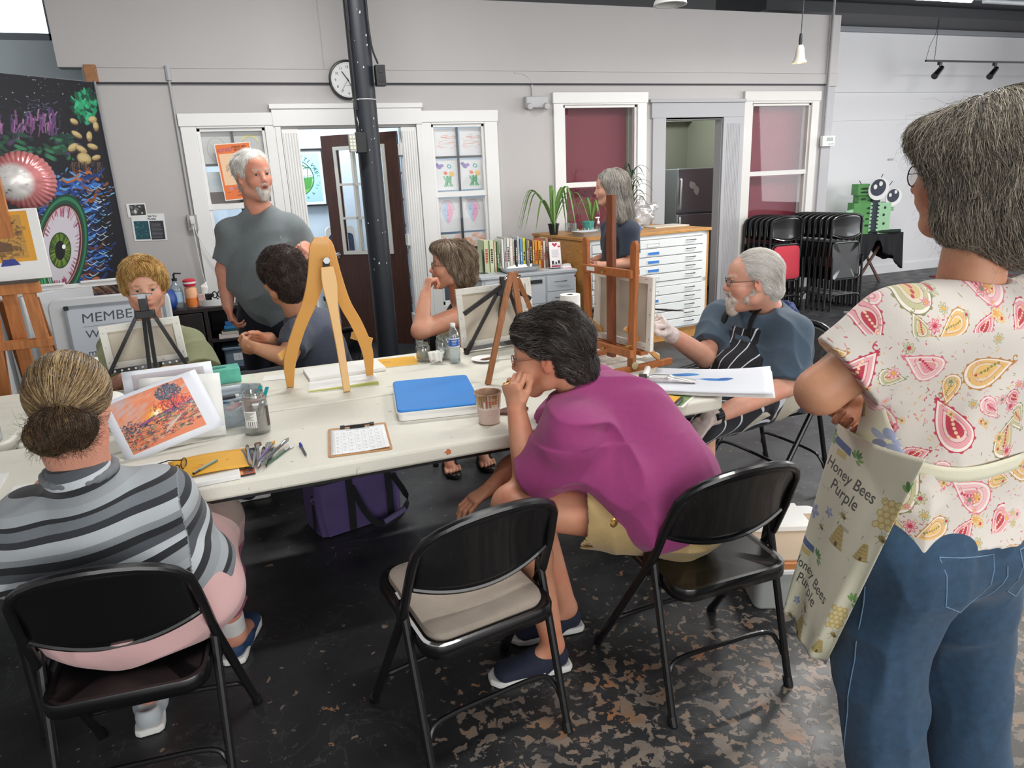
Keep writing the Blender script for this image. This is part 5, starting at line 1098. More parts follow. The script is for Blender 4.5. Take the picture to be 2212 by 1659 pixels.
 # black-clothed stand and the cardboard figure
gs=thing('tray_stand','brown folding stand hidden under the black cloth by the white wall','stand',(8.40,7.95,0));m_brn=mat('stand_brown',0x50382f,.6)
for y in(-.2,.2):
 m=MB();m.bar((-.25,y,0),(.25,y,.66),.035,.02,side=(1,0,0));m.build('leg',m_brn,gs);m=MB();m.bar((.25,y+.025,0),(-.25,y+.025,.66),.035,.02,side=(1,0,0));m.build('leg',m_brn,gs)
m=MB();m.bar((-.23,-.2,.08),(-.23,.225,.08),.03,.02);m.build('rung',m_brn,gs);m=MB();m.box(-.42,.42,-.26,.26,.66,.69);m.build('top',m_brn,gs)
m=MB();n=160;P=rrect(.90,.58,.04,3);pk_=[]
for i in range(n):
 a=2*PI*i/n;ca,sa=math.cos(a),math.sin(a);k=min(.45/max(abs(ca),1e-6),.29/max(abs(sa),1e-6));pk_.append((k*ca,k*sa))
rings=[]
for j in range(9):
 v=j/8;r_=[]
 for i,(x,y)in enumerate(pk_):
  a=2*PI*i/n;hem=.30+.07*math.cos(2*a)+.05*math.sin(5*a+1)+(.24*math.exp(-((a-5.75)/.22)**2))+(.14*math.exp(-((a-3.6)/.3)**2))-(.10*math.exp(-((a-4.6)/.35)**2));f=1+v*(.03+.05*math.sin(a*11)+.03*math.sin(a*23+2));r_.append((x*f,y*f,.705-v*hem))
 rings.append(r_)
m._add([p for r_ in rings for p in r_],[tuple(range(n))]+[(j*n+i,j*n+(i+1)%n,(j+1)*n+(i+1)%n,(j+1)*n+i)for j in range(8)for i in range(n)]);o=m.build('tablecloth',mat('cloth_black',0x17181c,.9),solid=.003);o.location=(8.45,7.95,0);tag(o,'black cloth draped with uneven corners over the stand','tablecloth')
fgz=.708;fig=thing('cardboard_figure','green cardboard box creature with big round eyes on the black cloth','figure',(8.42,7.92,fgz),math.radians(-28));m_gr=mat('card_green',0x5c9a58,.7,noise=.12,nscale=9);m_gl=mat('card_lightgreen',0x9cc8a0,.7);m_gd=mat('card_dark',0x3c4250,.7);m_gk=mat('card_darkgreen',0x1c3024,.7)
def part(nm,f_,mm,par=fig):q=MB();f_(q);return q.build(nm,mm,par)
part('body',lambda q:q.box(-.22,.0,-.14,.14,0,.43),m_gr);part('body',lambda q:q.box(.13,.28,-.14,.14,0,.43),m_gl);part('chest',lambda q:q.box(.0,.13,-.12,.12,0,.52),m_gd);part('neck',lambda q:q.box(-.16,.03,-.12,.12,.43,.54),m_gr);part('head',lambda q:q.box(-.19,.0,-.15,.13,.54,.69),m_gr)
for k in range(8):
 z=.03+k*.052;part('trim',lambda q:(q.prism([(0,0),(.03,.013),(.03,.035),(0,.05)],0,.004,RM((0-.0,-.1415,z),rx=PI/2)),q.prism([(0,0),(-.03,.013),(-.03,.035),(0,.05)],0,.004,RM((.13,-.1415,z),rx=PI/2))),m_gl)
R=random.Random(6)
for(x,z,w_,h_)in((-.13,.25,.11,.03),(-.12,.18,.12,.035),(-.14,.12,.10,.03),(-.02,.36,.05,.03),(-.02,.29,.045,.03),(-.03,.21,.05,.025),(-.03,.12,.06,.03),(-.1,.49,.07,.025),(-.02,.47,.05,.02),(.2,.36,.03,.04),(.19,.26,.03,.04),(.2,.14,.03,.04),(-.1,.63,.11,.03),(-.1,.58,.11,.025)):part('spot',lambda q:q.prism(circ(12,w_/2,0,0,h_/2),0,.003,RM((x,-.142 if z<.54 else-.152,z),rx=PI/2,ry=0)),m_gk)
for(x,y,z,r)in((.08,-.16,.62,.135),(.30,-.13,.50,.105)):
 e_=part('eye',lambda q:q.prism(circ(28,r,0,0,r*1.15),-.008,.008,RM((x,y,z),rx=PI/2,ry=math.radians(18))),m_trimw);part('pupil',lambda q:q.prism(circ(24,r*.74,0,0,r*.86),0,.004,RM((x-.01,y-.0085,z+.02),rx=PI/2,ry=math.radians(18))),m_gd,e_)
 for a,b in((.02,.07),(-.05,.03)):part('glint',lambda q:q.prism(circ(12,r*.18,0,0,r*.25),0,.003,RM((x+a,y-.0125,z+b),rx=PI/2)),m_trimw,e_)
part('arm',lambda q:q.cyl((-.2,-.1,.33),(-.33,-.14,.30),.03,n=14),m_gl);part('arm',lambda q:q.cyl((.27,0,.34),(.36,-.02,.33),.026,n=14),m_gl)
for k in range(3):part('leg',lambda q:q.cyl((.02+.05*k,-.1-.0*k,.026),(.36+.05*k,-.16+.04*k,.026),.024,n=12),m_gk)
for(a,b)in(((-.12,-.05,.69),(-.15,-.05,.74)),((.1,-.16,.77),(.12,-.16,.82)),((.22,-.15,.66),(.26,-.15,.72))):part('lash',lambda q:q.bar(a,b,.014,.006),m_gk)
o=MB().box(-.35,.6,-.3,.3,0,.012).build('rug',mat('rug_red',0x7c2434,.9));o.location=(9.9,7.4,0);tag(o,'dark red mat on the floor by the white wall','rug')
o=MB();o.tube(bez([(6.50,6.30,.006),(6.6,6.25,.006),(6.75,6.3,.006),(6.9,6.36,.006)],5),.004,5);tag(o.build('cord',m_trimw),'short white cord on the floor before the stacked chairs','cord')
lb=MB().box(-.05,.05,-.002,0,-.015,.015).build('wall_label',m_trimg);lb.location=(9.25,8.34,1.72);tag(lb,'tiny label on the white gallery wall','label')
_before=set(C.objects)
# ---------------------------------------------------------------- easels and what lies on the tables
TZ=.741
def ribbon(mb,pts,wd,side,th,mi=0):
 side=Vector(side).normalized();K=len(pts);vs=[];P=[Vector(p)for p in pts]
 for i,p in enumerate(P):
  t=(P[min(i+1,K-1)]-P[max(i-1,0)]).normalized();s=(side-t*side.dot(t)).normalized();n_=t.cross(s)
  for a,b in((-1,-1),(1,-1),(1,1),(-1,1)):vs.append(p+s*wd[i]/2*a+n_*th/2*b)
 fs=[(i*4+j,i*4+(j+1)%4,(i+1)*4+(j+1)%4,(i+1)*4+j)for i in range(K-1)for j in range(4)]+[(3,2,1,0),tuple((K-1)*4+j for j in range(4))]
 return mb._add(vs,fs,mi)
def path2(pts,n=6):
 b=bez([(*p[:3],)for p in pts],n);w_=bez([(p[3],0,0)for p in pts],n);return b,[q[0]*1.12 for q in w_]
m_amb=mat('amber_wood',0xcc9448,.35,noise=.07,nscale=5,coat=.2);m_amb2=mat('amber_wood_pale',0xd4a45c,.35,noise=.07,nscale=5,coat=.2)
ae=thing('tripod_easel','amber varnished table easel with three curved flat legs','easel',(0,0,TZ))
def Z(p):return(p[0],p[1],p[2]-TZ,*p[3:])
b,w_=path2([Z((.322,3.47,1.47,.045)),Z((.318,3.47,1.42,.082)),Z((.290,3.48,1.29,.075)),Z((.245,3.49,1.17,.06)),Z((.175,3.51,1.03,.052)),Z((.118,3.53,.88,.052)),Z((.103,3.55,TZ+.002,.030))]);m=MB();ribbon(m,b,w_,(1,0,0),.018);m.build('leg',m_amb,ae,bev=.003)
b,w_=path2([Z((.335,3.49,1.47,.045)),Z((.342,3.49,1.42,.080)),Z((.375,3.50,1.28,.062)),Z((.412,3.51,1.14,.052)),Z((.463,3.53,1.02,.052)),Z((.502,3.55,.88,.050)),Z((.505,3.57,TZ+.002,.030))]);m=MB();ribbon(m,b,w_,(1,0,0),.018);m.build('leg',m_amb,ae,bev=.003)
b,w_=path2([Z((.338,3.43,1.335,.052)),Z((.340,3.42,1.25,.062)),Z((.343,3.40,1.12,.040)),Z((.350,3.36,.94,.034)),Z((.354,3.325,TZ+.002,.030))]);m=MB();ribbon(m,b,w_,(1,0,0),.018);m.build('leg',m_amb2,ae,bev=.003)
m=MB();m.cyl((.338,3.41,1.365-TZ),(.338,3.49,1.365-TZ),.009,n=8);m.prism(circ(6,.016),0,.012,RM((.338,3.418,1.365-TZ),rx=PI/2));m.build('bolt',m_steel,ae);m=MB();m.box(.322,.352,3.425,3.45,1.32-TZ,1.355-TZ);m.build('hinge',m_dark,ae)
for a,b_ in(((.07,3.55,.90-TZ),(.155,3.62,.935-TZ)),((.44,3.62,.955-TZ),(.53,3.55,.925-TZ))):m=MB();m.bar(a,b_,.035,.012,side=(0,.2,1));m.build('peg',m_amb2,ae)
# canvases: back view shows the stretcher bars
def canvas(label,M_,w_,h_,d_=.018,bar=.035,group=None):
 t=thing('canvas',label,'canvas');t.matrix_world=M_
 m=MB();m.box(-w_/2,w_/2,d_-.002,d_,0,h_);m.build('canvas_cloth',mat('linen',0xc9bfae,.9,bump=.4,bscale=700),t)
 m=MB();e=.0015
 for a,b,c,d in((-w_/2,w_/2,h_-bar,h_),(-w_/2,w_/2,0,bar),(-w_/2,-w_/2+bar,bar,h_-bar),(w_/2-bar,w_/2,bar,h_-bar)):m.box(a,b,0,d_-.003,c,d)
 m.build('stretcher_bars',mat('primed_white',0xdedbd2,.8),t,bev=.0015)
 m=MB()
 for k in range(5):
  x=-w_/2+w_*(k+.5)/5;m.box(x-.006,x+.006,-.001,.0,h_-.014,h_-.012);m.box(x-.006,x+.006,-.001,.0,.012,.014)
 for k in range(3):
  z=h_*(k+.5)/3;m.box(-w_/2+.012,-w_/2+.014,-.001,0,z-.006,z+.006);m.box(w_/2-.014,w_/2-.012,-.001,0,z-.006,z+.006)
 m.build('staples',m_steel,t);return t
 # black aluminium easel on the left
def blk_easel(label,top,feet,ledge,clamp=True,arms=()):
 t=thing('table_easel',label,'easel',(top[0],top[1],TZ));o=Vector((top[0],top[1],TZ));T_=Vector(top)-o
 for i,f_ in enumerate(feet):
  a=T_+Vector(((-.028,.028,-.008,.010)[i],0,-.02));b=Vector(f_)-o;c=a.lerp(b,.86);m=MB();m.bar(a,c,.018,.016,side=(1,0,0));m.build('leg',m_tube,t)
  m=MB();m.bar(a.lerp(b,.80),b,.024 if i<2 else.014,.022,side=(1,0,0));m.build('foot',m_tube,t)
 m=MB();m.box(T_.x-.045,T_.x+.045,T_.y-.02,T_.y+.02,T_.z-.055,T_.z-.015);m.box(T_.x-.02,T_.x+.02,T_.y-.018,T_.y+.018,T_.z-.04,T_.z+.05);m.build('head',m_tube,t,bev=.004)
 if clamp:m=MB();m.box(T_.x-.045,T_.x+.045,T_.y-.01,T_.y+.03,T_.z+.058,T_.z+.064);m.box(T_.x-.018,T_.x+.018,T_.y-.02,T_.y+.03,T_.z+.045,T_.z+.068);m.build('clamp',m_steel,t)
 a,b=[Vector(p)-o for p in ledge];m=MB();m.bar(a,b,.022,.010,side=(0,.2,1));lg=m.build('ledge',m_tube,t)
 if clamp:
  m=MB()
  for k in range(13):
   p=a.lerp(b,(k+.6)/13.4);m.prism(circ(10,.0055),0,.001,RM(p+Vector((0,-.0065,.001)),rx=PI/2))
  m.build('ledge_hole',m_trimw,lg)
 for p,q in arms:m=MB();m.bar(Vector(p)-o,Vector(q)-o,.024,.014,side=(0,0,1));m.build('arm',m_tube,t)
 return t
blk_easel('black metal table easel with a clamp in front of the blonde woman',(-.53,3.93,1.155),[(-.80,3.92,TZ),(-.345,3.92,TZ+.0),(-.548,3.80,TZ),(-.515,3.80,TZ)],[(-.80,3.935,.838),(-.37,3.935,.862)])
canvas('white stretched canvas seen from behind on the black easel at the left',Matrix.Translation((-.565,3.965,.853))@Euler((math.radians(-4),math.radians(-2.5),0)).to_matrix().to_4x4(),.375,.225)
blk_easel('black easel with folding arms in the middle of the far table',(1.335,3.75,1.115),[(1.085,3.75,TZ),(1.48,3.78,TZ),(1.33,3.90,TZ),(1.35,3.90,TZ)],[(1.08,3.77,.762),(1.50,3.79,.776)],False,[((1.31,3.73,1.11),(1.075,3.70,.985)),((1.37,3.74,1.10),(1.50,3.76,1.02))])
canvas('white canvas seen from behind on the middle black easel',Matrix.Translation((1.29,3.80,.772))@Euler((math.radians(-5),math.radians(-1.5),0)).to_matrix().to_4x4(),.42,.34)
canvas('small white canvas standing behind the middle easel',Matrix.Translation((1.47,3.90,.90))@Euler((math.radians(-5),math.radians(-1),0)).to_matrix().to_4x4(),.20,.22)
o=MB().box(1.36,1.58,3.87,3.935,TZ,.899).build('easel_box',mat('case_brown',0x5a4234,.6));tag(o,'small wooden block box under the small canvas','box')
# brown three-legged easel
m_brw=mat('easel_brown',0x9a6238,.45,wood=(14,14,1.4));we=thing('tripod_easel','thin brown wooden three-legged easel left of the purple-shirted person','easel',(1.195,3.22,TZ))
for i,(f_,w2)in enumerate((((1.0,3.108,TZ),.028),((1.26,3.20,TZ),.03),((1.52,3.55,TZ),.024))):m=MB();m.bar(Vector((-.008+.01*i,0,.515)),Vector(f_)-Vector((1.195,3.22,TZ)),w2,.018,side=(1,0,0));m.build('leg',m_brw,we,bev=.002)
m=MB();m.cyl((-.03,0,.49),(.03,0,.49),.006);m.sphere((-.035,0,.49),.011);m.build('bolt',m_chrome,we)
# studio easel in front of the white-haired man
m_ew=mat('easel_wood',0xa86434,.42,wood=(14,14,1.3));m_ed=mat('easel_wood_dark',0x7c452a,.42,wood=(14,14,1.3));he=thing('table_easel','brown wooden H-frame table easel with brass knobs, in front of the white-haired man','easel',(1.69,3.15,TZ),math.radians(-80));m_brass=mat('brass',0xb89050,.3,.9)
lean=lambda z:-.02-.0*z
# local frame: +x along the easel's width (towards the camera), +y behind the canvas side
for sx in(-1,1):
 m=MB();m.bar((sx*.175,.0,.02),(sx*.195,.0,.60),.045,.022,side=(1,0,0));m.prism([(-.0225,0),(.0225,0),(.022,.03),(.008,.048),(-.012,.045),(-.0225,.02)],-.011,.011,RM((sx*.195,0,.60),rx=PI/2));m.build('upright',m_ew,he,bev=.002)
 m=MB();m.bar((sx*.18,-.12,.012),(sx*.18,.26,.012),.035,.024,side=(0,0,1));m.build('foot',m_ew,he,bev=.003)
 m=MB();m.prism(circ(12,.02),0,.003,RM((sx*.18+.02,0,.035),ry=PI/2));m.build('hinge_plate',mat('brass_pale',0xcabf98,.3,.6),he)
 m=MB();m.bar((sx*.15,-.02,.22),(sx*.15,.20,.03),.022,.016,side=(0,0,1));m.build('brace',mat('easel_pale',0xc9965a,.45,wood=(14,14,1.3)),he)
m=MB();m.bar((0,.012,.04),(0,.012,.86),.05,.025,side=(1,0,0));m.build('mast',m_ed,he,bev=.002)
for z in(.47,.075):m=MB();m.box(-.2,.2,-.03,-.008,z,z+.04);m.build('crossbar',m_ew,he,bev=.002)
m=MB();m.box(-.13,.13,.03,.055,.475,.49);m.build('canvas_clip',m_ew,he);m=MB();m.box(-.22,.22,.02,.07,.085,.105);m.build('ledge',m_ew,he)
for(x,z)in((.0,.49),(.0,.095),(.195,.14),(-.195,.14)):m=MB();m.sphere((x,-.045,z),.010,8);m.bar((x-.022,-.05,z-.006),(x+.022,-.05,z+.008),.008,.003);m.cyl((x,-.05,z),(x,-.02,z),.004);m.build('wing_nut',m_brass,he)
m=MB();m.box(-.15,-.085,-.032,-.03,.482,.502);m.build('maker_plate',m_trimw,he)
M_=Matrix.Translation((1.69,3.15,TZ))@Euler((0,0,math.radians(-80))).to_matrix().to_4x4()@Matrix.Translation((.03,.045,.108))@Euler((math.radians(-2),0,0)).to_matrix().to_4x4()
canvas('white canvas seen from behind on the H-frame easel, the white-haired man painting it',M_,.46,.365,d_=.022)
# ---- papers, pads, jars
def flat(name,label,cat,x,y,w_,d_,rz,m_,z=TZ,h=.002,group=None,bev=0):
 o=MB().box(-w_/2,w_/2,-d_/2,d_/2,0,h).build(name,m_,bev=bev);o.location=(x,y,z);o.rotation_euler=(0,0,math.radians(rz));return tag(o,label,cat,group)
def flatimg(name,label,cat,x,y,w_,d_,rz,cv,z=TZ,h=.0015,rx=0.0,edge=None):
 m=MB();m.quad((-w_/2,-d_/2,h),(w_/2,-d_/2,h),(w_/2,d_/2,h),(-w_/2,d_/2,h));m.box(-w_/2,w_/2,-d_/2,d_/2,0,h-.0002,1);o=m.build(name,[cv.mat(name+label[:10],.5),edge or mat('paper_white')],smooth=False);o.location=(x,y,z);o.rotation_euler=(rx,0,math.radians(rz));return tag(o,label,cat)
m_paper=mat('paper_white',0xe6e6e2,.8);m_yel=mat('paper_yellow',0xdfa62a,.6)
canv=flat('painting_canvas','thick white canvas lying behind the amber easel','canvas',.395,3.72,.40,.22,4,m_paper,h=.02,bev=.002)
cv=Canvas(300,200,0xe4e4e2);cv.poly([(0,186),(300,150),(300,200),(0,200)],0x9aa04a);cv.poly([(0,178),(300,140),(300,154),(0,190)],0xc8c65a);o=flatimg('folder','white plastic folder with a green edge under the amber easel','folder',.36,3.50,.34,.24,-6,cv,h=.003)
cv=Canvas(300,220,0xe2a92e);cv.line([(120+26*math.cos(a),90+14*math.sin(a))for a in np.linspace(.5,5.4,20)],5,0x8a5a18);flatimg('flyer','orange-yellow paper with a curved mark behind the amber easel','paper',.665,3.78,.27,.20,-6,cv)
flat('card','small white card left of the amber easel','card',.045,3.78,.13,.10,-10,m_paper)
pb_=thing('palette_box','white palette box with a bright blue lid in the middle of the table','palette box',(.70,2.965,TZ),math.radians(-9));m=MB();m.prism(rrect(.35,.46,.022),0,.040);m.prism(rrect(.365,.475,.026),.034,.040);m.build('box',m_trimw,pb_,bev=.005);m=MB();m.prism(rrect(.355,.465,.024),.040,.050);m.build('lid',mat('lid_blue',0x2f86d6,.45),pb_,bev=.004)
cl=thing('clipboard','brown clipboard with a printed calendar sheet near the table edge','clipboard',(.305,2.635,TZ),math.radians(-6));m=MB();m.prism(rrect(.235,.315,.012),0,.004);m.build('board',mat('board_brown2',0xb98a5c,.6,noise=.1,nscale=40),cl)
cv=Canvas(330,430,0xeceef0)
for r_ in range(6):
 cv.line([(24,70+r_*60),(306,70+r_*60)],1.5,0xa8acb4)
 for c_ in range(7):
  cv.rect(34+c_*40,80+r_*60,46+c_*40,86+r_*60,0x6c7078,.8)
  if(r_+c_)%3:cv.rect(32+c_*40,98+r_*60,60+c_*40,101+r_*60,0xa8acb4,.8);cv.rect(32+c_*40,106+r_*60,54+c_*40,109+r_*60,0xa8acb4,.8)
for c_ in range(8):cv.line([(24+c_*40.3,70),(24+c_*40.3,430)],1.5,0xb4b8be)
cv.text('SEPTEMBER',90,44,30,0x6c7078);m=MB();m.grid(lambda u,v:(-.108+.216*u,-.15+.28*v,.0055+.010*max(0,u-.6)*max(0,.5-v)*3),12,12);m.build('sheet',cv.mat('calendar_sheet',.6),cl,solid=.0008)
m=MB();m.tube([(-.055,.135,.014),(.055,.135,.014)],.0035,8);m.cyl((-.068,.135,.013),(-.05,.135,.013),.007);m.cyl((.05,.135,.013),(.068,.135,.013),.007);m.box(-.03,.03,.12,.137,.006,.010);m.build('clip',m_tube,cl)
pn=thing('pen','blue ballpoint pen lying left of the clipboard','pen',(.092,2.60,TZ+.005),math.radians(-85));m=MB();m.cyl((-.07,0,0),(.045,0,0),.004,n=10);m.cyl((.045,0,0),(.062,0,0),.004,.001,n=10);m.build('barrel',mat('pen_clear',0x4a4e58,.3),pn);m=MB();m.cyl((-.078,0,0),(-.045,0,0),.0055,n=10);m.box(-.075,-.05,-.002,.002,.004,.008);m.build('cap',mat('pen_blue',0x2238b0,.4),pn)
m_glass=thin('clear_glass')
def jar(label,x,y,r,h,water=None,wc=0xa89c98,z=TZ,lid=False):
 t=thing('glass_jar',label,'jar',(x,y,z));m=MB();m.lathe([(0,.002),(r*.9,0),(r,.012),(r,h*.74),(r*.93,h*.82),(r*.8,h*.87),(r*.8,h),(r*.74,h),(r*.74,h*.87),(r*.86,h*.8),(r*.93,h*.72),(r*.93,.014),(0,.008)],n=32);m.build('glass',m_glass,t)
 m=MB()
 for zz in(.90,.94,.975):m.tube([(r*.805*math.cos(a),r*.805*math.sin(a),h*zz)for a in np.linspace(0,2*PI,24,endpoint=False)],.0012,5,closed=True)
 m.build('thread',m_glass,t)
 if water:m=MB();m.lathe([(0,.010),(r*.90,.016),(r*.90,water),(0,water)],n=28);m.build('water',thin('murky_water%x'%wc,wc,.1,.05,.4,wc),t)
 return t
j=jar('large glass jar of murky brush water with a label, by the brushes',-.062,2.915,.050,.175,.155,0xc8b8b0)
cv=Canvas(120,200,0xd8d8d4);cv.text('|||||',30,180,80,0x303034,sx=.9)
for k in range(8):cv.rect(14,20+k*11,104-(k*13)%40,25+k*11,0x55585c)
m=MB();m.grid(lambda u,v:(.0512*math.cos(math.radians(-150+62*u)),.0512*math.sin(math.radians(-150+62*u)),.035+.07*v),10,1);m.build('label',cv.mat('jar_label',.5),j);m=MB();m.grid(lambda u,v:(.0512*math.cos(math.radians(-35+18*u)),.0512*math.sin(math.radians(-35+18*u)),.03+.085*v),4,1);m.build('back_label',mat('label_dark',0x4a3430,.5),j)
jar('small glass jar beyond the napkins on the far table',.835,3.74,.040,.10,.055,0xb8b4ac);jar('tall clear glass jar between the napkins and the water bottle',.945,3.72,.040,.13,.06,0xb8b8b2)
nk=Body(k=.012);nk.M=Matrix.Translation((.885,3.655,TZ));nk.cap((.0,0,.02),(-.03,.0,.19),.035,.045,fa=.28,side=(1,0,0));nk.cap((.02,.02,.02),(.02,.01,.17),.03,.03,fa=.3,side=(1,.3,0));nk.cap((.0,-.02,.02),(.03,-.02,.15),.03,.035,fa=.3,side=(1,-.3,0));nk.disp=lambda X:.003*np.sin(X[:,0]*240+X[:,2]*30);nk.dm=.004
nk.cap((0,0,.26),(0,0,.35),.2,.2,op=-1,k=.002);o=sdf_obj('napkins',nk,.0035,m_paper,None);tag(o,'bunch of folded white napkins standing on the far table','napkins')
wbt=thing('water_bottle','clear plastic water bottle with a blue label beside the napkins','bottle',(.978,3.60,TZ));m=MB();m.lathe([(0,.004),(.026,0),(.032,.01),(.030,.03),(.032,.05),(.030,.07),(.032,.09),(.032,.15),(.026,.175),(.014,.195),(.013,.21),(.011,.21)],n=28);m.build('bottle',thin('bottle_plastic',0xeef4f6,.2,.03,.10),wbt)
cv=Canvas(400,120,0x2c55a0);cv.rect(0,0,400,14,0xd8dce4);cv.rect(0,106,400,120,0xd8dce4)
for k in range(5):cv.rect(20+k*80,30,76+k*80,44,0xd0d8e8,.8);cv.rect(20+k*80,52,66+k*80,60,0xb0bcd8,.8);cv.rect(20+k*80,68,70+k*80,92,0x8ab0e0,.6)
m=MB();m.grid(lambda u,v:(.0325*math.cos(2*PI*u),.0325*math.sin(2*PI*u),.092+.05*v),28,1);m.build('label',cv.mat('bottle_label',.4),wbt);m=MB();m.lathe([(.014,.205),(.0145,.22),(.0,.22)],n=18);m.build('cap',m_trimw,wbt);m=MB();m.lathe([(0,.006),(.029,.012),(.029,.115),(0,.115)],n=20);m.build('water',thin('water_clear',0xe8f0f2,.1),wbt)
# stained plastic cup
cp=thing('plastic_cup','stained translucent plastic measuring cup of paint water beside the blue lid','cup',(.83,2.585,TZ));cv=Canvas(600,300,0xd8cabc);R=random.Random(3)
for i in range(140):x=R.uniform(0,600);l=R.uniform(20,130);cv.line([(x,0),(x+R.uniform(-4,4),l)],R.uniform(4,22),R.choice([0xa8783c,0x8a5c34,0xb89058,0x6a4a38,0xc4a070]),.55)
cv.rect(0,150,600,300,0xc9b0a4,.8)
for x0 in(100,400):cv.text('OXO',x0,90,46,0xb83a28,bold=1);cv.line([(x0,110),(x0+50,110)],3,0xb85a48);cv.line([(x0+10,150),(x0+50,150)],3,0xb89088);cv.line([(x0+10,200),(x0+50,200)],3,0xb89088)
m=MB();cr=lambda v:.043+.011*v;m.grid(lambda u,v:(cr(v)*math.cos(2*PI*u),cr(v)*math.sin(2*PI*u),.003+.125*v),36,10);m.build('cup',cv.mat('cup_side',.3),cp);m=MB();m.lathe([(0,.001),(.044,.001),(.044,.004),(.0,.004)],n=30);m.lathe([(.0515,.128),(.058,.128),(.0585,.132),(.0525,.131),(.0505,.12),(.045,.03)],n=36);m.build('rim',mat('cup_plastic',0xa88a74,.35,noise=.5,nscale=30),cp);m=MB();m.lathe([(0,.066),(.047,.066)],n=30);m.build('paint_water',mat('paint_water',0x9a8478,.15),cp)
# garden photo, envelope, pad and tube on the right
cv=Canvas(200,160,0xe8e8e4);cv.rect(10,10,190,150,0x7d9560);R=random.Random(13)
for i in range(300):cv.ell(R.uniform(12,188),R.uniform(12,148),5,3,R.choice([0x5f7d48,0x8aa468,0x9aac78,0x6a8a58]),.6,rot=R.uniform(0,3))
for i in range(26):cv.ell(40+i*4.4,60+i*1.2,7,4,R.choice([0x7a4450,0x8a5058,0x5a3440]),.7)
flatimg('photo','printed photograph of a green garden near the table end','photo',1.615,2.53,.25,.18,-52,cv);blk=thing('document_tray','black tray with a yellow envelope at the near table edge','tray',(1.545,2.50,TZ),math.radians(-50));m=MB();m.prism(rrect(.24,.15,.01),0,.016);m.build('tray',m_tube,blk,bev=.003)
ev=flat('envelope','bright yellow envelope lying on the black tray at the table end','envelope',1.54,2.51,.23,.14,-52,m_yel,z=TZ+.0165)
sp=thing('sketch_pad','large white drawing pad with blue paint smears at the table end','pad',(1.90,2.60,TZ+.008),math.radians(-38));T_=RM((0,0,0))
cv=Canvas(500,400,0xdcdfe6)
for(x,y,rx,ry,a,c)in((130,120,56,24,-.2,0x2a6cb8),(160,104,38,20,.1,0x3a86cc),(265,190,62,20,.1,0x2f78c0),(310,178,34,18,-.2,0x1f5ca8),(200,186,30,6,.1,0x8ab4dc)):cv.ell(x,y,rx,ry,c,.95,rot=a,soft=.12)
m=MB();m.grid(lambda u,v:(-.25+.53*u,-.19+.38*v,.014+.03*(u**3)*(.3+.7*v)),14,10);m.build('top_sheet',cv.mat('pad_sheet',.6),sp,solid=.001)
for k in range(3):m=MB();m.grid(lambda u,v:(-.25+.53*u+.004*k,-.19+.38*v-.004*k,.010-.004*k+.024*(u**3)*(.3+.7*v)*(1-.1*k)),12,6);m.build('sheet',m_paper,sp,solid=.0008)
ru=MB();ru.cyl((-.02,-.16,.016),(-.02,.17,.016),.016,n=20);ru.cyl((-.02,-.162,.016),(-.02,-.158,.016),.012,n=20,mi=1);ru=ru.build('rolled_paper',[m_paper,m_dark]);ru.location=(1.70,2.78,TZ);ru.rotation_euler=(0,0,math.radians(-36));tag(ru,'rolled white sheet along the left edge of the drawing pad','paper roll')
tb=thing('paint_tube','silver and white paint tube with a dark cap lying on the drawing pad','paint tube',(1.735,2.665,TZ+.037),math.radians(-35));b_=Body(k=.01);b_.cap((-.085,0,0),(.0,0,0),.021,.021);b_.cap((.0,0,0),(.12,0,-.006),.022,.030,side=(0,1,0),fa=.8,fb=.12);b_.M=None;Vv,Ff=b_.mesh(.0025)
o=np_mesh('tube',Vv,Ff,mat('tube_foil',0xd6d6d4,.3,.5,noise=.1,nscale=90),None);o.parent=tb;m=MB();m.cyl((-.135,0,0),(-.10,0,0),.021,n=18);m.build('cap',mat('cap_dark',0x3c3430,.5),tb);m=MB();m.grid(lambda u,v:(-.075+.08*u,.0222*math.sin(-.9+1.8*v),.0222*math.cos(-.9+1.8*v)),1,8);cv=Canvas(200,100,0xe4e4e2);cv.rect(0,60,200,74,0x26262a);cv.text('oil color',20,46,34,0x303034);cv.rect(150,10,190,44,0xc86040,.5);m.build('label',cv.mat('tube_label',.4),tb)
# sunset prints, envelope, glasses, pencil
cv=Canvas(620,470,0xe88a64);R=random.Random(77)
for i in range(260):y=R.uniform(0,250);x=R.uniform(-30,620);c=R.choice([0xe8845a,0xf0a078,0xd8a498,0xe07850,0xc8b4b4])if x>180 else R.choice([0xd0b8b4,0xc4b0b4,0xe0a890]);cv.ell(x,y,R.uniform(20,60),R.uniform(6,18),c,.4,rot=-.4,soft=.4)
for r_,c,a in((90,0xf09a3a,.5),(60,0xf8c23a,.7),(36,0xfff0a0,.9),(18,0xffffe8,1)):cv.ell(310,215,r_*1.3,r_*.75,c,a,rot=-.25,soft=.5)
for i in range(130):x=R.uniform(120,620);y=262-.12*(x-120)+R.uniform(-10,34);cv.line([(x,y),(x+R.uniform(20,70),y-R.uniform(3,12))],R.uniform(3,9),R.choice([0x6a4a8a,0x4a3a74,0x8a5aa0,0xa04a78,0x34406a]),.7)
for i in range(520):
 x=R.uniform(0,620);y=R.uniform(290,470)-.12*x;c=R.choice([0x3a4058,0x2c3448,0x5a4a5c,0xd0603c,0xe8824a,0xb03a4a,0x9aa05a,0x6a7048,0xb8a898,0xd8ccc0,0x50506c]);cv.line([(x,y),(x+R.uniform(8,44),y-R.uniform(-6,16))],R.uniform(3,12),c,.7)
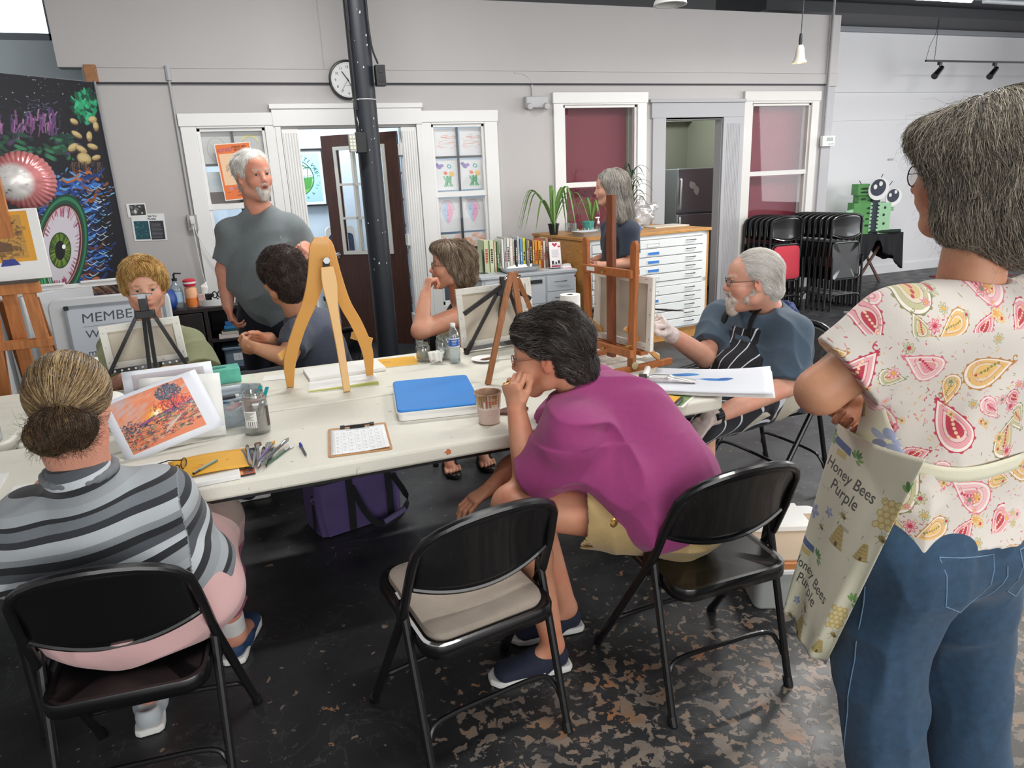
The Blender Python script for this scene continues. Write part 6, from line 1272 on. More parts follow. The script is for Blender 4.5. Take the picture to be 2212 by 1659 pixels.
for i in range(330):
 a=R.uniform(0,6.28);q=R.random()**.5;x,y=460+q*105*math.cos(a),78+q*72*math.sin(a);cv.ell(x,y,R.uniform(4,14),R.uniform(3,8),R.choice([0x3a4a60,0x4f6478,0x2c3648,0x6a7e8e,0x55506c]),.75,rot=R.uniform(0,3))
for i in range(330):x,y=R.gauss(455,75),R.gauss(178,30);cv.ell(x,y,R.uniform(3,11),R.uniform(3,8),R.choice([0xd83a38,0xf0603a,0xb02c40,0xf08a50,0x7a2c48,0xe84a5c]),.75,rot=R.uniform(0,3))
for x0,x1 in((440,470),(470,440),(455,455)):cv.line([(x0,255),((x0+x1)/2,200),(x1+R.uniform(-30,30),130)],6,0x3c2c48,.9)
for i in range(160):x,y=R.gauss(70,42),R.gauss(270,32);cv.ell(x,y,R.uniform(3,10),R.uniform(3,7),R.choice([0x4a5668,0x6a6a80,0xc86a58,0x34404e]),.75)
for i in range(6):cv.line([(300+i*14,400-i*8),(380+i*20,330-i*6)],14,R.choice([0xd8b8ac,0xe0c8bc]),.6)
cv.line([(110,0),(200,470)],1.5,0xb06a60,.6)
page=Canvas(820,560,0xe2e6ee);page.a[30:500,70:690]=cv.a;sn=thing('art_print','printed sunset painting of trees propped up on the table','print',(-.355,2.855,TZ));T_=RM((0,0,0),rx=math.radians(-33),ry=math.radians(-0),rz=math.radians(10))@RM(ry=math.radians(-13))
m=MB();m.grid(lambda u,v:tuple(T_@Vector((-.185+.37*u,.0-.010*math.sin(PI*u),.02+.262*v))),12,8);m.build('sheet',page.mat('sunset_page',.45),sn,solid=.0006)
m=MB();T2=RM((0.02,.03,0),rx=math.radians(-33),rz=math.radians(8))@RM(ry=math.radians(5));m.grid(lambda u,v:tuple(T2@Vector((-.15+.30*u,0,.02+.27*v))),6,6);o=m.build('sheet',m_paper,None,solid=.0006);o.location=(-.355,2.875,TZ);tag(o,'white sheet behind the sunset print','paper')
pg2=Canvas(400,280,0xdfe3ea);pg2.rect(40,20,360,250,0xbcb4b8);pg2.ell(280,90,60,30,0xd09a90,.6,soft=.4);m=MB();T2=RM((0.0,.09,0),rx=math.radians(-30),rz=math.radians(12))@RM(ry=math.radians(2));m.grid(lambda u,v:tuple(T2@Vector((-.16+.34*u,0,.06+.25*v))),6,6);o=m.build('art_print',pg2.mat('faded_print',.5),None,solid=.0006);o.location=(-.37,2.90,TZ);tag(o,'second faded print sticking up behind the sunset print','print')
bkp=MB();bkp.box(-.12,.12,0,.09,0,.11);bkp=bkp.build('carton',mat('primed_white',0xdedbd2,.8));bkp.location=(-.33,3.06,TZ);bkp.rotation_euler=(0,0,math.radians(10));tag(bkp,'white carton propping up the sunset print','carton')
pad=flat('paper_pad','white paper pad under the yellow envelope at the near table edge','paper',-.255,2.505,.235,.165,4,m_paper,h=.016,bev=.002)
cv=Canvas(420,260,0xe0a528)
for k in range(4):cv.line([(60+k*6,50+k*16),(330-k*14,44+k*16)],2,0x9a7422,.6)
cv.line([(140+30*math.cos(a),150+16*math.sin(a))for a in np.linspace(-1.3,2.4,20)],4,0xc05a20);cv.ell(300,130,8,6,0xa87a20);m=MB();m.grid(lambda u,v:(-.135+.27*u,-.095+.19*v,.001+.006*math.sin(u*PI*1.2)+.004*v),12,8);ev2=m.build('envelope',cv.mat('envelope_yellow',.55),solid=.001);ev2.location=(-.232,2.575,TZ+.0185);ev2.rotation_euler=(0,0,math.radians(7));tag(ev2,'yellow printed envelope under the glasses at the left of the table','envelope')
gl=thing('eyeglasses','black-framed eyeglasses lying on the yellow envelope','eyeglasses',(-.325,2.535,TZ+.030),math.radians(75))
for sx in(-1,1):m=MB();m.tube([(sx*.033+.025*math.cos(a),-.0+.0,.0+.018*math.sin(a)+.012)for a in np.linspace(0,2*PI,20,endpoint=False)],.002,6,closed=True);m.build('rim',m_tube,gl);m=MB();m.tube([(sx*.058,0,.014),(sx*.06,.06,.016),(sx*.052,.125,.002)],.002,6);m.build('temple',m_tube,gl);m=MB();m.prism(circ(16,.024,sx*.033,.012,.017),-.0004,.0004,RM((0,0,0),rx=PI/2));m.build('lens',thin('lens',0xf4f4f2,.12),gl)
m=MB();m.tube([(-.009,0,.016),(0,-.003,.02),(.009,0,.016)],.0018,6);m.build('bridge',m_tube,gl)
pc2=thing('pencil_extender','grey-green capped pencil lying across the yellow envelope','pencil',(-.245,2.525,TZ+.0325),math.radians(52));m=MB();m.cyl((-.03,0,0),(.06,0,0),.0045,n=8);m.build('barrel',mat('pencil_green',0x5a7672,.4),pc2);m=MB();m.cyl((-.06,0,-.002),(-.03,0,0),.005,n=8);m.build('cap',m_tube,pc2)
# brushes beside the jar
R=random.Random(31)
bt_=[('flat','yellow'),('fan','cream'),('round','brown'),('flat','dark'),('round','white'),('flat','brown'),('round','dark'),('flat','grey'),('round','yellow'),('flat','cream'),('round','red'),('round','grey'),('flat','white')]
hcol=[0x3a3e48,0x2c2e34,0x7c80a0,0x4a4c54,0x9aa0a4,0x55586a,0x8c3444,0xb8bcc0,0x6a5c94,0x3c3a3a,0x8a8f94,0x444a4e,0x3a5f48];bcol=dict(yellow=0xd09a38,cream=0xd8cdb8,brown=0x6a4a34,dark=0x2c2828,white=0xd8d8d4,grey=0x8c8c8c,red=0x9c3a34)
for i in range(13):
 u=i/12;x=-.125+.135*u;y=2.61-.02*abs(u-.5);a=90+14-42*u+R.uniform(-7,7);L_=R.uniform(.17,.21);wd_=(.006,.009)[i%2];hc=hcol[i]
 t=thing('paint_brush','%s %s-tipped brush in the pile beside the jar, %s from its left'%(bt_[i][0],bt_[i][1],('first','second','third','fourth','fifth','sixth','seventh','eighth','ninth','tenth','eleventh','twelfth','last')[i]),'brush',(x,y,TZ+.006+.011*(i%3)),math.radians(a),'brushes piled beside the jar')
 m=MB();m.tube([(-L_*.6,0,0),(-L_*.2,0,0),(L_*.15,0,0)],[.003,.0058,.0045],8);m.build('handle',mat('bh%x'%hc,hc,.3,coat=.4),t);m=MB();m.tube([(L_*.15,0,0),(L_*.33,0,0)],[.005,wd_*.9],8);m.build('ferrule',m_steel,t)
 m=MB();ribbon(m,[(L_*.33,0,0),(L_*.42,0,0),(L_*.52,0,0)],[wd_*2.0,wd_*(4.4 if bt_[i][0]=='fan' else 3.0 if bt_[i][0]=='flat' else 2.0),wd_*(2.2 if bt_[i][0]!='round' else.3)],(0,1,0),.006);m.build('bristles',mat('br'+bt_[i][1],bcol[bt_[i][1]],.8),t)
tbx=thing('paint_box','flat red and orange paint packet between the pad and the brushes','packet',(-.125,2.475,TZ),math.radians(4));cv=Canvas(120,80,0xb8452c);cv.rect(10,10,60,70,0xd8a060);cv.rect(64,20,110,60,0x6a5040);m=MB();m.quad((-.04,-.025,.006),(.04,-.025,.006),(.04,.025,.006),(-.04,.025,.006));m.box(-.04,.04,-.025,.025,0,.0055,1);m.build('packet',[cv.mat('packet_art',.5),m_dark],tbx,smooth=False)
# clear tub with a lid and its contents
tu=thing('plastic_tub','clear plastic tub of supplies behind the jar with a loose lid on top','tub',(-.175,3.16,TZ),math.radians(3));m=MB();P0,P1=rrect(.18,.26,.03),rrect(.20,.29,.035);K=len(P0);m._add([(x,y,.002)for x,y in P0]+[(x,y,.11)for x,y in P1]+[(x*1.03,y*1.03,.112)for x,y in P1],[tuple(range(K-1,-1,-1))]+[(i*K+j,i*K+(j+1)%K,(i+1)*K+(j+1)%K,(i+1)*K+j)for i in range(2)for j in range(K)]);m_tub=thin('tub_plastic',0xe8eef2,.15,.1,.22,0xd8e2e8);m.build('tub',m_tub,tu,solid=.002)
ld=MB();P1=rrect(.22,.30,.035);ld.prism(P1,0,.006);ld.tube([(x,y,.008)for x,y in P1],.006,6,closed=True);ld=ld.build('tub_lid',m_tub);ld.location=(-.14,3.47,TZ+.004);ld.rotation_euler=(math.radians(4),0,math.radians(2));tag(ld,'clear plastic lid lying behind the tub with small packets on it','lid')
tis=thing('tissue_box','teal patterned tissue box behind the plastic lid','tissue box',(-.245,3.84,TZ),math.radians(6));m=MB();m.box(-.115,.115,-.06,.06,0,.075);m.build('box',mat('tissue_teal',0x5fb8a4,.5,noise=.25,nscale=14),tis,bev=.003);m=MB();m.prism(circ(20,.055,0,0,.02),.0752,.077);m.build('opening',mat('opening_teal',0x2a7a6c,.5),tis)
for k,(dx,dy,c,rz,nm)in enumerate(((-.03,-.04,0x3a9c9c,20,'teal paint tube'),(.04,.02,0xd8dcd8,70,'white paint tube'),(-.02,.06,0x2f6f8c,-30,'blue paint tube'),(.03,-.07,0xc24a40,60,'red paint tube'),(0,.02,0x3c3c44,10,'dark paint tube'))):
 t=thing('paint_tube','%s inside the clear plastic tub'%nm,'paint tube',(-.175+dx,3.16+dy,TZ+.02+.018*k),math.radians(rz));m=MB();ribbon(m,[(-.05,0,0),(0,0,0),(.035,0,0)],[.03,.026,.022],(0,1,0),.014);m.build('tube',mat('pt%x'%c,c,.4),t,bev=.003);m=MB();m.cyl((.035,0,0),(.05,0,0),.008,n=10);m.build('cap',m_trimw,t)
for k,(dx,dy,c,rz,nm)in enumerate(((-.03,-.05,0xd8e0e0,30,'white and teal packet, left one on the plastic lid'),(.03,-.03,0x9cc8c4,-20,'pale teal packet, right one on the plastic lid'))):
 flat('packet',nm,'packet',-.14+dx,3.45+dy,.09,.03,rz,mat('pk%x'%c,c,.5),z=TZ+.019,h=.010)
o=MB();o.bar((0,0,0),(.035,.05,.035),.016,.006);o=o.build('clasp',mat('handle_teal',0x1f9aa0,.4),tu);o.location=(.11,-.05,.09)
o=MB();o.bar((0,0,0),(.02,.04,.03),.016,.006);o=o.build('clasp',mat('handle_teal'),ld);o.location=(.115,-.05,.006)
# left table
def crumple(name,label,c,r,seed,m_=m_paper,res=.007,z=TZ):
 b_=Body(k=.03);b_.M=Matrix.Translation((*c,z));RR=random.Random(seed)
 for k in range(7):a=RR.uniform(0,6.28);b_.ell((r[0]*.6*math.cos(a),r[1]*.6*math.sin(a),r[2]*.5),(r[0]*RR.uniform(.3,.6),r[1]*RR.uniform(.3,.6),r[2]*RR.uniform(.4,.8)),R=(0,0,RR.uniform(0,3)))
 b_.disp=lambda X:(np.abs(vnoise(X*26+seed)-.5))*.03;b_.dm=.03;b_.cap((0,0,-.3),(0,0,-.2),.6,.2,op=-1,k=.001)if False else None
 o=sdf_obj(name,b_,res,m_,None,it=0);return tag(o,label,'paper')
crumple('paper_towel','crumpled white paper towel on the left table before the sunset print',(-.66,3.35),(.13,.20,.045),4);crumple('paper_towel','small crumple of white tissue by the floor easel foot',(-.95,3.72),(.05,.06,.04),9)
rl=thing('paper_towel_roll','white paper roll lying on its side beside the ponytail woman','paper roll',(-.66,3.40,TZ+.05),math.radians(12));m=MB();m.lathe([(.022,-.12),(.05,-.12),(.05,.12),(.022,.12),(.022,-.12)],axis=(.15,1,0),n=32);m.build('roll',m_paper,rl);m=MB();m.lathe([(.021,-.121),(.021,.121)],axis=(.15,1,0),n=24);m.build('core',mat('core_brown',0x4a3428,.8),rl)
cx=thing('carton','tall white hanging carton standing on the left table','carton',(-.745,3.50,TZ),math.radians(10));m=MB();m.box(-.05,.05,-.03,.03,0,.22);m.box(-.05,.05,-.002,.0,.22,.27);m.build('box',m_trimw,cx,bev=.001);m=MB();m.box(-.02,.02,-.004,-.002,.245,.252);m.prism(circ(12,.009),0,.002,RM((0,-.002,.252),rx=PI/2));m.build('hang_slot',m_dark,cx)
flat('paper','white sheets lying under the black easel on the left table','paper',-.62,3.72,.55,.25,4,m_paper,h=.004);flat('paper','wide white sheet beside the ponytail woman at the near left','paper',-.62,2.60,.50,.26,3,m_paper,h=.004);flat('paper','white sheet at the far left edge of the table','paper',-1.12,2.72,.40,.28,5,m_paper,h=.004)
bx=thing('clear_container','clear plastic container with a white lid at the left edge','container',(-1.13,3.30,TZ));m=MB();m.prism(rrect(.12,.12,.02),0,.14);m.build('container',m_tub,bx);m=MB();m.prism(rrect(.13,.13,.02),.14,.155);m.build('lid',m_trimw,bx)
# far side of the table, right of the middle easel
tw=thing('paper_towel_roll','upright white paper towel roll behind the wooden easel','paper roll',(1.80,3.86,TZ));m=MB();m.lathe([(.02,.0),(.062,0),(.062,.262),(.02,.262),(.02,0)],n=36);m.build('roll',m_paper,tw);m=MB();m.lathe([(.0195,.0),(.0195,.2625)],n=20);m.build('core',mat('core_brown'),tw)
R=random.Random(8)
for k in range(9):
 x,y=1.90+.055*(k%3)+R.uniform(-.008,.008),3.56+.075*(k//3);h_=R.uniform(.09,.14);t=thing('paint_bottle','white-capped paint bottle in the cluster by the wooden easel, row %s, %s'%(('nearest','middle','farthest')[k//3],('left','centre','right')[k%3]),'bottle',(x,y,TZ),0,'paint bottles beside the wooden easel')
 m=MB();m.lathe([(0,0),(.02,0),(.021,.01),(.021,h_*.7),(.016,h_*.8),(0,h_*.8)],n=16);c=R.choice([0xd8d8d6,0xc8ccd0,0xbcc0c4,0xd0c8bc]);m.build('bottle',mat('pb%x'%c,c,.35),t);m=MB();m.cyl((0,0,h_*.8),(0,0,h_),.013,.011,n=14);m.build('cap',m_trimw,t)
 m=MB();m.lathe([(.0214,.02),(.0214,h_*.5)],n=16);c=R.choice([0x3a5a70,0x9c9ca0,0x2a2c30,0xa87a3a]);m.build('label',mat('pl%x'%c,c,.5),t)
jr=jar('jar of upright brushes near the wooden easel',1.83,3.42,.035,.10)
for k in range(6):
 a=k*1.05;t=thing('paint_brush','brush standing in the jar behind the wooden easel, leaning %s'%('right','back right','back','left','front left','front')[k],'brush',(1.83,3.42,TZ+.012),0,'brushes standing in the jar');m=MB();top=Vector((.035*math.cos(a),.035*math.sin(a),.19));bot=Vector((-.012*math.cos(a),-.012*math.sin(a),0));m.bar(bot,top,.006);m.build('handle',mat('bhx%d'%(k%3),(0xc07a3a,0x9a5a2c,0x3a3c40)[k%3],.4),t);m=MB();m.bar(top,top*1.15,.010,.006);m.build('bristles',mat('brcream'),t)
pl=thing('plate','white paper plate with a brown smear on the far table','plate',(1.14,3.56,TZ));m=MB();m.lathe([(0,.002),(.05,.002),(.075,.012),(.077,.014),(.05,.005),(0,.005)],n=32);m.build('plate',m_paper,pl);m=MB();m.prism(blob(12,.028,4,1.4),.0055,.0075,Matrix.Translation((.02,.01,0)));m.build('paint_smear',mat('smear_brown',0x6a3c28,.5),pl)
flat('palette_paper','sheet of palette paper with dabs under the wooden easel','paper',1.70,3.30,.42,.30,8,mat('palette_dabs',0xcfcac0,.5,noise=.35,nscale=30),h=.003)
o=MB();o.prism(blob(11,.05,19,1.6),0,.012);o=o.build('wood_scrap',mat('palette_brown',0x5c3826,.6),bev=.002);o.location=(.955,2.66,TZ);tag(o,'dark brown piece of wood beside the stained cup','wood piece')
for(x,z,r,sd,e,c,nm)in((.605,.712,.012,3,1.3,0xc9744a,'orange'),(.98,.722,.006,5,3.2,0x3d3a38,'dark'),(.97,.705,.016,8,1.1,0xbdb84e,'yellow')):
 m=MB();m.prism(blob(14,r,sd,e),0,.0015,RM((x,2.4195,z),rx=PI/2));o=m.build('paint_smear',mat('paint_'+nm,c,.5));tag(o,'%s paint smear on the front edge of the near table'%nm,'paint smear')
_ontable=[o for o in C.objects if o not in _before and o.parent is None]
# purple bag under the table
pbg=thing('cooler_bag','purple fabric cooler bag with black straps under the table','bag',(.335,3.47,0),math.radians(14));b_=Body(k=.03);b_.M=None
pv=Body(k=.02)
for sx in(-1,1):
 for sy in(-1,1):pass
m=MB();NN=40
def bagf(u,v):
 P=rrect(.44,.25,.05,8);k=len(P);i=u*k;a=P[int(i)%k];b=P[(int(i)+1)%k];f_=i-int(i);x,y=a[0]*(1-f_)+b[0]*f_,a[1]*(1-f_)+b[1]*f_;g_=1+.04*math.sin(v*3)+.03*math.sin(9*u*2*PI+v*4)*(1-v)*.6;return(x*g_,y*g_,.005+.30*v)
m.grid(bagf,72,10);m.prism(rrect(.45,.26,.05,8),.302,.306);m.build('body',mat('bag_purple',0x574878,.75,noise=.12,nscale=7,bump=.6,bscale=30),pbg)
m=MB();m.prism(rrect(.47,.28,.05,8),.30,.335);m.build('lid',mat('bag_purple_dark',0x3b2f4c,.75),pbg,bev=.015);m=MB();m.tube([(x,y,.30)for x,y in rrect(.475,.285,.05,8)],.005,6,closed=True);m.build('zipper',m_dark,pbg)
for x in(-.06,.15):m=MB();ribbon(m,[(x,-.135,.01),(x,-.145,.15),(x,-.14,.30)],[.035]*3,(1,0,0),.004);m.build('strap',mat('strap_black',0x16181c,.8),pbg)
m=MB();b,_w=path2([(-.05,-.145,.25,.03),(.0,-.18,.10,.03),(.06,-.20,.03,.03),(.15,-.21,.04,.03),(.22,-.20,.12,.03),(.17,-.15,.26,.03)]);ribbon(m,b,_w,(0,0,1),.004);m.build('strap',mat('strap_black'),pbg);m=MB();m.cyl((.08,-.205,.035),(.20,-.21,.075),.016,n=12);m.build('handle_wrap',mat('wrap_lilac',0x6a5f88,.8),pbg)
m=MB();m.tube([(-.228,-.06+.018*math.cos(a),.2+.026*math.sin(a))for a in np.linspace(0,2*PI,14,endpoint=False)],.003,6,closed=True);m.build('ring',m_chrome,pbg);m=MB();ribbon(m,[(-.228,-.06,.17),(-.235,-.06,.02)],[.03,.03],(0,1,0),.004);m.build('strap',mat('strap_black'),pbg)
# bins and canvases on the floor at the right
sbx=thing('storage_bin','white plastic crate with canvases beside the purple-shirted person','bin',(1.98,2.12,0),math.radians(-22));m=MB();m.prism(rrect(.40,.52,.03),0,.17);m.build('crate',mat('crate_gray',0x9fa3a0,.6),sbx,bev=.01);m=MB();m.prism(rrect(.43,.55,.03),.165,.185);m.build('rim',m_trimw,sbx,bev=.004)
flat('painting_canvas','orange-edged canvas panel lying on the white crate','canvas',1.95,2.06,.34,.40,-22,mat('panel_orange',0xc07a44,.6),z=.187,h=.022);flat('painting_canvas','tan panel stacked over the orange-edged one','canvas',1.955,2.07,.32,.38,-22,mat('panel_tan',0xb5a088,.7),z=.210,h=.006);flat('painting_canvas','white canvas panel on top of the crate pile','canvas',1.97,2.22,.30,.22,-22,m_paper,z=.217,h=.02)
tb2=Body(k=.05);tb2.M=Matrix.Translation((2.08,2.58,0));tb2.ell((0,0,.11),(.19,.13,.12));tb2.ell((.08,.03,.16),(.1,.08,.08));tb2.disp=lambda X:folds(X,(1,0,.3),10,.012);tb2.dm=.02;tb2.cap((-.4,0,-.25),(.4,0,-.25),.25,.25,op=-1,k=.005);o=sdf_obj('tote_bag',tb2,.008,cloth_mat('tote_navy',0x25303e),None);tag(o,'dark blue cloth bag on the floor behind the white crate','bag')
# ---------------------------------------------------------------- the room so far was laid out in units of 0.888 m: bring it to metres
K_=1.51/1.70
_cam_={cam}
_table=set(_ontable)
for o in list(C.objects):
 if o.parent is not None or o in _cam_:continue
 sc=K_*.903 if o in _table else K_
 off=Vector((0,0,K_*.097*1.70))if o in _table else Vector((0,0,0))
 if o.type=='LIGHT':o.location=Vector(o.location)*K_;o.data.size*=K_;o.data.size_y*=K_;continue
 o.matrix_basis=Matrix.Translation(off)@Matrix.Scale(sc,4)@o.matrix_basis
 # ---------------------------------------------------------------- tables and chairs
m_plast=mat('table_plastic',0xc9ccc2,.5,noise=.035,nscale=9,bump=.5,bscale=350)
def table_mat():
 if 'table_top' in _M:return _M['table_top']
 m=mat('table_top',0xdedccf,.5,noise=.035,nscale=9,bump=.5,bscale=350);nt=m.node_tree;N=nt.nodes;L=nt.links;b=N['Principled BSDF']
 src=b.inputs['Base Color'].links[0].from_socket;tc=[n for n in N if n.type=='TEX_COORD'][0]
 t=N.new('ShaderNodeTexNoise');t.inputs['Scale'].default_value=18;t.inputs['Detail'].default_value=8;t.inputs['Distortion'].default_value=.8;L.new(tc.outputs['Object'],t.inputs[0])
 r=N.new('ShaderNodeMapRange');r.inputs[1].default_value=.69;r.inputs[2].default_value=.74;L.new(t.outputs[0],r.inputs[0])
 q=N.new('ShaderNodeMix');q.data_type='RGBA';L.new(r.outputs[0],q.inputs[0]);L.new(src,q.inputs[6]);q.inputs[7].default_value=(*rgb(0x8d9485),1)
 t2=N.new('ShaderNodeTexNoise');t2.inputs['Scale'].default_value=7;t2.inputs['Detail'].default_value=2;mp=N.new('ShaderNodeMapping');mp.inputs['Location'].default_value=(3.1,8,2);L.new(tc.outputs['Object'],mp.inputs[0]);L.new(mp.outputs[0],t2.inputs[0])
 r2=N.new('ShaderNodeMapRange');r2.inputs[1].default_value=.78;r2.inputs[2].default_value=.80;L.new(t2.outputs[0],r2.inputs[0])
 q2=N.new('ShaderNodeMix');q2.data_type='RGBA';L.new(r2.outputs[0],q2.inputs[0]);L.new(q.outputs[2],q2.inputs[6]);q2.inputs[7].default_value=(*rgb(0x9db58a),1)
 L.new(q2.outputs[2],b.inputs['Base Color']);return m
def fold_table(label,x,y,rz,L_=2.44,D=.76,group=None,legx=None,h=.74):
 t=thing('folding_table',label,'table',(x,y,0),rz,group)
 m=MB();m.prism(rrect(L_,D,.05,6),h-.048,h);m.build('tabletop',table_mat(),t,bev=.009,seg=3)
 a=MB();a.box(-L_/2+.1,L_/2-.1,-D/2+.05,-D/2+.08,h-.075,h-.05);a.box(-L_/2+.1,L_/2-.1,D/2-.08,D/2-.05,h-.075,h-.05);a.build('apron_rail',m_tube,t)
 lx=legx or(-L_/2+.26,L_/2-.26)
 for x_ in lx:
  for s_ in(-1,1):
   k=MB();k.tube([(x_,s_*(D/2-.10),h-.05),(x_,s_*(D/2-.09),.02)],.0135,12);k.cyl((x_,s_*(D/2-.09),0),(x_,s_*(D/2-.09),.03),.017,n=12);k.build('leg',m_tube,t)
  k=MB();k.tube([(x_,-(D/2-.092),.16),(x_,D/2-.092,.16)],.010,8);k.build('cross_bar',m_tube,t)
  k=MB();k.tube([(x_,-(D/2-.095),h-.3),(x_,D/2-.095,h-.3)],.009,8);k.build('cross_bar',m_tube,t)
  k=MB();k.tube([(x_,0,h-.3),(x_*.55,0,h-.06)],.009,8);k.build('brace',m_tube,t)
 return t
fold_table('long pale plastic folding table in front, with the blue lid and clipboard on it',.289,2.245,0,D=.61,legx=(-1.02,1.02))
fold_table('long pale plastic folding table behind the front one, with the amber tripod easel on it',.42,2.862,0,D=.612,legx=(-1.02,1.02))
fold_table('cream folding table at the far left edge behind the ponytail woman',-2.05,2.98,0,L_=2.44,D=.70)
def chair_parts(t,cushion=None,dirty=False,folded=False):
 F=(lambda y,z:(y,z))
 main=[(.21,0),(-.09,.47),(-.138,.58),(-.160,.635)]if not folded else[(.03,0),(.02,.46),(.0,.75),(-.005,.92)]
 top=.768 if not folded else 1.0;tw=.205
 # back posts and top bow
 m=MB();z0,y0=main[3][1],main[3][0];pts=[(-.207,*main[1]),(-.202,*main[2]),(-.197,*main[3])]
 slope=(main[3][0]-main[2][0])/(main[3][1]-main[2][1])
 for i in range(1,12):
  a=PI*i/12;x=-math.cos(a)*.197;q=math.sin(a)**.78;z=z0+(top-z0)*q;pts.append((x,y0+slope*(z-z0)-.035*(1-(x/.197)**2),z))
 pts+=[(.197,*main[3]),(.202,*main[2]),(.207,*main[1])]
 m.tube(pts,.0125,10);m.build('back_frame',m_tube,t)
 # backrest shell
 def bf(u,v):
  x=(u*2-1)*.189;s=x/.197;zu=z0+(top-z0)*(math.sqrt(max(0,1-s*s)))**.78-.003;zl=(.562 if not folded else.795)-.045*(1-s*s);z=zl+(zu-zl)*v
  return(x,y0+slope*(z-z0)-.037*(1-s*s)+.006*math.sin(PI*v),z)
 m=MB();m.grid(bf,20,10);m.tube([bf(i/20,0)for i in range(21)],.005,6);m.build('backrest',m_gloss,t,solid=.005)
 # seat pan with a rolled edge
 if not folded:T=RM((0,.0,.425),rx=math.radians(3))
 else:T=RM((0,-.012,.52),rx=math.radians(88))
 m=MB();m.T=T
 P=rrect(.375,.40,.055,6);K=len(P);rings=((1,-.032),(1,-.004),(.985,.004),(.94,.004),(.90,-.003),(.45,-.006))
 vs=[(x*s,y*s,z)for s,z in rings for x,y in P]+[(0,0,-.007)]
 fs=[(i*K+j,i*K+(j+1)%K,(i+1)*K+(j+1)%K,(i+1)*K+j)for i in range(len(rings)-1)for j in range(K)]+[((len(rings)-1)*K+j,(len(rings)-1)*K+(j+1)%K,len(vs)-1)for j in range(K)]
 m._add(vs,fs);st=m.build('seat',m_gloss,t,solid=.002)
 if cushion:
  m=MB();m.T=T;P=rrect(.33,.345,.05,6);K=len(P);rings=((1,-.004),(1.02,.008),(1.0,.020),(.93,.026),(.5,.030))
  vs=[(x*s,y*s-.0,z)for s,z in rings for x,y in P]+[(0,0,.030)]
  fs=[(i*K+j,i*K+(j+1)%K,(i+1)*K+(j+1)%K,(i+1)*K+j)for i in range(len(rings)-1)for j in range(K)]+[((len(rings)-1)*K+j,(len(rings)-1)*K+(j+1)%K,len(vs)-1)for j in range(K)]
  m._add(vs,fs);tag(m.build('seat_cushion',cushion,t),'beige fabric seat pad' if not folded else 'red fabric pad')
  # front legs run on from the posts; rear legs pivot at the seat
 for s_ in(-1,1):
  m=MB();m.tube([(s_*.226,main[0][0],.0),(s_*.225,*(main[0][0]+(main[1][0]-main[0][0])*.03,.02)),(s_*.207,*main[1])],[.013,.0125,.0125],10)
  m.cyl((s_*.226,main[0][0]+.002,0),(s_*.226,main[0][0]-.012,.028),.0155,n=10);m.build('leg',m_tube,t)
  ry=(-.075,.50,-.205)if not folded else(-.035,.56,-.04)
  m=MB();m.tube([(s_*.202,ry[0],ry[1]),(s_*.203,ry[2],0)],.0115,10);m.cyl((s_*.203,ry[2],0),(s_*.203,ry[2]+.010,.028),.0145,n=10)
  m.bar((s_*.209,ry[0]+.005,ry[1]+.015),(s_*.209,ry[0]+.02,ry[1]-.09),.006,.03,side=(1,0,0));m.build('leg',m_tube,t)
 for(yy,zf,zz,w_)in((main[0][0]-.07 if not folded else.03,.10,.165,.222),(-.17 if not folded else-.042,.09,.17,.203)):
  ya=yy if not folded else yy
  yb=(yy-.03 if yy>0 else yy+.025)if not folded else yy
  m=MB();m.tube(bez([(-w_,ya,zf),(-w_+.012,(ya+yb)/2,zf+.04),(-w_+.05,yb,zz-.006),(0,yb,zz),(w_-.05,yb,zz-.006),(w_-.012,(ya+yb)/2,zf+.04),(w_,ya,zf)],5),.0075,8);m.build('cross_bar',m_tube,t)
 return t
m_beige=mat('pad_beige',0x9b9084,.95,noise=.12,nscale=14,bump=.6,bscale=500)
def chair(label,x,y,deg,cushion=None,group=None):
 t=chair_parts(thing('folding_chair',label,'chair',(x,y,0),math.radians(deg),group),cushion);return t
chair('empty black folding chair with a beige fabric seat pad, in front of the table',.428,1.655,9,m_beige)
chair('black folding chair with bare metal seat under the person in the purple shirt',1.145,1.59,0)
chair('black folding chair at the lower left under the person in the striped top',-.395,1.78,-5).scale=(.95,.97,.98)
chair('black folding chair under the white-haired man at the table end',2.29,2.62,95)
chair('black folding chair beyond the table end, partly hidden by the wooden easel',1.86,3.42,150)
chair('black folding chair of the short-haired woman, its back showing by the drinking glasses',1.06,3.70,172)
chair('dark folding chair of the curly-haired person behind the amber easel',.24,3.66,110)
chair('dark folding chair of the blonde woman behind the black tripod easel',-.46,3.74,178)
# folded chairs stacked against the wall under the right window
proto={}
def stack(x,y0,n,dy,rz,kind,first):
 for i in range(n):
  y=y0+i*dy
  if i==0:t=chair_parts(thing('stacked_chair',first,'chair',(x,y,0),rz),mat('pad_red',0xb03442,.9)if kind else None,folded=True);t.rotation_euler=(math.radians(-2),0,rz)
  else:
   if 'p' not in proto:
    proto['p']=chair_parts(thing('stacked_chair','x','chair'),None,folded=True);t=proto['p']
   else:t=copy_tree(proto['p'])
   t.location=(x+(-.012*i),y,0);t.rotation_euler=(math.radians(-2),0,rz)
   tag(t,('folded black chair in the left row' if kind else 'folded black chair in the right row')+' leaning on the wall, %s behind the front one'%('first','second','third','fourth','fifth','sixth','seventh','eighth','ninth')[i-1],'chair','folded chairs in the %s row'%('left' if kind else 'right'))
stack(5.887,5.74,9,.070,math.radians(0),0,'folded black chair at the front of the right row, its metal seat facing out')
stack(5.319,5.985,6,.070,math.radians(0),1,'folded black chair with a red seat pad at the front of the left row')
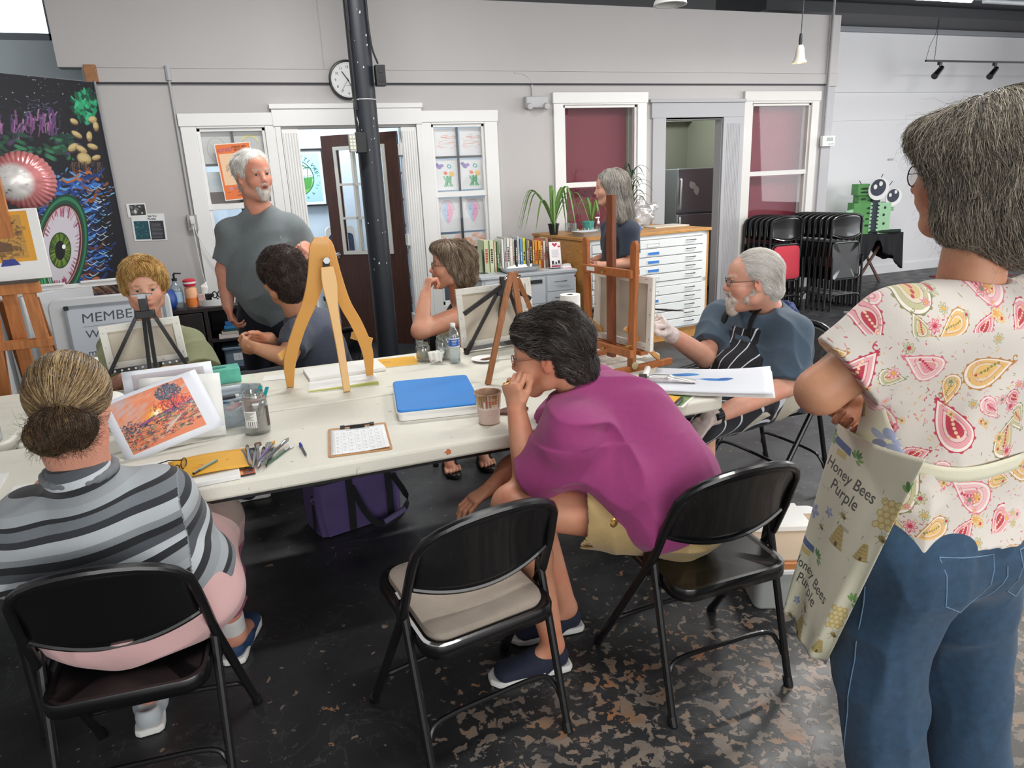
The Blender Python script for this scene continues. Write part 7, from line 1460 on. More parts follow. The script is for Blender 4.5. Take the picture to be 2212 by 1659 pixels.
# ---------------------------------------------------------------- people
def attr_img(name,cv,attr,rough=.85,sheen=.15):
 if name in _M:return _M[name]
 m=mat(name,0xffffff,rough,bump=.3,bscale=700,sheen=sheen);nt=m.node_tree;N=nt.nodes;t=N.new('ShaderNodeTexImage');t.image=cv.image(name);t.extension='REPEAT'
 a=N.new('ShaderNodeAttribute');a.attribute_name=attr;nt.links.new(a.outputs['Vector'],t.inputs[0]);nt.links.new(t.outputs[0],N['Principled BSDF'].inputs['Base Color']);return m
def ramp_attr(name,attr,stops,period,rough=.85):
 """constant-colour bands along a float attribute"""
 if name in _M:return _M[name]
 m=mat(name,0xffffff,rough,bump=.35,bscale=800,sheen=.15);nt=m.node_tree;N=nt.nodes;L=nt.links;a=N.new('ShaderNodeAttribute');a.attribute_name=attr
 d=N.new('ShaderNodeMath');d.operation='DIVIDE';d.inputs[1].default_value=period;L.new(a.outputs['Fac'],d.inputs[0]);f=N.new('ShaderNodeMath');f.operation='FRACT';L.new(d.outputs[0],f.inputs[0])
 r=N.new('ShaderNodeValToRGB');r.color_ramp.interpolation='CONSTANT';e=r.color_ramp.elements
 for i,(p,c)in enumerate(stops):
  q=e[i]if i<2 else e.new(p)
  q.position=p;q.color=(*rgb(c),1)
 L.new(f.outputs[0],r.inputs[0]);n_=N.new('ShaderNodeTexNoise');n_.inputs['Scale'].default_value=500;n_.inputs['Detail'].default_value=2
 mr=N.new('ShaderNodeMapRange');mr.inputs[3].default_value=.8;mr.inputs[4].default_value=1.2;L.new(n_.outputs[0],mr.inputs[0]);x=N.new('ShaderNodeVectorMath');x.operation='SCALE';L.new(r.outputs[0],x.inputs[0]);L.new(mr.outputs[0],x.inputs['Scale'])
 L.new(x.outputs[0],N['Principled BSDF'].inputs['Base Color']);return m
def add_attr(o,name,vals,V=None):
 me=o.data
 if vals.ndim==1:a=me.attributes.new(name,'FLOAT','POINT');a.data.foreach_set('value',vals.astype(f32))
 else:a=me.attributes.new(name,'FLOAT_VECTOR','POINT');a.data.foreach_set('vector',np.ascontiguousarray(vals,f32).ravel())
def verts(o):
 v=np.zeros(len(o.data.vertices)*3,f32);o.data.vertices.foreach_get('co',v);return v.reshape(-1,3)
def person(label,loc):return thing('person',label,'person',loc)
def frame(c,yaw,pitch=0,roll=0):return Matrix.Translation(c)@Euler((math.radians(pitch),math.radians(roll),math.radians(yaw)),'XYZ').to_matrix().to_4x4()
def arm(B,sh,el,wr,r0=.050,r1=.040,r2=.026,k=.025,fore=.042):
 B.cap(sh,el,r0,r1,k,mid=.003);B.cap(el,wr,fore,r2,.02,mid=.004)
def sleeve(B,a,b,ra,rb,k=.03,cut=None,fa=1.0):
 a=Vector(a);b=Vector(b);d=(b-a).normalized();e=b+d*.03
 B.cap(a,e,ra,rb,k,clip=[(b,cut if cut else d)],fa=fa)
def hollow(B,b,d,r,dep=.03):
 b=Vector(b);d=Vector(d).normalized();B.cap(b-d*dep,b+d*.05,r*.9,r,.003,op=-1)
def shoe(parent,heel,toe,w_=.046,m_=None,sole=None,h_=.075,name='shoe'):
 heel=Vector(heel);toe=Vector(toe);d=(toe-heel).normalized();sd=Vector((-d.y,d.x,0));b=Body(k=.03)
 b.cap(heel+d*.035+Vector((0,0,.045)),heel+d*.10+Vector((0,0,.04)),.036,.038,side=sd,fa=1.1);b.cap(heel+d*.10+Vector((0,0,.035)),toe-d*.04+Vector((0,0,.028)),w_*.9,w_*.92,side=sd,fa=.85,fb=.6);b.cap(heel+d*.04+Vector((0,0,.09)),heel+d*.045+Vector((0,0,.14)),.030,.030,.01,op=-1)
 b.cap(heel-d*.2-Vector((0,0,.2)),toe+d*.2-Vector((0,0,.2)),.206,.206,.002,op=-1,side=sd,fa=1)
 s_=sdf_obj(name,b,.004,m_ or mat('shoe_dark',0x1f2330,.7),parent)
 q=MB();P=[]
 for t,ww in((0,.5),(.04,.78),(.15,.82),(.35,.74),(.6,.92),(.78,1.0),(.92,.82),(1.0,.35)):
  P.append((t,ww))
 c=heel;L_=(toe-heel).length+.012;out=[c+d*(t*L_-.006)+sd*w_*ww for t,ww in P]+[c+d*(t*L_-.006)-sd*w_*ww for t,ww in reversed(P)]
 K=len(out);q._add([(p.x,p.y,.002)for p in out]+[(p.x,p.y,.024)for p in out],[tuple(range(K-1,-1,-1)),tuple(range(K,2*K))]+[(i,(i+1)%K,K+(i+1)%K,K+i)for i in range(K)]);so=q.build('sole',sole or mat('sole_white',0xd8d8d4,.6),None,bev=.006,seg=3);so.parent=parent;so.location=-Vector(parent.location)
 return s_
def glasses(parent,M,s=1.0,col=0x2a2422,r=.024,m_=None,rimless=False):
 m_=m_ or mat('frame%x'%col,col,.35)
 Q=lambda x,y,z:tuple(M@Vector((x,y,z)))
 m=MB()
 for sx in(-1,1):m.tube([Q(sx*.031+r*math.cos(a),.106-.25*abs(r*math.cos(a)+sx*sx*.0)*0-.003*(1+math.cos(a)*sx),.006+r*.72*math.sin(a))for a in np.linspace(0,2*PI,22,endpoint=False)],.0013*s,6,closed=True)
 m.tube([Q(-.008,.107,.012),Q(0,.110,.014),Q(.008,.107,.012)],.0013*s,6);g=thing('x','x','x')
 bpy.data.objects.remove(g);o=m.build('eyeglass_frame',m_,None);o.parent=parent;o.location=-Vector(parent.location)
 for sx in(-1,1):
  m=MB();m.tube([Q(sx*.055,.100,.011),Q(sx*.078,.06,.012),Q(sx*.083,.005,.012),Q(sx*.083,-.015,-.006)],.0014*s,6);q=m.build('temple',m_,o)
  m=MB();k=18;m._add([Q(sx*.031+r*math.cos(2*PI*a/k),.103-.003*(1+math.cos(2*PI*a/k)*sx),.006+r*.72*math.sin(2*PI*a/k))for a in range(k)],[tuple(range(k))]);q=m.build('lens',thin('lens'),o)
def sel_above(M,fn):
 Mi=np.array(M.inverted(),f32);return lambda P:fn(P@Mi[:3,:3].T+Mi[:3,3])
def dirf(M,v):return V3(*(M.to_3x3()@Vector(v)))
# ================= white-haired man painting at the table end
P=person('white-haired bearded man in slate polo and striped apron painting at the easel',(2.2,2.55,0))
M=head_frame((2.046,2.5,1.033),math.radians(62),math.radians(-4),0,1.05);nb=(2.22,2.56,0.824)
B=Body(k=.03);head(B,M,1.05,True,nb,.060,fat=.004)
sN,sF=Vector((2.17,2.40,.80)),Vector((2.09,2.76,.80));eN,wN=Vector((2.085,2.30,.60)),Vector((1.622,2.2,0.557));eF,wF=Vector((1.898,2.62,0.68)),Vector((1.599,2.47,0.86))
B.cap((2.2,2.56,.56),(2.15,2.57,.80),.16,.14,side=(0,1,0),fa=.75);B.cap(sN,sF,.07,.07);arm(B,sN,eN,wN,.052,.046,.029,fore=.048);arm(B,sF,eF,wF,.052,.045,.029,fore=.046)
hN=hand(B,wN,(-.75,-.1,-.45),(.2,.3,-.9),side=-1,s=1.0,curl=(.3,.4,.4));hF=hand(B,wF,(-.55,-.35,.75),(-.75,.2,-.5),side=1,s=1.05,curl=(.75,.7,.4),thumb=(.4,.7))
for(a,b_,c)in(((2.2,2.44,.53),(1.66,2.30,.50),(1.70,2.30,.08)),((2.2,2.68,.53),(1.68,2.66,.50),(1.72,2.68,.08))):B.cap(a,b_,.085,.06);B.cap(b_,c,.058,.036);B.cap(Vector(c),Vector(c)+Vector((-.12,0,-.05)),.04,.03,fa=.8)
sdf_obj('body',B,.0035,skin_mat(),P,face_col(0xcd9a84,M,1.05,lip=0xb07468,brow=0xd0c4b8));eyes(M,P,1.05,0x51606c);glasses(P,M,1.1,0x3c3230)
# gloves
for nm,wr,fw,nr,sd,cu,th,el in(('glove',wF,(-.55,-.35,.75),(-.75,.2,-.5),1,(.75,.7,.4),(.4,.7),eF),('glove',wN,(-.75,-.1,-.45),(.2,.3,-.9),-1,(.3,.4,.4),(.6,.3),eN)):
 G=Body(k=.005);hand(G,wr,fw,nr,side=sd,s=1.10,curl=cu,thumb=th);wr=Vector(wr);G.cap(wr,wr+(Vector(el)-wr).normalized()*.035,.031,.036,.01);G.disp=lambda X:(vnoise(X*70)-.5)*.003;G.dm=.003
 sdf_obj(nm,G,.003,mat('glove_latex',0xcdbdb8,.35),P)
hd=Body(k=.03);hd.M=M
hd.ell((0,-.018,.05),(.086,.100,.088));hd.cap((0,-.055,.03),(0,-.075,-.045),.075,.05,.03);hd.cap((.065,-.02,.03),(.062,-.045,-.03),.022,.018);hd.cap((-.065,-.02,.03),(-.062,-.045,-.03),.022,.018)
hd.cap((0,.085,-.02),(0,.12,.02),.072,.07,.012,op=-1);hd.cap((.1,.035,-.05),(-.1,.035,-.05),.06,.06,.012,op=-1);hd.M=None
fl=dirf(M,(0,-1,-.35));pts=[strands(hd,6500,lambda P_,N_:fl[None]+dirf(M,(0,-.1,-1))[None]*np.clip(-(P_@dirf(M,(0,1,0))-np.array(M.translation)@dirf(M,(0,1,0)))*9,0,2.5)[:,None],.085,n=8,r=.0007,cols=(0xf4f2ee,0xe8e4de,0xfaf8f4,0xd8d2c8),lift=.003,lend=.006,seed=2)]
hair_obj('hair',hd,pts,P,0xece8e2,.004)
bd=Body(k=.015);bd.M=M
bd.cap((0,.070,-.085),(.045,.025,-.070),.032,.021);bd.cap((0,.070,-.085),(-.045,.025,-.070),.032,.021);bd.cap((.045,.025,-.066),(.068,.0,-.03),.022,.013);bd.cap((-.045,.025,-.066),(-.068,.0,-.03),.022,.013);bd.cap((0,.086,-.078),(0,.085,-.118),.026,.024)
bd.cap((.022,.088,-.045),(.028,.080,-.068),.008,.010);bd.cap((-.022,.088,-.045),(-.028,.080,-.068),.008,.010);bd.cap((-.022,.092,-.040),(0,.104,-.036),.007,.008);bd.cap((.022,.092,-.040),(0,.104,-.036),.007,.008);bd.M=None
pts=[strands(bd,2600,lambda P_,N_:dirf(M,(0,.25,-1))[None]+N_*.2,.022,n=5,r=.0006,cols=(0xf0ece4,0xe0d8cc,0xc8bcae),lift=.001,lend=.004,seed=5,jit=.3,res=.004)]
hair_obj('beard',bd,pts,P,0xd8cec2,.003)
# polo shirt
m_polo=cloth_mat('polo_slate',0x3f5060,noise=.07);S_=Body(k=.05)
S_.cap((2.18,2.55,.56),(2.15,2.57,.80),.205,.170,side=(0,1,0),fa=.82,fb=.78);S_.ell((2.07,2.53,.60),(.15,.19,.15));S_.ell((2.24,2.56,.70),(.13,.18,.17));S_.cap(sN+Vector((0,0,0)),sF,.082,.078,.05);S_.cap((2.13,2.57,.86),Vector(nb)+Vector((0,0,-.02)),.10,.07,.05)
sleeve(S_,sN+Vector((0,0,.0)),sN.lerp(eN,.93),.088,.083,.04);sleeve(S_,sF,sF.lerp(eF,.72),.086,.078,.04)
d_=(eN-sN).normalized();hollow(S_,sN.lerp(eN,.93),d_,.068,.02);d_=(eF-sF).normalized();hollow(S_,sF.lerp(eF,.72),d_,.066,.02);S_.cap(Vector(nb),M@Vector((0,-.02,-.06)),.074,.085,.01,op=-1)
S_.cap((2.28,2.39,.52),(2.24,2.70,.50),.10,.10,.04)
S_.disp=lambda X:folds(X,(.5,.25,.8),8,.007)+folds(X,(-.3,.9,.5),13,.003);S_.dm=.02;sdf_obj('polo_shirt',S_,.0045,m_polo,P)
co=Body(k=.01);c0=Vector(nb)
for i in range(14):
 a=2*PI*i/14;a2=2*PI*(i+1)/14;q=lambda t:c0+Vector((.078*math.cos(t)-.0,.078*math.sin(t),.034+.030*math.cos(t)))
 if math.cos(a)<-.8 and math.cos(a2)<-.8:continue
 co.cap(q(a),q(a2),.024,.024,.01,fa=.45,side=(0,0,1))
co.cap(c0+Vector((-.07,.02,.0)),c0+Vector((-.10,-.03,-.05)),.03,.018,fa=.35,side=(1,0,.5));co.cap(c0+Vector((-.05,-.05,.02)),c0+Vector((-.085,-.075,-.03)),.03,.016,fa=.35,side=(1,0,.5));co.cap(c0+Vector((.01,-.08,.04)),c0+Vector((-.02,-.115,-.005)),.036,.026,fa=.4,side=(1,0,.3));co.cap(c0+Vector((.08,-.02,.05)),c0+Vector((.06,-.09,.015)),.036,.034,fa=.4,side=(0,0,1))
sdf_obj('collar',co,.004,cloth_mat('collar_navy',0x24386c),P)
# khaki shorts
K_s=Body(k=.04);K_s.cap((2.22,2.46,.53),(1.86,2.36,.51),.125,.098);K_s.cap((2.22,2.66,.53),(1.86,2.66,.51),.125,.098);K_s.ell((2.26,2.56,.53),(.14,.20,.09));K_s.disp=lambda X:folds(X,(0,1,.3),11,.006);K_s.dm=.015;sdf_obj('shorts',K_s,.006,cloth_mat('khaki_pale',0xb9b2a2),P)
# apron
def stripe_mat(name,axis,period,wd,ca,cb):
 if name in _M:return _M[name]
 m=mat(name,ca,.85,bump=.35,bscale=700,sheen=.1);nt=m.node_tree;N=nt.nodes;L=nt.links;a=N.new('ShaderNodeAttribute');a.attribute_name='sc';d=N.new('ShaderNodeMath');d.operation='DIVIDE';d.inputs[1].default_value=period;L.new(a.outputs['Fac'],d.inputs[0]);f=N.new('ShaderNodeMath');f.operation='FRACT';L.new(d.outputs[0],f.inputs[0])
 g=N.new('ShaderNodeMath');g.operation='LESS_THAN';g.inputs[1].default_value=wd/period;L.new(f.outputs[0],g.inputs[0]);x=N.new('ShaderNodeMix');x.data_type='RGBA';x.inputs[6].default_value=(*rgb(ca),1);x.inputs[7].default_value=(*rgb(cb),1);L.new(g.outputs[0],x.inputs[0]);L.new(x.outputs[2],N['Principled BSDF'].inputs['Base Color']);return m
A_=Body(k=.05);A_.cap((2.18,2.55,.56),(2.15,2.57,.80),.213,.178,side=(0,1,0),fa=.82,fb=.78);A_.ell((2.07,2.53,.60),(.160,.195,.158))
A_.cap((2.05,2.42,.53),(1.63,2.30,.51),.125,.085);A_.cap((2.05,2.66,.53),(1.64,2.66,.51),.125,.085);A_.cap((1.63,2.30,.50),(1.62,2.62,.50),.07,.07);A_.cap((1.62,2.32,.50),(1.60,2.34,.33),.07,.055);A_.cap((1.62,2.60,.50),(1.60,2.62,.30),.07,.055)
A_.cap((2.5,2.55,.5),(2.36,2.55,1.0),.30,.24,.01,op=-1);A_.cap((2.20,2.10,.95),(2.20,2.36,.72),.16,.135,.01,op=-1);A_.cap((2.16,3.0,.95),(2.12,2.80,.72),.14,.135,.01,op=-1);A_.cap((2.0,2.3,1.06),(2.0,2.9,1.06),.24,.24,.01,op=-1);A_.cap((2.3,2.1,.36),(2.3,3.0,.36),.26,.26,.01,op=-1)
A_.disp=lambda X:folds(X,(.2,.1,1),9,.008);A_.dm=.02;o=sdf_obj('apron',A_,.005,stripe_mat('apron_black',1,.052,.0055,0x14161e,0xc8ccd4),P)
v=verts(o);add_attr(o,'sc',v[:,1]+.25*(v[:,0]-2.0)*(v[:,0]<2.0)+(fbm(v*9,2)-.5)*.03+4)
for(a,b_,c)in(((2.015,2.47,.80),(2.03,2.47,.87),(2.10,2.48,.935)),((2.00,2.64,.80),(2.02,2.64,.87),(2.12,2.66,.925))):m=MB();ribbon(m,bez([a,b_,c],5),[.028]*11,(0,1,0),.004);o=m.build('apron_strap',mat('strap_black'),None);o.parent=P;o.location=-P.location
wt=MB();wv=Vector(wN);dd=(eN-wv).normalized();wt.cyl(wv+dd*.035,wv+dd*.058,.036,n=24);wt.cyl(wv+dd*.028+Vector((-.01,-.034,.008)),wv+dd*.064+Vector((-.01,-.034,.008)),.014,n=14);o=wt.build('watch',mat('watch_black',0x15161a,.4),None,bev=.002);o.parent=P;o.location=-P.location
for y in(2.30,2.68):shoe(P,(1.76,y,0),(1.50,y-.02,0))
# the brush in his hand
tp_=Vector((1.468,2.4,0.985));en=Vector((1.641,2.42,0.955));t=thing('paint_brush','long dark paint brush held against the canvas by the white-haired man','brush',tuple(tp_));dv=en-tp_;m=MB();m.tube([dv*.0,dv*.45,dv*1.0],[.0042,.0052,.0018],10);m.build('handle',mat('brush_black',0x1a1412,.3),t);m=MB();m.cyl(dv*-.06,dv*.02,.004,n=8);m.build('ferrule',m_steel,t)
# ================= person in the purple shirt
P=person('person with short dark hair, purple t-shirt and khaki shorts, chin on hand',(1.0,1.65,0))
M=head_frame((0.783,1.8,1.008),math.radians(56),math.radians(-10),0,1.0);nb=Vector((0.874,1.77,0.901))
pv=Vector((1.05,1.60,.54));ch=Vector((.91,1.75,.775));sN=Vector((0.763,1.63,0.82));sF=Vector((1.00,1.93,.83));eN=Vector((0.681,1.74,0.655));wN=Vector((0.663,1.77,0.864));eF=Vector((.80,2.02,.62));wF=Vector((0.628,1.93,0.562))
kN=Vector((0.621,1.72,0.593));aN=Vector((0.729,1.711,0.09));kF=Vector((.72,1.98,.56));aF=Vector((0.853,1.875,0.09))
B=Body(k=.03);head(B,M,1.0,False,nb,.050,ears=True);B.cap(pv+Vector((0,0,.04)),ch,.11,.11);B.cap(sN,sF,.06,.06);B.cap(ch,nb,.09,.06);arm(B,sN,eN,wN,.054,.046,.027,fore=.043);arm(B,sF,eF,wF,.05,.043,.027,fore=.04)
hand(B,wN,Vector((-.15,.12,1)),(.55,.35,.1),side=-1,s=.95,curl=(.75,.9,.7),thumb=(.3,.8));hand(B,wF,(-.95,-.1,-.35),(-.2,0,-1),side=-1,s=.95,curl=(.25,.35,.35))
for a,b_,c in((Vector((1.05,1.53,.53)),kN,aN),(Vector((1.08,1.70,.53)),kF,aF)):
 B.cap(a,b_,.075,.060,.03);B.cap(b_,b_.lerp(c,.35)+Vector((.015,.0,0)),.058,.056,.03);B.cap(b_.lerp(c,.35)+Vector((.015,0,0)),c,.056,.034,.03);B.cap(c,c+Vector((-.07,0,-.045)),.032,.026,.02)
sdf_obj('body',B,.0035,skin_mat(),P,face_col(0xc98f72,M,1.0,lip=0xa86458,brow=0x6a5a50));eyes(M,P,1.0);glasses(P,M,1.0,0x8a5a48)
hd=Body(k=.035);hd.M=M;hd.ell((0,-.020,.050),(.087,.104,.088));hd.cap((0,-.05,.04),(0,-.075,-.05),.085,.058);hd.cap((.066,-.02,.03),(.062,-.045,-.03),.022,.018);hd.cap((-.066,-.02,.03),(-.062,-.045,-.03),.022,.018);hd.cap((.04,.06,.085),(-.04,.06,.085),.034,.034)
hd.cap((0,.12,-.02),(0,.14,.02),.085,.075,.015,op=-1);hd.cap((.1,.030,-.055),(-.1,.030,-.055),.062,.062,.015,op=-1);hd.cap((.09,.0,-.01),(.12,.0,-.01),.028,.028,.01,op=-1);hd.cap((-.09,.0,-.01),(-.12,.0,-.01),.028,.028,.01,op=-1);hd.M=None;hd.disp=lambda X:(vnoise(X*26)-.5)*.016;hd.dm=.015
back=dirf(M,(0,-1,0));down=dirf(M,(0,0,-1));c0_=np.array(M.translation,f32);fwd=dirf(M,(0,1,0));rt=dirf(M,(1,0,0));upv=dirf(M,(0,0,1))
def short_flow(P_,N_):
 q=P_-c0_;b_=np.clip(-(q@fwd)*10+.3,0,2.2)[:,None];z=np.clip((q@upv)*12,-1,1)[:,None];return back*(.9+.3*z)+down*b_*.8+(q@rt)[:,None]*rt*4
gc=(0x322c29,0x262221,0x453e3a,0x322c29,0x5a534e,0x262221,0x8a847e)
hair_obj('hair',hd,[strands(hd,9000,short_flow,.065,n=7,r=.0009,cols=gc,lift=.004,lend=.010,seed=4,clump=.8,jit=.2)],P,0x332e2d,.004)
m_pur=cloth_mat('tshirt_purple',0x973a72,noise=.05);S_=Body(k=.06)
S_.cap(pv+Vector((-.02,.0,.03)),ch,.175,.155,side=(.5,.8,0),fa=.82,fb=.8);S_.cap(sN+Vector((.03,.03,-.01)),sF,.078,.075,.09);S_.cap(ch+Vector((.03,0,.03)),nb+Vector((.0,0,-.035)),.115,.066,.05);S_.ell((.97,1.62,.67),(.15,.16,.11));S_.cap((1.06,1.59,.63),(.98,1.70,.80),.14,.13,.05)
sleeve(S_,sN,sN.lerp(eN,.80),.076,.078,.07);d_=(eN-sN).normalized();hollow(S_,sN.lerp(eN,.80),d_,.064,.02);sleeve(S_,sF,sF.lerp(eF,.6),.078,.072,.04)
S_.cap(nb+Vector((-.01,.01,.01)),M@Vector((0,-.02,-.07)),.062,.075,.012,op=-1);S_.disp=lambda X:folds(X,(-.75,.25,.45),7,.010)+folds(X,(-.2,.5,.9),14,.0035)*(X[:,2]<.8);S_.dm=.02;sdf_obj('tshirt',S_,.004,m_pur,P)
K_=Body(k=.04);K_.cap((1.08,1.56,.535),kN.lerp(Vector((1.05,1.53,.53)),.48),.125,.098);K_.cap((1.10,1.70,.54),kF.lerp(Vector((1.14,1.70,.52)),.45),.12,.095);K_.ell((1.11,1.62,.545),(.13,.18,.115));sh_e=kN.lerp(Vector((1.12,1.53,.52)),.46);d_=(kN-Vector((1.12,1.53,.52))).normalized();K_.cap(sh_e+d_*.10,sh_e+d_*.35,.13,.2,.004,op=-1);hollow(K_,sh_e+d_*.0,d_,.085,.02)
K_.disp=lambda X:folds(X,(0,.8,.5),12,.006);K_.dm=.015;K_.cap((.9,1.6,.28),(1.5,1.6,.28),.155,.155,.02,op=-1);o=sdf_obj('shorts',K_,.0045,cloth_mat('khaki',0xab9264),P)
m=MB();pk=Vector((0.805,1.45,0.624));m.lathe([(0,.004),(.010,.003),(.013,0)],pk,axis=(.1,-1,.1),n=14);b_=m.build('snap_button',mat('brass'),None);b_.parent=P;b_.location=-P.location
nav=mat('shoe_navy',0x1e2438,.8,bump=.5,bscale=500);h1=Vector((aN.x+.05,aN.y-.0,0));t1=h1+Vector((-.255,.02,0));s1=shoe(P,h1,t1,.050,nav)
h2=Vector((aF.x+.05,aF.y,0));shoe(P,h2,h2+(t1-h1).normalized()*.25,.048,nav)
m=MB();V,T=text_tris('S');T_=Matrix.Translation(h1.lerp(t1,.42)+Vector((0,-.0505,.018)))@Euler((math.radians(72),0,math.atan2(-(t1-h1).y,-(t1-h1).x))).to_matrix().to_4x4();m._add([tuple(T_@Vector((x*.034,y*.028,0)))for x,y in V],[tuple(t)for t in T]);o=m.build('shoe_logo',mat('logo_pink',0xd8c0c8,.5),None,solid=.002);o.parent=P;o.location=-P.location
m=MB();rg=wN+Vector((-.03,-.01,.09));m.tube([(rg.x+.010*math.cos(a),rg.y+.010*math.sin(a),rg.z+.003*math.cos(a))for a in np.linspace(0,6.28,14,endpoint=False)],.0018,6,closed=True);o=m.build('ring',mat('brass'),None);o.parent=P;o.location=-P.location
P.location.y+=.03
# ================= person in the striped top, from behind
P=person('person with a highlighted hair bun and grey striped top seated at the lower left',(-.38,1.75,0))
M=head_frame((-0.42,1.69,1.058),math.radians(-4),math.radians(-24),0,.88);nb=Vector((-0.423,1.64,0.994))
sL=Vector((-.55,1.71,.79));sR=Vector((-.29,1.71,.79));eR=Vector((-0.259,1.76,0.693));wR=Vector((-.26,1.93,.66));eL=Vector((-.66,1.74,.68));wL=Vector((-.58,1.98,.78));kR=Vector((-0.221,2,0.58));aR=Vector((-0.22,2.141,0.1))
B=Body(k=.03);head(B,M,.88,False,nb,.060);B.cap((-.40,1.74,.58),(-.42,1.70,.76),.15,.14,side=(1,0,0),fa=.6);B.cap(sL,sR,.055,.055);B.cap((-.425,1.70,.79),nb,.075,.058);arm(B,sR,eR,wR,.058,.05,.028);arm(B,sL,eL,wL,.058,.05,.028)
hand(B,wR,(-.6,.7,.0),(0,0,-1),side=-1,s=.92);hand(B,wL,(.5,.8,0),(0,0,-1),side=1,s=.92);kL=Vector((-.52,2.06,.55));aL=Vector((-.45,1.93,.12))
for a,b_,c in((Vector((-.29,1.75,.53)),kR,aR),(Vector((-.50,1.75,.53)),kL,aL)):B.cap(a,b_,.075,.06);B.cap(b_,c,.055,.036);B.cap(c,c+Vector((0.03,.10,-.05)),.038,.03)
sdf_obj('body',B,.004,skin_mat(),P,face_col(0xc9907a,M,1.04));eyes(M,P,1.04)
hd=Body(k=.03);hd.rs=.86;hd.M=M;hd.ell((0,-.016,.040),(.084,.104,.090));hd.cap((0,-.05,.0),(0,-.085,-.055),.070,.040,.04);hd.cap((0,.13,-.03),(0,.15,.03),.095,.08,.012,op=-1);hd.cap((.12,.03,-.065),(-.12,.03,-.065),.055,.055,.012,op=-1)
tie=M@Vector((0,-.112,-.035));hd.M=None;tie_=np.array(tie,f32)
def tail_flow(P_,N_):q=tie_-P_;return q/(np.linalg.norm(q,axis=1,keepdims=True)+1e-6)
hc=(0x4a3828,0x3c2d20,0xa88e64,0x5e4832,0x7c6646,0x36291e,0xb89e74)
p1=strands(hd,9500,tail_flow,.17,n=10,r=.0010,cols=hc,lift=.0015,lend=.0005,seed=12,jit=.03,clump=.10,lenf=lambda X:np.clip(np.linalg.norm(X-tie_,axis=1)/.17*1.05,.1,1.1))
bn=Body(k=.03);bn.rs=.84;bn.M=M;bn.ell((.010,-.122,-.070),(.044,.034,.036));bn.ell((-.022,-.116,-.078),(.036,.034,.030));bn.ell((.05,-.105,-.072),(.026,.026,.026));bn.cap((0,-.115,-.04),(0,-.128,-.07),.022,.04);bn.M=None;bn.disp=lambda X:(vnoise(X*34)-.5)*.012;bn.dm=.012
dn=dirf(M,(0,-.2,-1));p2=strands(bn,4500,lambda P_,N_:dn[None]+(P_-tie_)*9,.06,n=9,r=.0009,cols=(0x4a382a,0x3c2d22,0x5e4835,0x2f241c,0x75603f),lift=.003,lend=.006,seed=13,jit=.12,clump=.7)
p3=strands(bn,500,lambda P_,N_:dirf(M,(1,.2,-.3))[None]+N_*.6,.07,n=12,r=.0006,cols=(0x3a2c22,0x4a382a),lift=.004,lend=.03,seed=14,curl=1.6,jit=.4)
hair_obj('hair',hd,[p1],P,0x5c4833,.004);hair_obj('hair_bun',bn,[p2,p3],P,0x3f3025,.004)
m=MB();q=tie;m.tube([tuple(M@Vector((.020*math.cos(a),-.113+.004*math.sin(a),-.036+.010*math.sin(a))))for a in np.linspace(0,6.28,16,endpoint=False)],.0025,6,closed=True);o=m.build('hair_tie',mat('tie_brown',0x6a5236,.6),None);o.parent=P;o.location=-P.location
m=MB();e_=M@Vector((-.086,-.0,-.05));m.tube([(e_.x,e_.y+.012*math.cos(a),e_.z+.012*math.sin(a))for a in np.linspace(0,6.28,16,endpoint=False)],.001,6,closed=True);o=m.build('earring',m_chrome,None);o.parent=P;o.location=-P.location
S_=Body(k=.06);S_.cap((-.40,1.73,.56),(-.42,1.71,.745),.220,.165,side=(1,0,0),fa=.66,fb=.62);S_.cap(sL,sR,.074,.074,.06);S_.cap((-.42,1.71,.77),nb+Vector((0,.0,-.085)),.10,.066,.06);S_.ell((-.38,1.73,.60),(.215,.14,.12))
sleeve(S_,sR,sR.lerp(eR,1.0)+Vector((.0,.02,-.01)),.080,.068,.04);sleeve(S_,eR,eR.lerp(wR,.30),.066,.056,.03);sleeve(S_,sL,sL.lerp(eL,1.0),.080,.068,.04);S_.cap(nb+Vector((0,.01,.0)),M@Vector((0,-.02,-.07)),.078,.09,.012,op=-1);S_.cap((.2,1.7,.38),(-1.2,1.7,.38),.155,.155,.01,op=-1)
S_.disp=lambda X:folds(X,(1,.1,.5),7,.010)*np.clip((.78-X[:,2])*6,.25,1);S_.dm=.02
band=[(0,0x8f9498),(.11,0x24262a),(.19,0xb8bec2),(.27,0x4c5056),(.37,0x1e2024),(.46,0x80868a),(.54,0xaab0b4),(.68,0x2c2e33),(.76,0x6a7076),(.86,0x24262a),(.91,0x9aa0a4)]
o=sdf_obj('striped_top',S_,.0045,ramp_attr('striped_knit','sc',band,.215),P);v=verts(o);ax_=np.array((eR-sR).normalized(),f32);t_=(v-np.array(sR,f32))@ax_;back_=v[:,2]-.10*(v[:,0]+.42)+.010*np.sin(v[:,0]*9)+.012*(vnoise(v*5)-.5)
slv=(v[:,0]>-.235+.06*np.clip((.93-v[:,2])*5,0,1)*0);add_attr(o,'sc',np.where(slv,t_*-.8+2.07,back_*.93+1.13))
nk=Body(k=.01)
for i in range(20):
 a,a2=2*PI*i/20,2*PI*(i+1)/20;q=lambda t:nb+Vector((.071*math.cos(t),.060*math.sin(t)+.004,-.075+.010*math.sin(t)));nk.cap(q(a),q(a2),.008,.008)
sdf_obj('neckband',nk,.004,cloth_mat('neckband_gray',0x6b6f73),P)
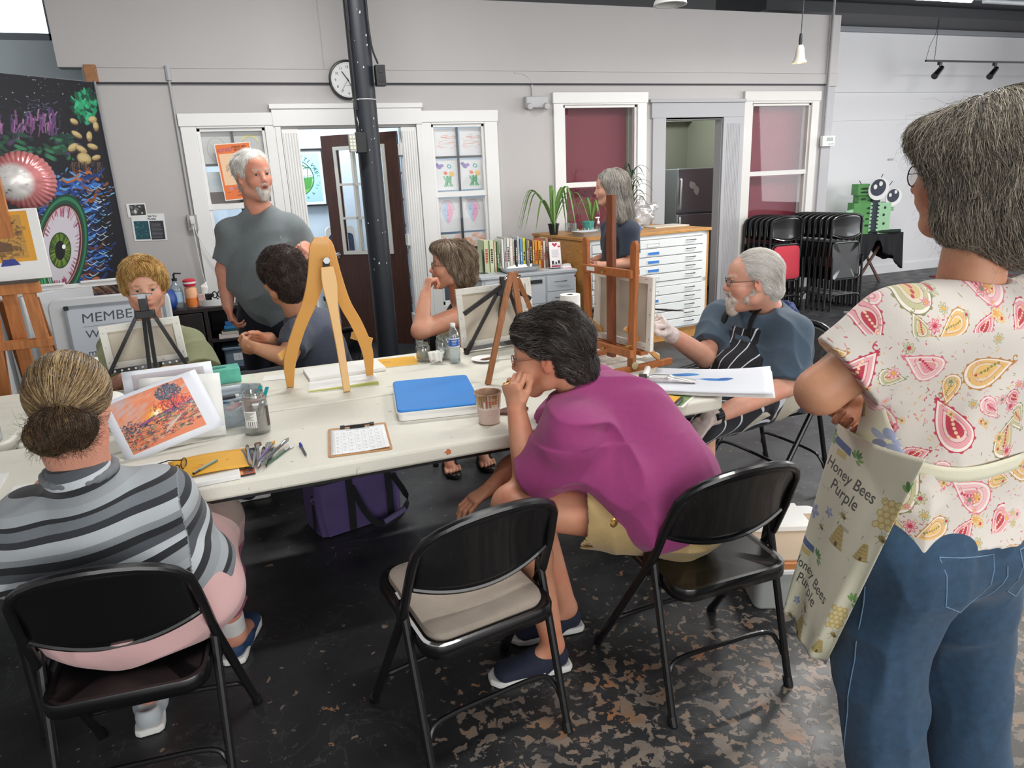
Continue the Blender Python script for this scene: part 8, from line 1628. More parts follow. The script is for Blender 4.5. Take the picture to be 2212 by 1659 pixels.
m_pk=cloth_mat('pants_pink',0xc9a3a2,noise=.06);K_=Body(k=.05);K_.ell((-.37,1.73,.50),(.225,.175,.11));K_.cap((-.28,1.76,.53),kR+Vector((-.01,-.02,.0)),.135,.085);K_.cap((-.48,1.76,.53),kL,.135,.085);K_.cap(kR,kR.lerp(aR,.72),.088,.052);K_.cap(kL,kL.lerp(aL,.6),.085,.06)
K_.disp=lambda X:folds(X,(.2,1,.3),9,.006);K_.dm=.015;K_.cap((-1.2,1.7,.27),(.4,1.7,.27),.165,.165,.02,op=-1,clip=[((0,1.92,0),(0,1,0))])
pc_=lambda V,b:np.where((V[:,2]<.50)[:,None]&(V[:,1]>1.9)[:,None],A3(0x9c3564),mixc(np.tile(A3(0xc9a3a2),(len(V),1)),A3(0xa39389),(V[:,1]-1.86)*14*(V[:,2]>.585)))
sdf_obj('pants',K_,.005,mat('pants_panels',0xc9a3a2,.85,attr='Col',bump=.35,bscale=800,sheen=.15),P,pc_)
sk=Body(k=.01);sk.cap(aR+Vector((0,0,.0)),aR.lerp(kR,.16),.041,.042);sdf_obj('sock',sk,.004,mat('sock_white',0xcfcfcd,.9),P)
hr=Vector((aR.x-.015,aR.y-.03,0));shoe(P,hr,hr+Vector((.06,.25,0)),.05,mat('shoe_blue',0x233a5c,.6),mat('sole_white',0xd8d8d4,.6));shoe(P,(-.46,1.88,0),(-.47,2.13,0),.05,mat('shoe_pale',0xa9b0b4,.6));P.location.y+=.07
# ================= standing person in the paisley blouse, at the right
P=person('grey-haired person in paisley blouse, bee-print apron and jeans standing with folded arms',(1.32,.98,0))
M=head_frame((1.355,1.02,1.475),math.radians(14),math.radians(-2),0,1.0);nb=Vector((1.335,.985,1.275))
sL,sR=Vector((1.165,.985,1.19)),Vector((1.49,.93,1.19));eL=Vector((1.04,1.05,1.071));wL=Vector((1.22,1.19,1.02));eR=Vector((1.56,1.02,.98));wR=Vector((1.319,1.17,0.968))
B=Body(k=.03);head(B,M,1.03,False,nb,.052);B.cap((1.31,1.0,.90),(1.32,.985,1.15),.13,.13,side=(1,0,0),fa=.7);B.cap(sL,sR,.05,.05);B.cap(sL,eL,.050,.046,.03,mid=.004);B.cap(eL,wL,.044,.028,.02);arm(B,sR,eR,wR,.05,.04,.027)
hand(B,wR,(-.95,-.05,-.35),(.1,-.5,.6),side=1,s=.95,curl=(.3,.45,.5),thumb=(.5,.3));hand(B,wL,(.9,.1,.05),(0,-1,0),side=1,s=.92,curl=(.3,.3,.3))
for x in(-1,1):B.cap((1.31+x*.09,.97,.82),(1.30+x*.12,.97,.45),.08,.06);B.cap((1.30+x*.12,.97,.45),(1.29+x*.13,.87,.08),.052,.035);B.cap((1.29+x*.13,.87,.07),(1.28+x*.13,.98,.035),.033,.026)
sdf_obj('body',B,.0035,skin_mat(),P,face_col(0xb98668,M,1.03));eyes(M,P,1.03);glasses(P,M,1.03,0x2a1f28,.028)
hd=Body(k=.04);hd.M=M;hd.ell((0,-.025,.042),(.108,.116,.094));hd.cap((0,-.06,.03),(0,-.085,-.075),.105,.082,.04);hd.cap((.07,.0,.02),(.078,-.02,-.075),.045,.040);hd.cap((-.07,.0,.02),(-.078,-.02,-.075),.045,.040);hd.ell((0,.05,.085),(.08,.06,.042));hd.cap((0,.15,-.05),(0,.17,.02),.10,.085,.015,op=-1);hd.M=None
hd.disp=lambda X:(vnoise(X*np.array((16,16,9),f32))-.5)*.026;hd.dm=.02
c1=np.array(M@Vector((.0,.0,.13)),f32);dz=dirf(M,(0,-.1,-1));rt2=dirf(M,(-1,.1,-.2))
def bob(P_,N_):
 q=P_-c1;return q*6+dz*1.0+rt2*.25*np.sin(P_[:,2:3]*40)+.35*(np.stack([vnoise(P_*14),vnoise(P_*14+7),vnoise(P_*14+13)],1)-.5)*2
gg=(0x8d8478,0x6d665d,0xa49a8a,0x57514a,0x7c7468,0xb8ae9c,0x4b4640)
hair_obj('hair',hd,[strands(hd,15000,bob,.15,n=12,r=.0009,cols=gg,lift=.004,lend=.012,seed=41,clump=1.1,jit=.12,curl=.22),strands(hd,350,bob,.12,n=10,r=.0004,cols=gg,lift=.006,lend=.05,seed=42,jit=.6)],P,0x5d5750,.005)
# paisley cloth: one repeat drawn on a canvas
cv=Canvas(900,900,0xcfc8c0);R=random.Random(17)
def paisley(cx,cy,s,a,c,fl=1):
 out,mid_,inn,dots=c;ca,sa=math.cos(a),math.sin(a)
 def tr(x,y):x,y=x*s,y*s*fl;return(cx+x*ca-y*sa,cy+x*sa+y*ca)
 def shape(k):return[tr(k*(1.15*math.sin(t)*math.sin(t/2)**1.3)*.55+(.22*k*(math.cos(t/2)**4)),k*(-math.cos(t))*.75+.1*(1-k))for t in np.linspace(0.02,2*PI-.02,44)]
 sh=shape(1.0)
 for p in sh[::3]:cv.ell(p[0],p[1],s*.07,s*.05,out,.9)
 cv.poly(sh,0xe6dcd4);cv.line(sh+[sh[0]],max(2,s*.03),out);cv.poly(shape(.84),mid_,.75);cv.poly(shape(.62),0xe0d2c8,.7);q=shape(.60);cv.line(q+[q[0]],2,out);cv.poly(shape(.44),inn,.9)
 for k in range(7):x,y=tr(.02*math.sin(k),.35-.11*k);cv.ell(x,y,s*.045,s*.045,dots)
 x0,y0=tr(.1,-.78)
 for k in range(10):t=k*.55;x,y=tr(.12+.11*math.cos(t)*(1-k*.07),-.84+.11*math.sin(t)*(1-k*.07));cv.ell(x,y,s*.022,s*.022,out)
def floret(cx,cy,s,c,cc):
 for k in range(7):t=k*2*PI/7;cv.ell(cx+s*.6*math.cos(t),cy+s*.6*math.sin(t),s*.34,s*.22,c,.9,rot=t);cv.ell(cx+s*.6*math.cos(t),cy+s*.6*math.sin(t),s*.2,s*.1,0xe6dcd4,.7,rot=t)
 cv.ell(cx,cy,s*.3,s*.3,cc)
red=(0xb8384c,0xd88a94,0xb02c40,0xe8c8a0);pink=(0xd0707e,0xe2a8ae,0xd88a94,0xb8384c);gold=(0xb07a3c,0xd8a452,0xe0b468,0x8c8a4c);olive=(0x80805a,0xa8a878,0xc8b078,0xb8384c)
for(x,y,s,a,c,fl)in((130,150,150,.5,red,1),(420,120,140,2.2,pink,-1),(730,160,150,1.1,gold,1),(270,400,150,-.8,pink,1),(600,400,160,2.8,red,-1),(860,470,130,.2,olive,1),(100,640,140,1.9,gold,-1),(390,700,155,.4,olive,1),(700,720,150,-1.2,pink,1),(30,400,100,2.4,olive,1),(520,860,110,1.2,gold,-1),(200,860,120,2.7,red,1),(860,860,110,.7,red,-1),(280,170,80,1.5,olive,1),(570,250,90,.3,gold,-1),(760,330,80,2.2,pink,1),(450,540,80,1.0,red,1),(250,560,85,2.5,gold,1),(560,620,80,.1,pink,-1),(850,660,85,1.6,gold,1),(230,740,75,.8,pink,1),(380,860,80,2.9,olive,-1),(680,870,85,.5,red,1),(30,90,85,1.1,gold,1),(880,300,75,2.0,red,1)):paisley(x,y,s,a,c,fl)
for i in range(44):floret(R.uniform(0,900),R.uniform(0,900),R.uniform(16,32),R.choice([0xd8a452,0xd88a94,0x9a9a70,0xc86474]),R.choice([0xb8384c,0xd8a452,0x80805a]))
for i in range(420):x,y=R.uniform(0,900),R.uniform(0,900);cv.line([(x,y),(x+R.uniform(-14,14),y+R.uniform(-14,14))],R.uniform(2,5),R.choice([0xb8384c,0x8a8a68,0xd8a452,0xd07a86]),.8)
m_pai=attr_img('paisley_cloth',cv,'uvp')
S_=Body(k=.05);S_.cap((1.305,.985,.93),(1.325,.98,1.15),.152,.172,side=(1,-.15,0),fa=.74,fb=.68);S_.cap((1.29,.975,.70),(1.305,.985,.93),.205,.152,side=(1,-.12,0),fa=.84,fb=.78,clip=[((1.3,.9,.775),(0,.05,-1))]);S_.cap(sL,sR,.072,.072,.06);S_.cap((1.325,.985,1.20),nb+Vector((0,0,-.035)),.10,.066,.05)
sleeve(S_,sL,sL.lerp(eL,.60),.080,.076,.04);d_=(eL-sL).normalized();hollow(S_,sL.lerp(eL,.60),d_,.062,.025);sleeve(S_,sR,sR.lerp(eR,.6),.078,.072,.04);S_.cap(nb+Vector((0,.02,.02)),M@Vector((0,-.02,-.07)),.078,.09,.01,op=-1)
S_.disp=lambda X:folds(X,(.6,.2,.7),8,.007)+folds(X,(.1,0,1),12,.006)*(X[:,2]<.93);S_.dm=.02;o=sdf_obj('paisley_blouse',S_,.0045,m_pai,P);v=verts(o);N3=S_.normal(v);u_=v[:,0]*.95-v[:,1]*.55;add_attr(o,'uvp',np.stack([u_/.40,v[:,2]/.40,u_*0],1))
# jeans
jc=cloth_mat('denim',0x2b465f,noise=.22,bs=500);K_=Body(k=.05);K_.ell((1.30,.965,.76),(.160,.12,.13));K_.ell((1.225,.915,.70),(.085,.075,.09));K_.ell((1.37,.905,.70),(.085,.075,.09))
for q,kx in((-1,1.195),(1,1.455)):K_.cap((1.30+q*.082,.955,.72),(kx,.965,.44),.112,.084,.04,fa=1.05);K_.cap((kx,.965,.44),(kx-.005,.89,.05),.084,.078,.03)
K_.disp=lambda X:folds(X,(.3,.2,.35),8,.007)+folds(X,(0,0,1),14,.003);K_.dm=.015;sdf_obj('jeans',K_,.0045,jc,P)
Kd=lambda x,z:None
def on_surf(body,P0,dirv,n=24):
 p=np.array(P0,f32)[None];dv=np.array(dirv,f32);dv/=np.linalg.norm(dv)
 for _ in range(n):p=p+dv*body.d(p)[:,None]
 return Vector(p[0])
def seam(name,body,pts,r,m_,view=(-.25,1,-.1)):
 q=MB();P_=[on_surf(body,Vector(p)-Vector(view)*.3,view)for p in pts];q.tube([p-Vector(view).normalized()*.001 for p in P_],r,6);o=q.build(name,m_,None);o.parent=P;o.location=-P.location;return o
m_st=mat('stitch_blue',0x6d8aa6,.8);pk=[(1.155,.9,.765),(1.275,.9,.75),(1.27,.9,.65),(1.225,.9,.625),(1.165,.9,.66),(1.155,.9,.765)];seam('pocket_seam',K_,[tuple(Vector(a).lerp(Vector(b_),t))for a,b_ in zip(pk[:-1],pk[1:])for t in(0,.33,.66)]+[pk[-1]],.0012,m_st)
pk=[(1.33,.9,.75),(1.44,.9,.765),(1.44,.9,.65),(1.395,.9,.615),(1.335,.9,.65),(1.33,.9,.75)];seam('pocket_seam',K_,[tuple(Vector(a).lerp(Vector(b_),t))for a,b_ in zip(pk[:-1],pk[1:])for t in(0,.33,.66)]+[pk[-1]],.0012,m_st);seam('centre_seam',K_,[(1.30,.9,.72-.02*k)for k in range(8)],.0015,m_st)
seam('side_seam',K_,[(1.135-.002*k,.96,.66-.045*k)for k in range(13)],.0013,m_st,(1,.3,0))
for x in(1.19,1.45):shoe(P,(x,.81,0),(x-.02,1.04,0),.046)
# bee-print apron
cv=Canvas(800,1000,0xd9d6bf);R=random.Random(23)
def bee(x,y,s):
 cv.ell(x,y,s,s*.6,0x9a8446,.9,rot=.5);cv.ell(x+s*.5,y+s*.3,s*.5,s*.35,0x5c4c2c,.9);
 for k in range(6):a=k*1.05;cv.line([(x,y),(x+s*1.7*math.cos(a),y+s*1.7*math.sin(a))],2,0x7a6c48,.8)
 cv.ell(x-s*.3,y-s*.9,s*.8,s*.3,0xc4c2b4,.8,rot=-.5)
def comb(x,y,s):
 for r_ in range(5):
  for c_ in range(3):a,b=x+c_*s*1.8+(r_%2)*s*.9,y+r_*s*1.55;cv.poly([(a+s*math.cos(t),b+s*math.sin(t))for t in np.linspace(PI/6,2*PI+PI/6,7)[:-1]],0xb59c56);cv.ell(a,b,s*.7,s*.7,0xd8c890)
def hive(x,y,s):
 for k in range(5):cv.ell(x,y-k*s*.42,s*(1-.14*k),s*.3,0xb8a468);cv.line([(x-s*(1-.14*k),y-k*s*.42+s*.16),(x+s*(1-.14*k),y-k*s*.42+s*.16)],2,0x7c6c3c,.8)
 cv.ell(x,y,s*.2,s*.24,0x5a4c30)
def leaves(x,y,s):
 for k in range(7):a=-2.6+k*.5;cv.ell(x+s*math.cos(a)*(.5+.2*(k%2)),y+s*math.sin(a)*.7,s*.42,s*.17,R.choice([0x5a8a48,0x7aa45c,0x4a7a3c]),.9,rot=a)
def violet(x,y,s):
 for k in range(5):a=k*1.26;cv.ell(x+s*.6*math.cos(a),y+s*.6*math.sin(a),s*.45,s*.3,R.choice([0x8a94ba,0x9aa4c4,0x747eaa]),.85,rot=a)
for(ox,oy)in((0,0),(420,60),(-40,510),(400,560)):
 cv.text('Honey Bees',ox+150,oy+190,70,0x4c4a44,sx=.85,shear=.1,rot=.08,bold=1);cv.text('Purple',ox+210,oy+270,76,0x4c4a44,sx=.85,shear=.1,rot=.08,bold=1);leaves(ox+130,oy+70,44);leaves(ox+300,oy+90,36);cv.poly([(ox+165,oy+48),(ox+265,oy+62),(ox+270,oy+94),(ox+160,oy+80)],0x5c6c94);cv.rect(ox+190,oy+94,ox+250,oy+122,0xc8b468,.8)
 comb(ox+60,oy+120,15);bee(ox+110,oy+260,20);hive(ox+60,oy+370,34);bee(ox+330,oy+330,18);violet(ox+160,oy+420,34);violet(ox+250,oy+370,24);hive(ox+340,oy+460,44);bee(ox+230,oy+460,15);cv.text('4 drops',ox+310,oy+380,24,0x6a6a60)
 for k in range(12):a=R.uniform(0,6.28);x,y=ox+R.uniform(0,400),oy+R.uniform(0,500);cv.line([(x,y),(x+14*math.cos(a),y+14*math.sin(a))],3,0x7c8a6c,.8)
m_bee=attr_img('bee_print',cv,'uvp',.9)
m=MB();A0,A1,A2,A3_=Vector((1.178,1.13,0.954)),Vector((1.037,0.8,1.017)),Vector((1.099,1.03,0.402)),Vector((1.099,1.16,0.48))
def apf(u,v):
 p=A0.lerp(A1,u).lerp(A3_.lerp(A2,u),v);w_=.016*math.sin(u*9+v*2.5)*v+.010*math.sin(u*17+1)*v;return tuple(p+Vector((-.7,-.4,0))*(w_+.035*math.sin(PI*u)*(1-.5*v)))
m.grid(apf,40,60);o=m.build('apron_skirt',m_bee,None,solid=.0015);o.parent=P;o.location=-P.location;me=o.data;vv=verts(o);uu=np.array([(i/40,j/60)for j in range(61)for i in range(41)],f32);add_attr(o,'uvp',np.stack([uu[:,0]*.50+.18,1-uu[:,1]*.98,uu[:,0]*0],1))
m=MB()
def apb(u,v):a=math.radians(205-95*u);return(1.31+.16*math.cos(a)*1.02+.0*v,1.0+.135*math.sin(a)-.0,.90+.005+.30*v*(1-.15*u))
T_=Body(k=.03);T_.P=S_.P[:2];T_.disp=S_.disp
def wrap(fn,nu,nv,name,uvs,off=.006):
 g=np.array([fn(i/nu,j/nv)for j in range(nv+1)for i in range(nu+1)],f32);n_=None
 for _ in range(6 if off else 0):dd=T_.d(g);n_=T_.normal(g);g=g-n_*(dd-off)[:,None]
 F=np.array([(j*(nu+1)+i,j*(nu+1)+i+1,(j+1)*(nu+1)+i+1,(j+1)*(nu+1)+i)for j in range(nv)for i in range(nu)]);o=np_mesh(name,g,F,m_bee,P);md=o.modifiers.new('s','SOLIDIFY');md.thickness=.002;u_=np.array([(i/nu,j/nv)for j in range(nv+1)for i in range(nu+1)],f32);add_attr(o,'uvp',np.stack([u_[:,0]*uvs[0]+uvs[2],u_[:,1]*uvs[1]+uvs[3],u_[:,0]*0],1));return o
wrap(lambda u,v:(1.09+.07*u*(1-.6*v),1.12-.20*u*(1-.45*v),.93+.17*v),16,20,'apron_bib',(.2,.22,.02,.52))
wrap(lambda u,v:(1.305+.176*math.cos(PI*(.94+1.1*u)),.985+.142*math.sin(PI*(.94+1.1*u)),.925-.02*u+.030*v+.006*math.sin(u*14)),50,3,'apron_tie',(.9,.03,.05,.965),None);wrap(lambda u,v:(1.265+.02*v-.02*u,.92-.0*u+.02*v,1.275-.03*u+.0*v),8,4,'neck_strap',(.1,.1,0,.8),.004)
# ================= people beyond the table
def simple_hair(P,M,s,cols,base,L_=.07,N=3500,fr=.085,big=1.0,flow=None,ear=True,res=.005,extra=None,seed=3,r=.0011,**kw):
 hd=Body(k=.035);hd.M=M;hd.ell((0,-.020,.050),(.088*s*big,.105*s*big,.090*s*big));hd.cap((0,-.05,.03),(0,-.072,-.045),.080*s*big,.056*s*big)
 if extra:extra(hd)
 hd.cap((0,.12,-.03),(0,.14,.02),fr*s,.075*s,.015,op=-1)
 if ear:hd.cap((.12,.03,-.055),(-.12,.03,-.055),.055,.055,.015,op=-1)
 hd.M=None;hd.disp=lambda X:(vnoise(X*30)-.5)*.014;hd.dm=.012;c0=np.array(M.translation,f32);b_=dirf(M,(0,-1,0));d_=dirf(M,(0,0,-1));f_=-b_
 fl=flow or(lambda P_,N_:(P_-c0)*4+d_*.9+b_*.35)
 hair_obj('hair',hd,[strands(hd,N,fl,L_,n=7,r=r,cols=cols,lift=.004,lend=.010,seed=seed,**kw)],P,base,res);return hd
 # --- the standing man
P=person('white-bearded man standing in a dark grey t-shirt, holding a red brush',(.08,4.2,0))
M=head_frame((0.085,4.14,1.578),math.radians(204),math.radians(-2),math.radians(2),1.03);nb=Vector((.085,4.20,1.385));sR_,sL_=Vector((-.065,4.18,1.275)),Vector((.245,4.18,1.28));eR_=Vector((-0.146,4.18,1.095));wR_=Vector((-0.149,4.12,0.971));eL_=Vector((.345,4.20,1.09));wL_=Vector((0.291,3.98,1.204))
eR_=Vector((-.135,4.20,1.09));wR_=Vector((-.145,4.12,.90))
B=Body(k=.03);head(B,M,1.03,True,nb,.062,mouth=.004,fat=.004);B.cap((.08,4.2,.92),(.09,4.2,1.25),.13,.14,fa=.8,side=(1,0,0));B.cap(sR_,sL_,.06,.06);arm(B,sR_,eR_,wR_,.054,.046,.030,fore=.046);arm(B,sL_,eL_,wL_,.052,.046,.028,fore=.044)
hand(B,wR_,(.05,-.15,-1),(.9,.2,0),side=-1,s=1.0,curl=(.45,.6,.5),thumb=(.4,.4));hand(B,wL_,(-.2,-.75,-.1),(-.6,.1,-.6),side=1,s=1.0,curl=(.6,.8,.5),thumb=(.4,.7))
for q in(-1,1):B.cap((.075+q*.09,4.2,.86),(.07+q*.10,4.2,.48),.085,.06);B.cap((.07+q*.10,4.2,.48),(.07+q*.10,4.22,.08),.05,.035);B.cap((.07+q*.10,4.22,.07),(.07+q*.11,4.08,.03),.035,.03)
sdf_obj('body',B,.0042,skin_mat(),P,face_col(0xcb937c,M,1.03,lip=0x8a4a44,brow=0xb8ada2,male=True));eyes(M,P,1.03,0x3c4650)
simple_hair(P,M,1.0,(0xf0eee8,0xe0ded8,0xf8f6f2),0xe2e0da,fr=.098,N=2500,res=.0045,seed=21)
bd=Body(k=.015);bd.M=M;bd.cap((0,.072,-.090),(.040,.03,-.075),.024,.012);bd.cap((0,.072,-.090),(-.040,.03,-.075),.024,.012);bd.cap((0,.082,-.085),(0,.080,-.110),.022,.020);bd.cap((-.028,.082,-.058),(0,.100,-.036),.008,.008);bd.cap((.028,.082,-.058),(0,.100,-.036),.008,.008);bd.cap((.028,.082,-.058),(.02,.080,-.085),.009,.011);bd.cap((-.028,.082,-.058),(-.02,.080,-.085),.009,.011);bd.M=None
hair_obj('beard',bd,[strands(bd,1500,lambda P_,N_:dirf(M,(0,.2,-1))[None]+N_*.2,.016,n=5,r=.0006,cols=(0xe0dcd4,0xcfc9c0),lift=.001,lend=.003,seed=5,jit=.3,res=.004)],P,0xd2ccc4,.0035)
m_g=cloth_mat('tshirt_gray',0x687072,noise=.07);S_=Body(k=.05);S_.cap((.08,4.19,.98),(.09,4.20,1.26),.185,.165,fa=.82,fb=.72,side=(1,0,0));S_.ell((.08,4.14,1.05),(.185,.15,.17),.12);S_.cap((.075,4.19,.86),(.075,4.19,1.0),.180,.19,side=(1,0,0),fa=.78,fb=.85);S_.cap(sR_,sL_,.074,.074,.06);S_.cap((.088,4.2,1.29),nb,.115,.072,.08)
sleeve(S_,sR_,sR_.lerp(eR_,.78),.080,.078,.035);sleeve(S_,sL_,sL_.lerp(eL_,.88),.080,.076,.035);hollow(S_,sR_.lerp(eR_,.78),eR_-sR_,.064,.02);S_.cap(nb+Vector((0,-.01,.0)),M@Vector((0,-.02,-.07)),.068,.08,.01,op=-1);S_.cap((-.4,4.2,.74),(.6,4.2,.74),.125,.125,.01,op=-1,side=(0,1,0),fa=3)
S_.cap((-.5,4.2,.70),(.7,4.2,.70),.16,.16,.005,op=-1);S_.disp=lambda X:folds(X,(.8,0,.6),8,.008);S_.dm=.02;sdf_obj('tshirt',S_,.005,m_g,P)
m=MB();V,T=text_tris('R');m._add([(.17+x*.022,4.0,1.245+y*.025)for x,y in V],[tuple(t)for t in T]);o=m.build('shirt_emblem',mat('emblem',0xa8acb0,.6),None,solid=.001);dd_=S_.d(np.array([[.178,4.0,1.25]],f32))[0];o.parent=P;o.location=-P.location+Vector((0,float(dd_)-.002,0))
K_=Body(k=.04);K_.cap((.075,4.2,.80),(.075,4.2,.90),.165,.17,side=(1,0,0),fa=.8)
for q in(-1,1):K_.cap((.075+q*.085,4.2,.80),(.07+q*.10,4.2,.45),.105,.080);K_.cap((.07+q*.10,4.2,.45),(.07+q*.10,4.22,.04),.08,.07)
sdf_obj('trousers',K_,.007,cloth_mat('trousers_navy',0x161b2a),P);shoe(P,(-.03,4.26,0),(-.04,4.0,0));shoe(P,(.17,4.26,0),(.18,4.0,0))
bp=thing('paint_brush','red-handled paint brush held by the standing man','brush',(0.264,3.9,1.23));bv=Vector((0.27,3.9,1.085))-Vector((0.264,3.9,1.23));m=MB();m.tube([bv*.25,bv*.6,bv],[.004,.006,.003],8);m.build('handle',mat('brush_red',0xc01e3a,.35),bp);m=MB();m.cyl(bv*.1,bv*.27,.004,n=8);m.build('ferrule',m_chrome,bp);m=MB();m.cyl(bv*-.05,bv*.1,.002,.004,n=8);m.build('bristles',mat('brcream'),bp)
# --- the blonde woman behind the black easel
P=person('blonde short-haired woman in an olive shirt behind the black clamp easel',(-.47,3.62,0))
M=head_frame((-0.457,3.52,1.109),math.radians(187),math.radians(-8),0,1.0);nb=Vector((-.475,3.60,.90));a_,b_=Vector((-.62,3.60,.83)),Vector((-.325,3.60,.82));e1,e2=Vector((-.70,3.46,.66)),Vector((-.29,3.44,.70));w1,w2_=Vector((-.55,3.22,.775)),Vector((-.40,3.24,.775))
B=Body(k=.03);head(B,M,1.0,False,nb,.05);B.cap((-.47,3.63,.52),(-.47,3.61,.76),.12,.12,fa=.7,side=(1,0,0));B.cap(a_,b_,.05,.05);arm(B,a_,e1,w1,.048,.042,.026);arm(B,b_,e2,w2_,.048,.042,.026);hand(B,w1,(.9,-.4,0),(0,0,-1),side=-1,s=.9);hand(B,w2_,(-.9,-.3,0),(0,0,-1),side=1,s=.9)
for x in(-.57,-.38):B.cap((x,3.66,.52),(x,3.30,.53),.07,.055);B.cap((x,3.30,.53),(x,3.35,.08),.052,.035)
sdf_obj('body',B,.0042,skin_mat(),P,face_col(0xcf9c84,M,1.0,lip=0xa86060,brow=0x9a7a54));eyes(M,P,1.0,0x4a5a5c)
yc=np.array(M@Vector((0,-.03,.135)),f32);dd2=dirf(M,(0,.3,-1))
simple_hair(P,M,1.0,(0xc89a58,0xb08244,0xdcb470,0x94703c,0xe4c488),0xa8803f,L_=.06,N=5000,big=1.0,fr=.084,ear=False,flow=lambda P_,N_:(P_-yc)*7+dd2*.6,clump=.9,seed=33,jit=.3,extra=lambda h_:(h_.ell((0,.05,.092),(.066,.05,.03)),h_.cap((.07,-.01,.03),(.070,-.02,-.02),.018,.014),h_.cap((-.07,-.01,.03),(-.070,-.02,-.02),.018,.014)))
S_=Body(k=.05);S_.cap((-.47,3.62,.50),(-.47,3.61,.78),.19,.15,fa=.75,fb=.72,side=(1,0,0));S_.cap(a_,b_,.068,.068,.06);S_.cap((-.475,3.60,.83),nb+Vector((0,0,-.02)),.09,.06);sleeve(S_,a_,a_.lerp(e1,.95),.075,.09,.03);sleeve(S_,b_,b_.lerp(e2,.95),.075,.095,.03);hollow(S_,b_.lerp(e2,.95),e2-b_,.075,.03);S_.cap(nb,M@Vector((0,.03,-.10)),.06,.08,.01,op=-1)
S_.disp=lambda X:folds(X,(.6,0,.8),9,.008);S_.dm=.02;sdf_obj('olive_shirt',S_,.0055,cloth_mat('olive',0x858a68),P)
fm=mat('apron_floral',0xc8c8a8,.8,noise=.5,nscale=26);A_=Body(k=.04);A_.cap((-.47,3.50,.52),(-.47,3.50,.66),.15,.13,fa=.55,side=(1,0,0));A_.cap((-.58,3.40,.60),(-.36,3.40,.60),.06,.06);A_.disp=lambda X:folds(X,(.3,0,1),12,.012);A_.dm=.02;sdf_obj('floral_apron',A_,.006,fm,P)
m=MB();ribbon(m,bez([(-.515,3.58,.95),(-.525,3.53,.90),(-.51,3.47,.80),(-.50,3.46,.70)],5),[.018]*16,(1,0,0),.003);ribbon(m,bez([(-.425,3.58,.95),(-.415,3.53,.90),(-.43,3.47,.80),(-.44,3.46,.70)],5),[.018]*16,(1,0,0),.003);o=m.build('yellow_strap',mat('strap_yellow',0xd8b83c,.7),None);o.parent=P;o.location=-P.location
for x in(-.57,-.38):shoe(P,(x,3.40,0),(x,3.16,0))
# --- curly-haired person
P=person('person with dark curly hair and heather navy t-shirt seated with clasped hands',(.22,3.62,0))
M=head_frame((0.132,3.56,1.095),math.radians(28),math.radians(-10),0,.98);nb=Vector((.185,3.62,.905));a_,b_=Vector((.16,3.46,.82)),Vector((.33,3.75,.82));e1=Vector((0.1,3.34,0.752));w1=Vector((-0.016,3.36,0.803));e2=Vector((.14,3.66,.66));w2_=Vector((0.028,3.46,0.83))
B=Body(k=.03);head(B,M,.98,False,nb,.052);B.cap((.28,3.64,.52),(.25,3.62,.76),.13,.13,fa=.75,side=(.3,1,0));B.cap(a_,b_,.05,.05);arm(B,a_,e1,w1,.052,.044,.028);arm(B,b_,e2,w2_,.048,.042,.028);hand(B,w1,(-.8,.45,.30),(.3,.8,.3),side=1,s=.98,curl=(.5,.7,.5));hand(B,w2_,(-.9,-.25,.05),(0,-.7,-.3),side=1,s=.98,curl=(.5,.7,.5))
for y in(3.54,3.72):B.cap((.26,y,.52),(-.14,y,.54),.08,.06);B.cap((-.14,y,.54),(-.12,y,.08),.052,.035)
sdf_obj('body',B,.0045,skin_mat(),P,face_col(0xcb9676,M,.98));eyes(M,P,.98)
simple_hair(P,M,1.0,(0x3c302c,0x4e403a,0x2e2522,0x6a5a52),0x3a2f2b,L_=.05,N=6000,big=1.14,fr=.085,ear=False,clump=1.2,seed=51,jit=.5,r=.0010,curl=1.3,extra=lambda h_:h_.cap((0,-.06,0),(0,-.075,-.065),.075,.06))
S_=Body(k=.05);S_.cap((.30,3.64,.50),(.25,3.62,.78),.17,.145,fa=1.0,fb=.9,side=(.3,1,0));S_.cap(a_,b_,.066,.066,.06);S_.cap((.22,3.62,.83),nb+Vector((0,0,-.02)),.09,.062);sleeve(S_,a_,a_.lerp(e1,.62),.075,.07,.03);hollow(S_,a_.lerp(e1,.62),e1-a_,.057,.02);sleeve(S_,b_,b_.lerp(e2,.65),.072,.068,.03);S_.cap(nb,M@Vector((0,-.01,-.08)),.062,.08,.01,op=-1)
S_.disp=lambda X:folds(X,(.4,.3,.8),9,.006);S_.dm=.015;sdf_obj('tshirt',S_,.005,cloth_mat('heather_navy',0x484e5e,noise=.12),P);K_=Body(k=.04)
for y in(3.54,3.72):K_.cap((.28,y,.53),(-.13,y,.54),.105,.075);K_.cap((-.13,y,.54),(-.12,y,.12),.072,.055)
sdf_obj('trousers',K_,.008,cloth_mat('trousers_dark',0x22252c),P)
for y in(3.54,3.72):shoe(P,(-.07,y,0),(-.31,y,0))
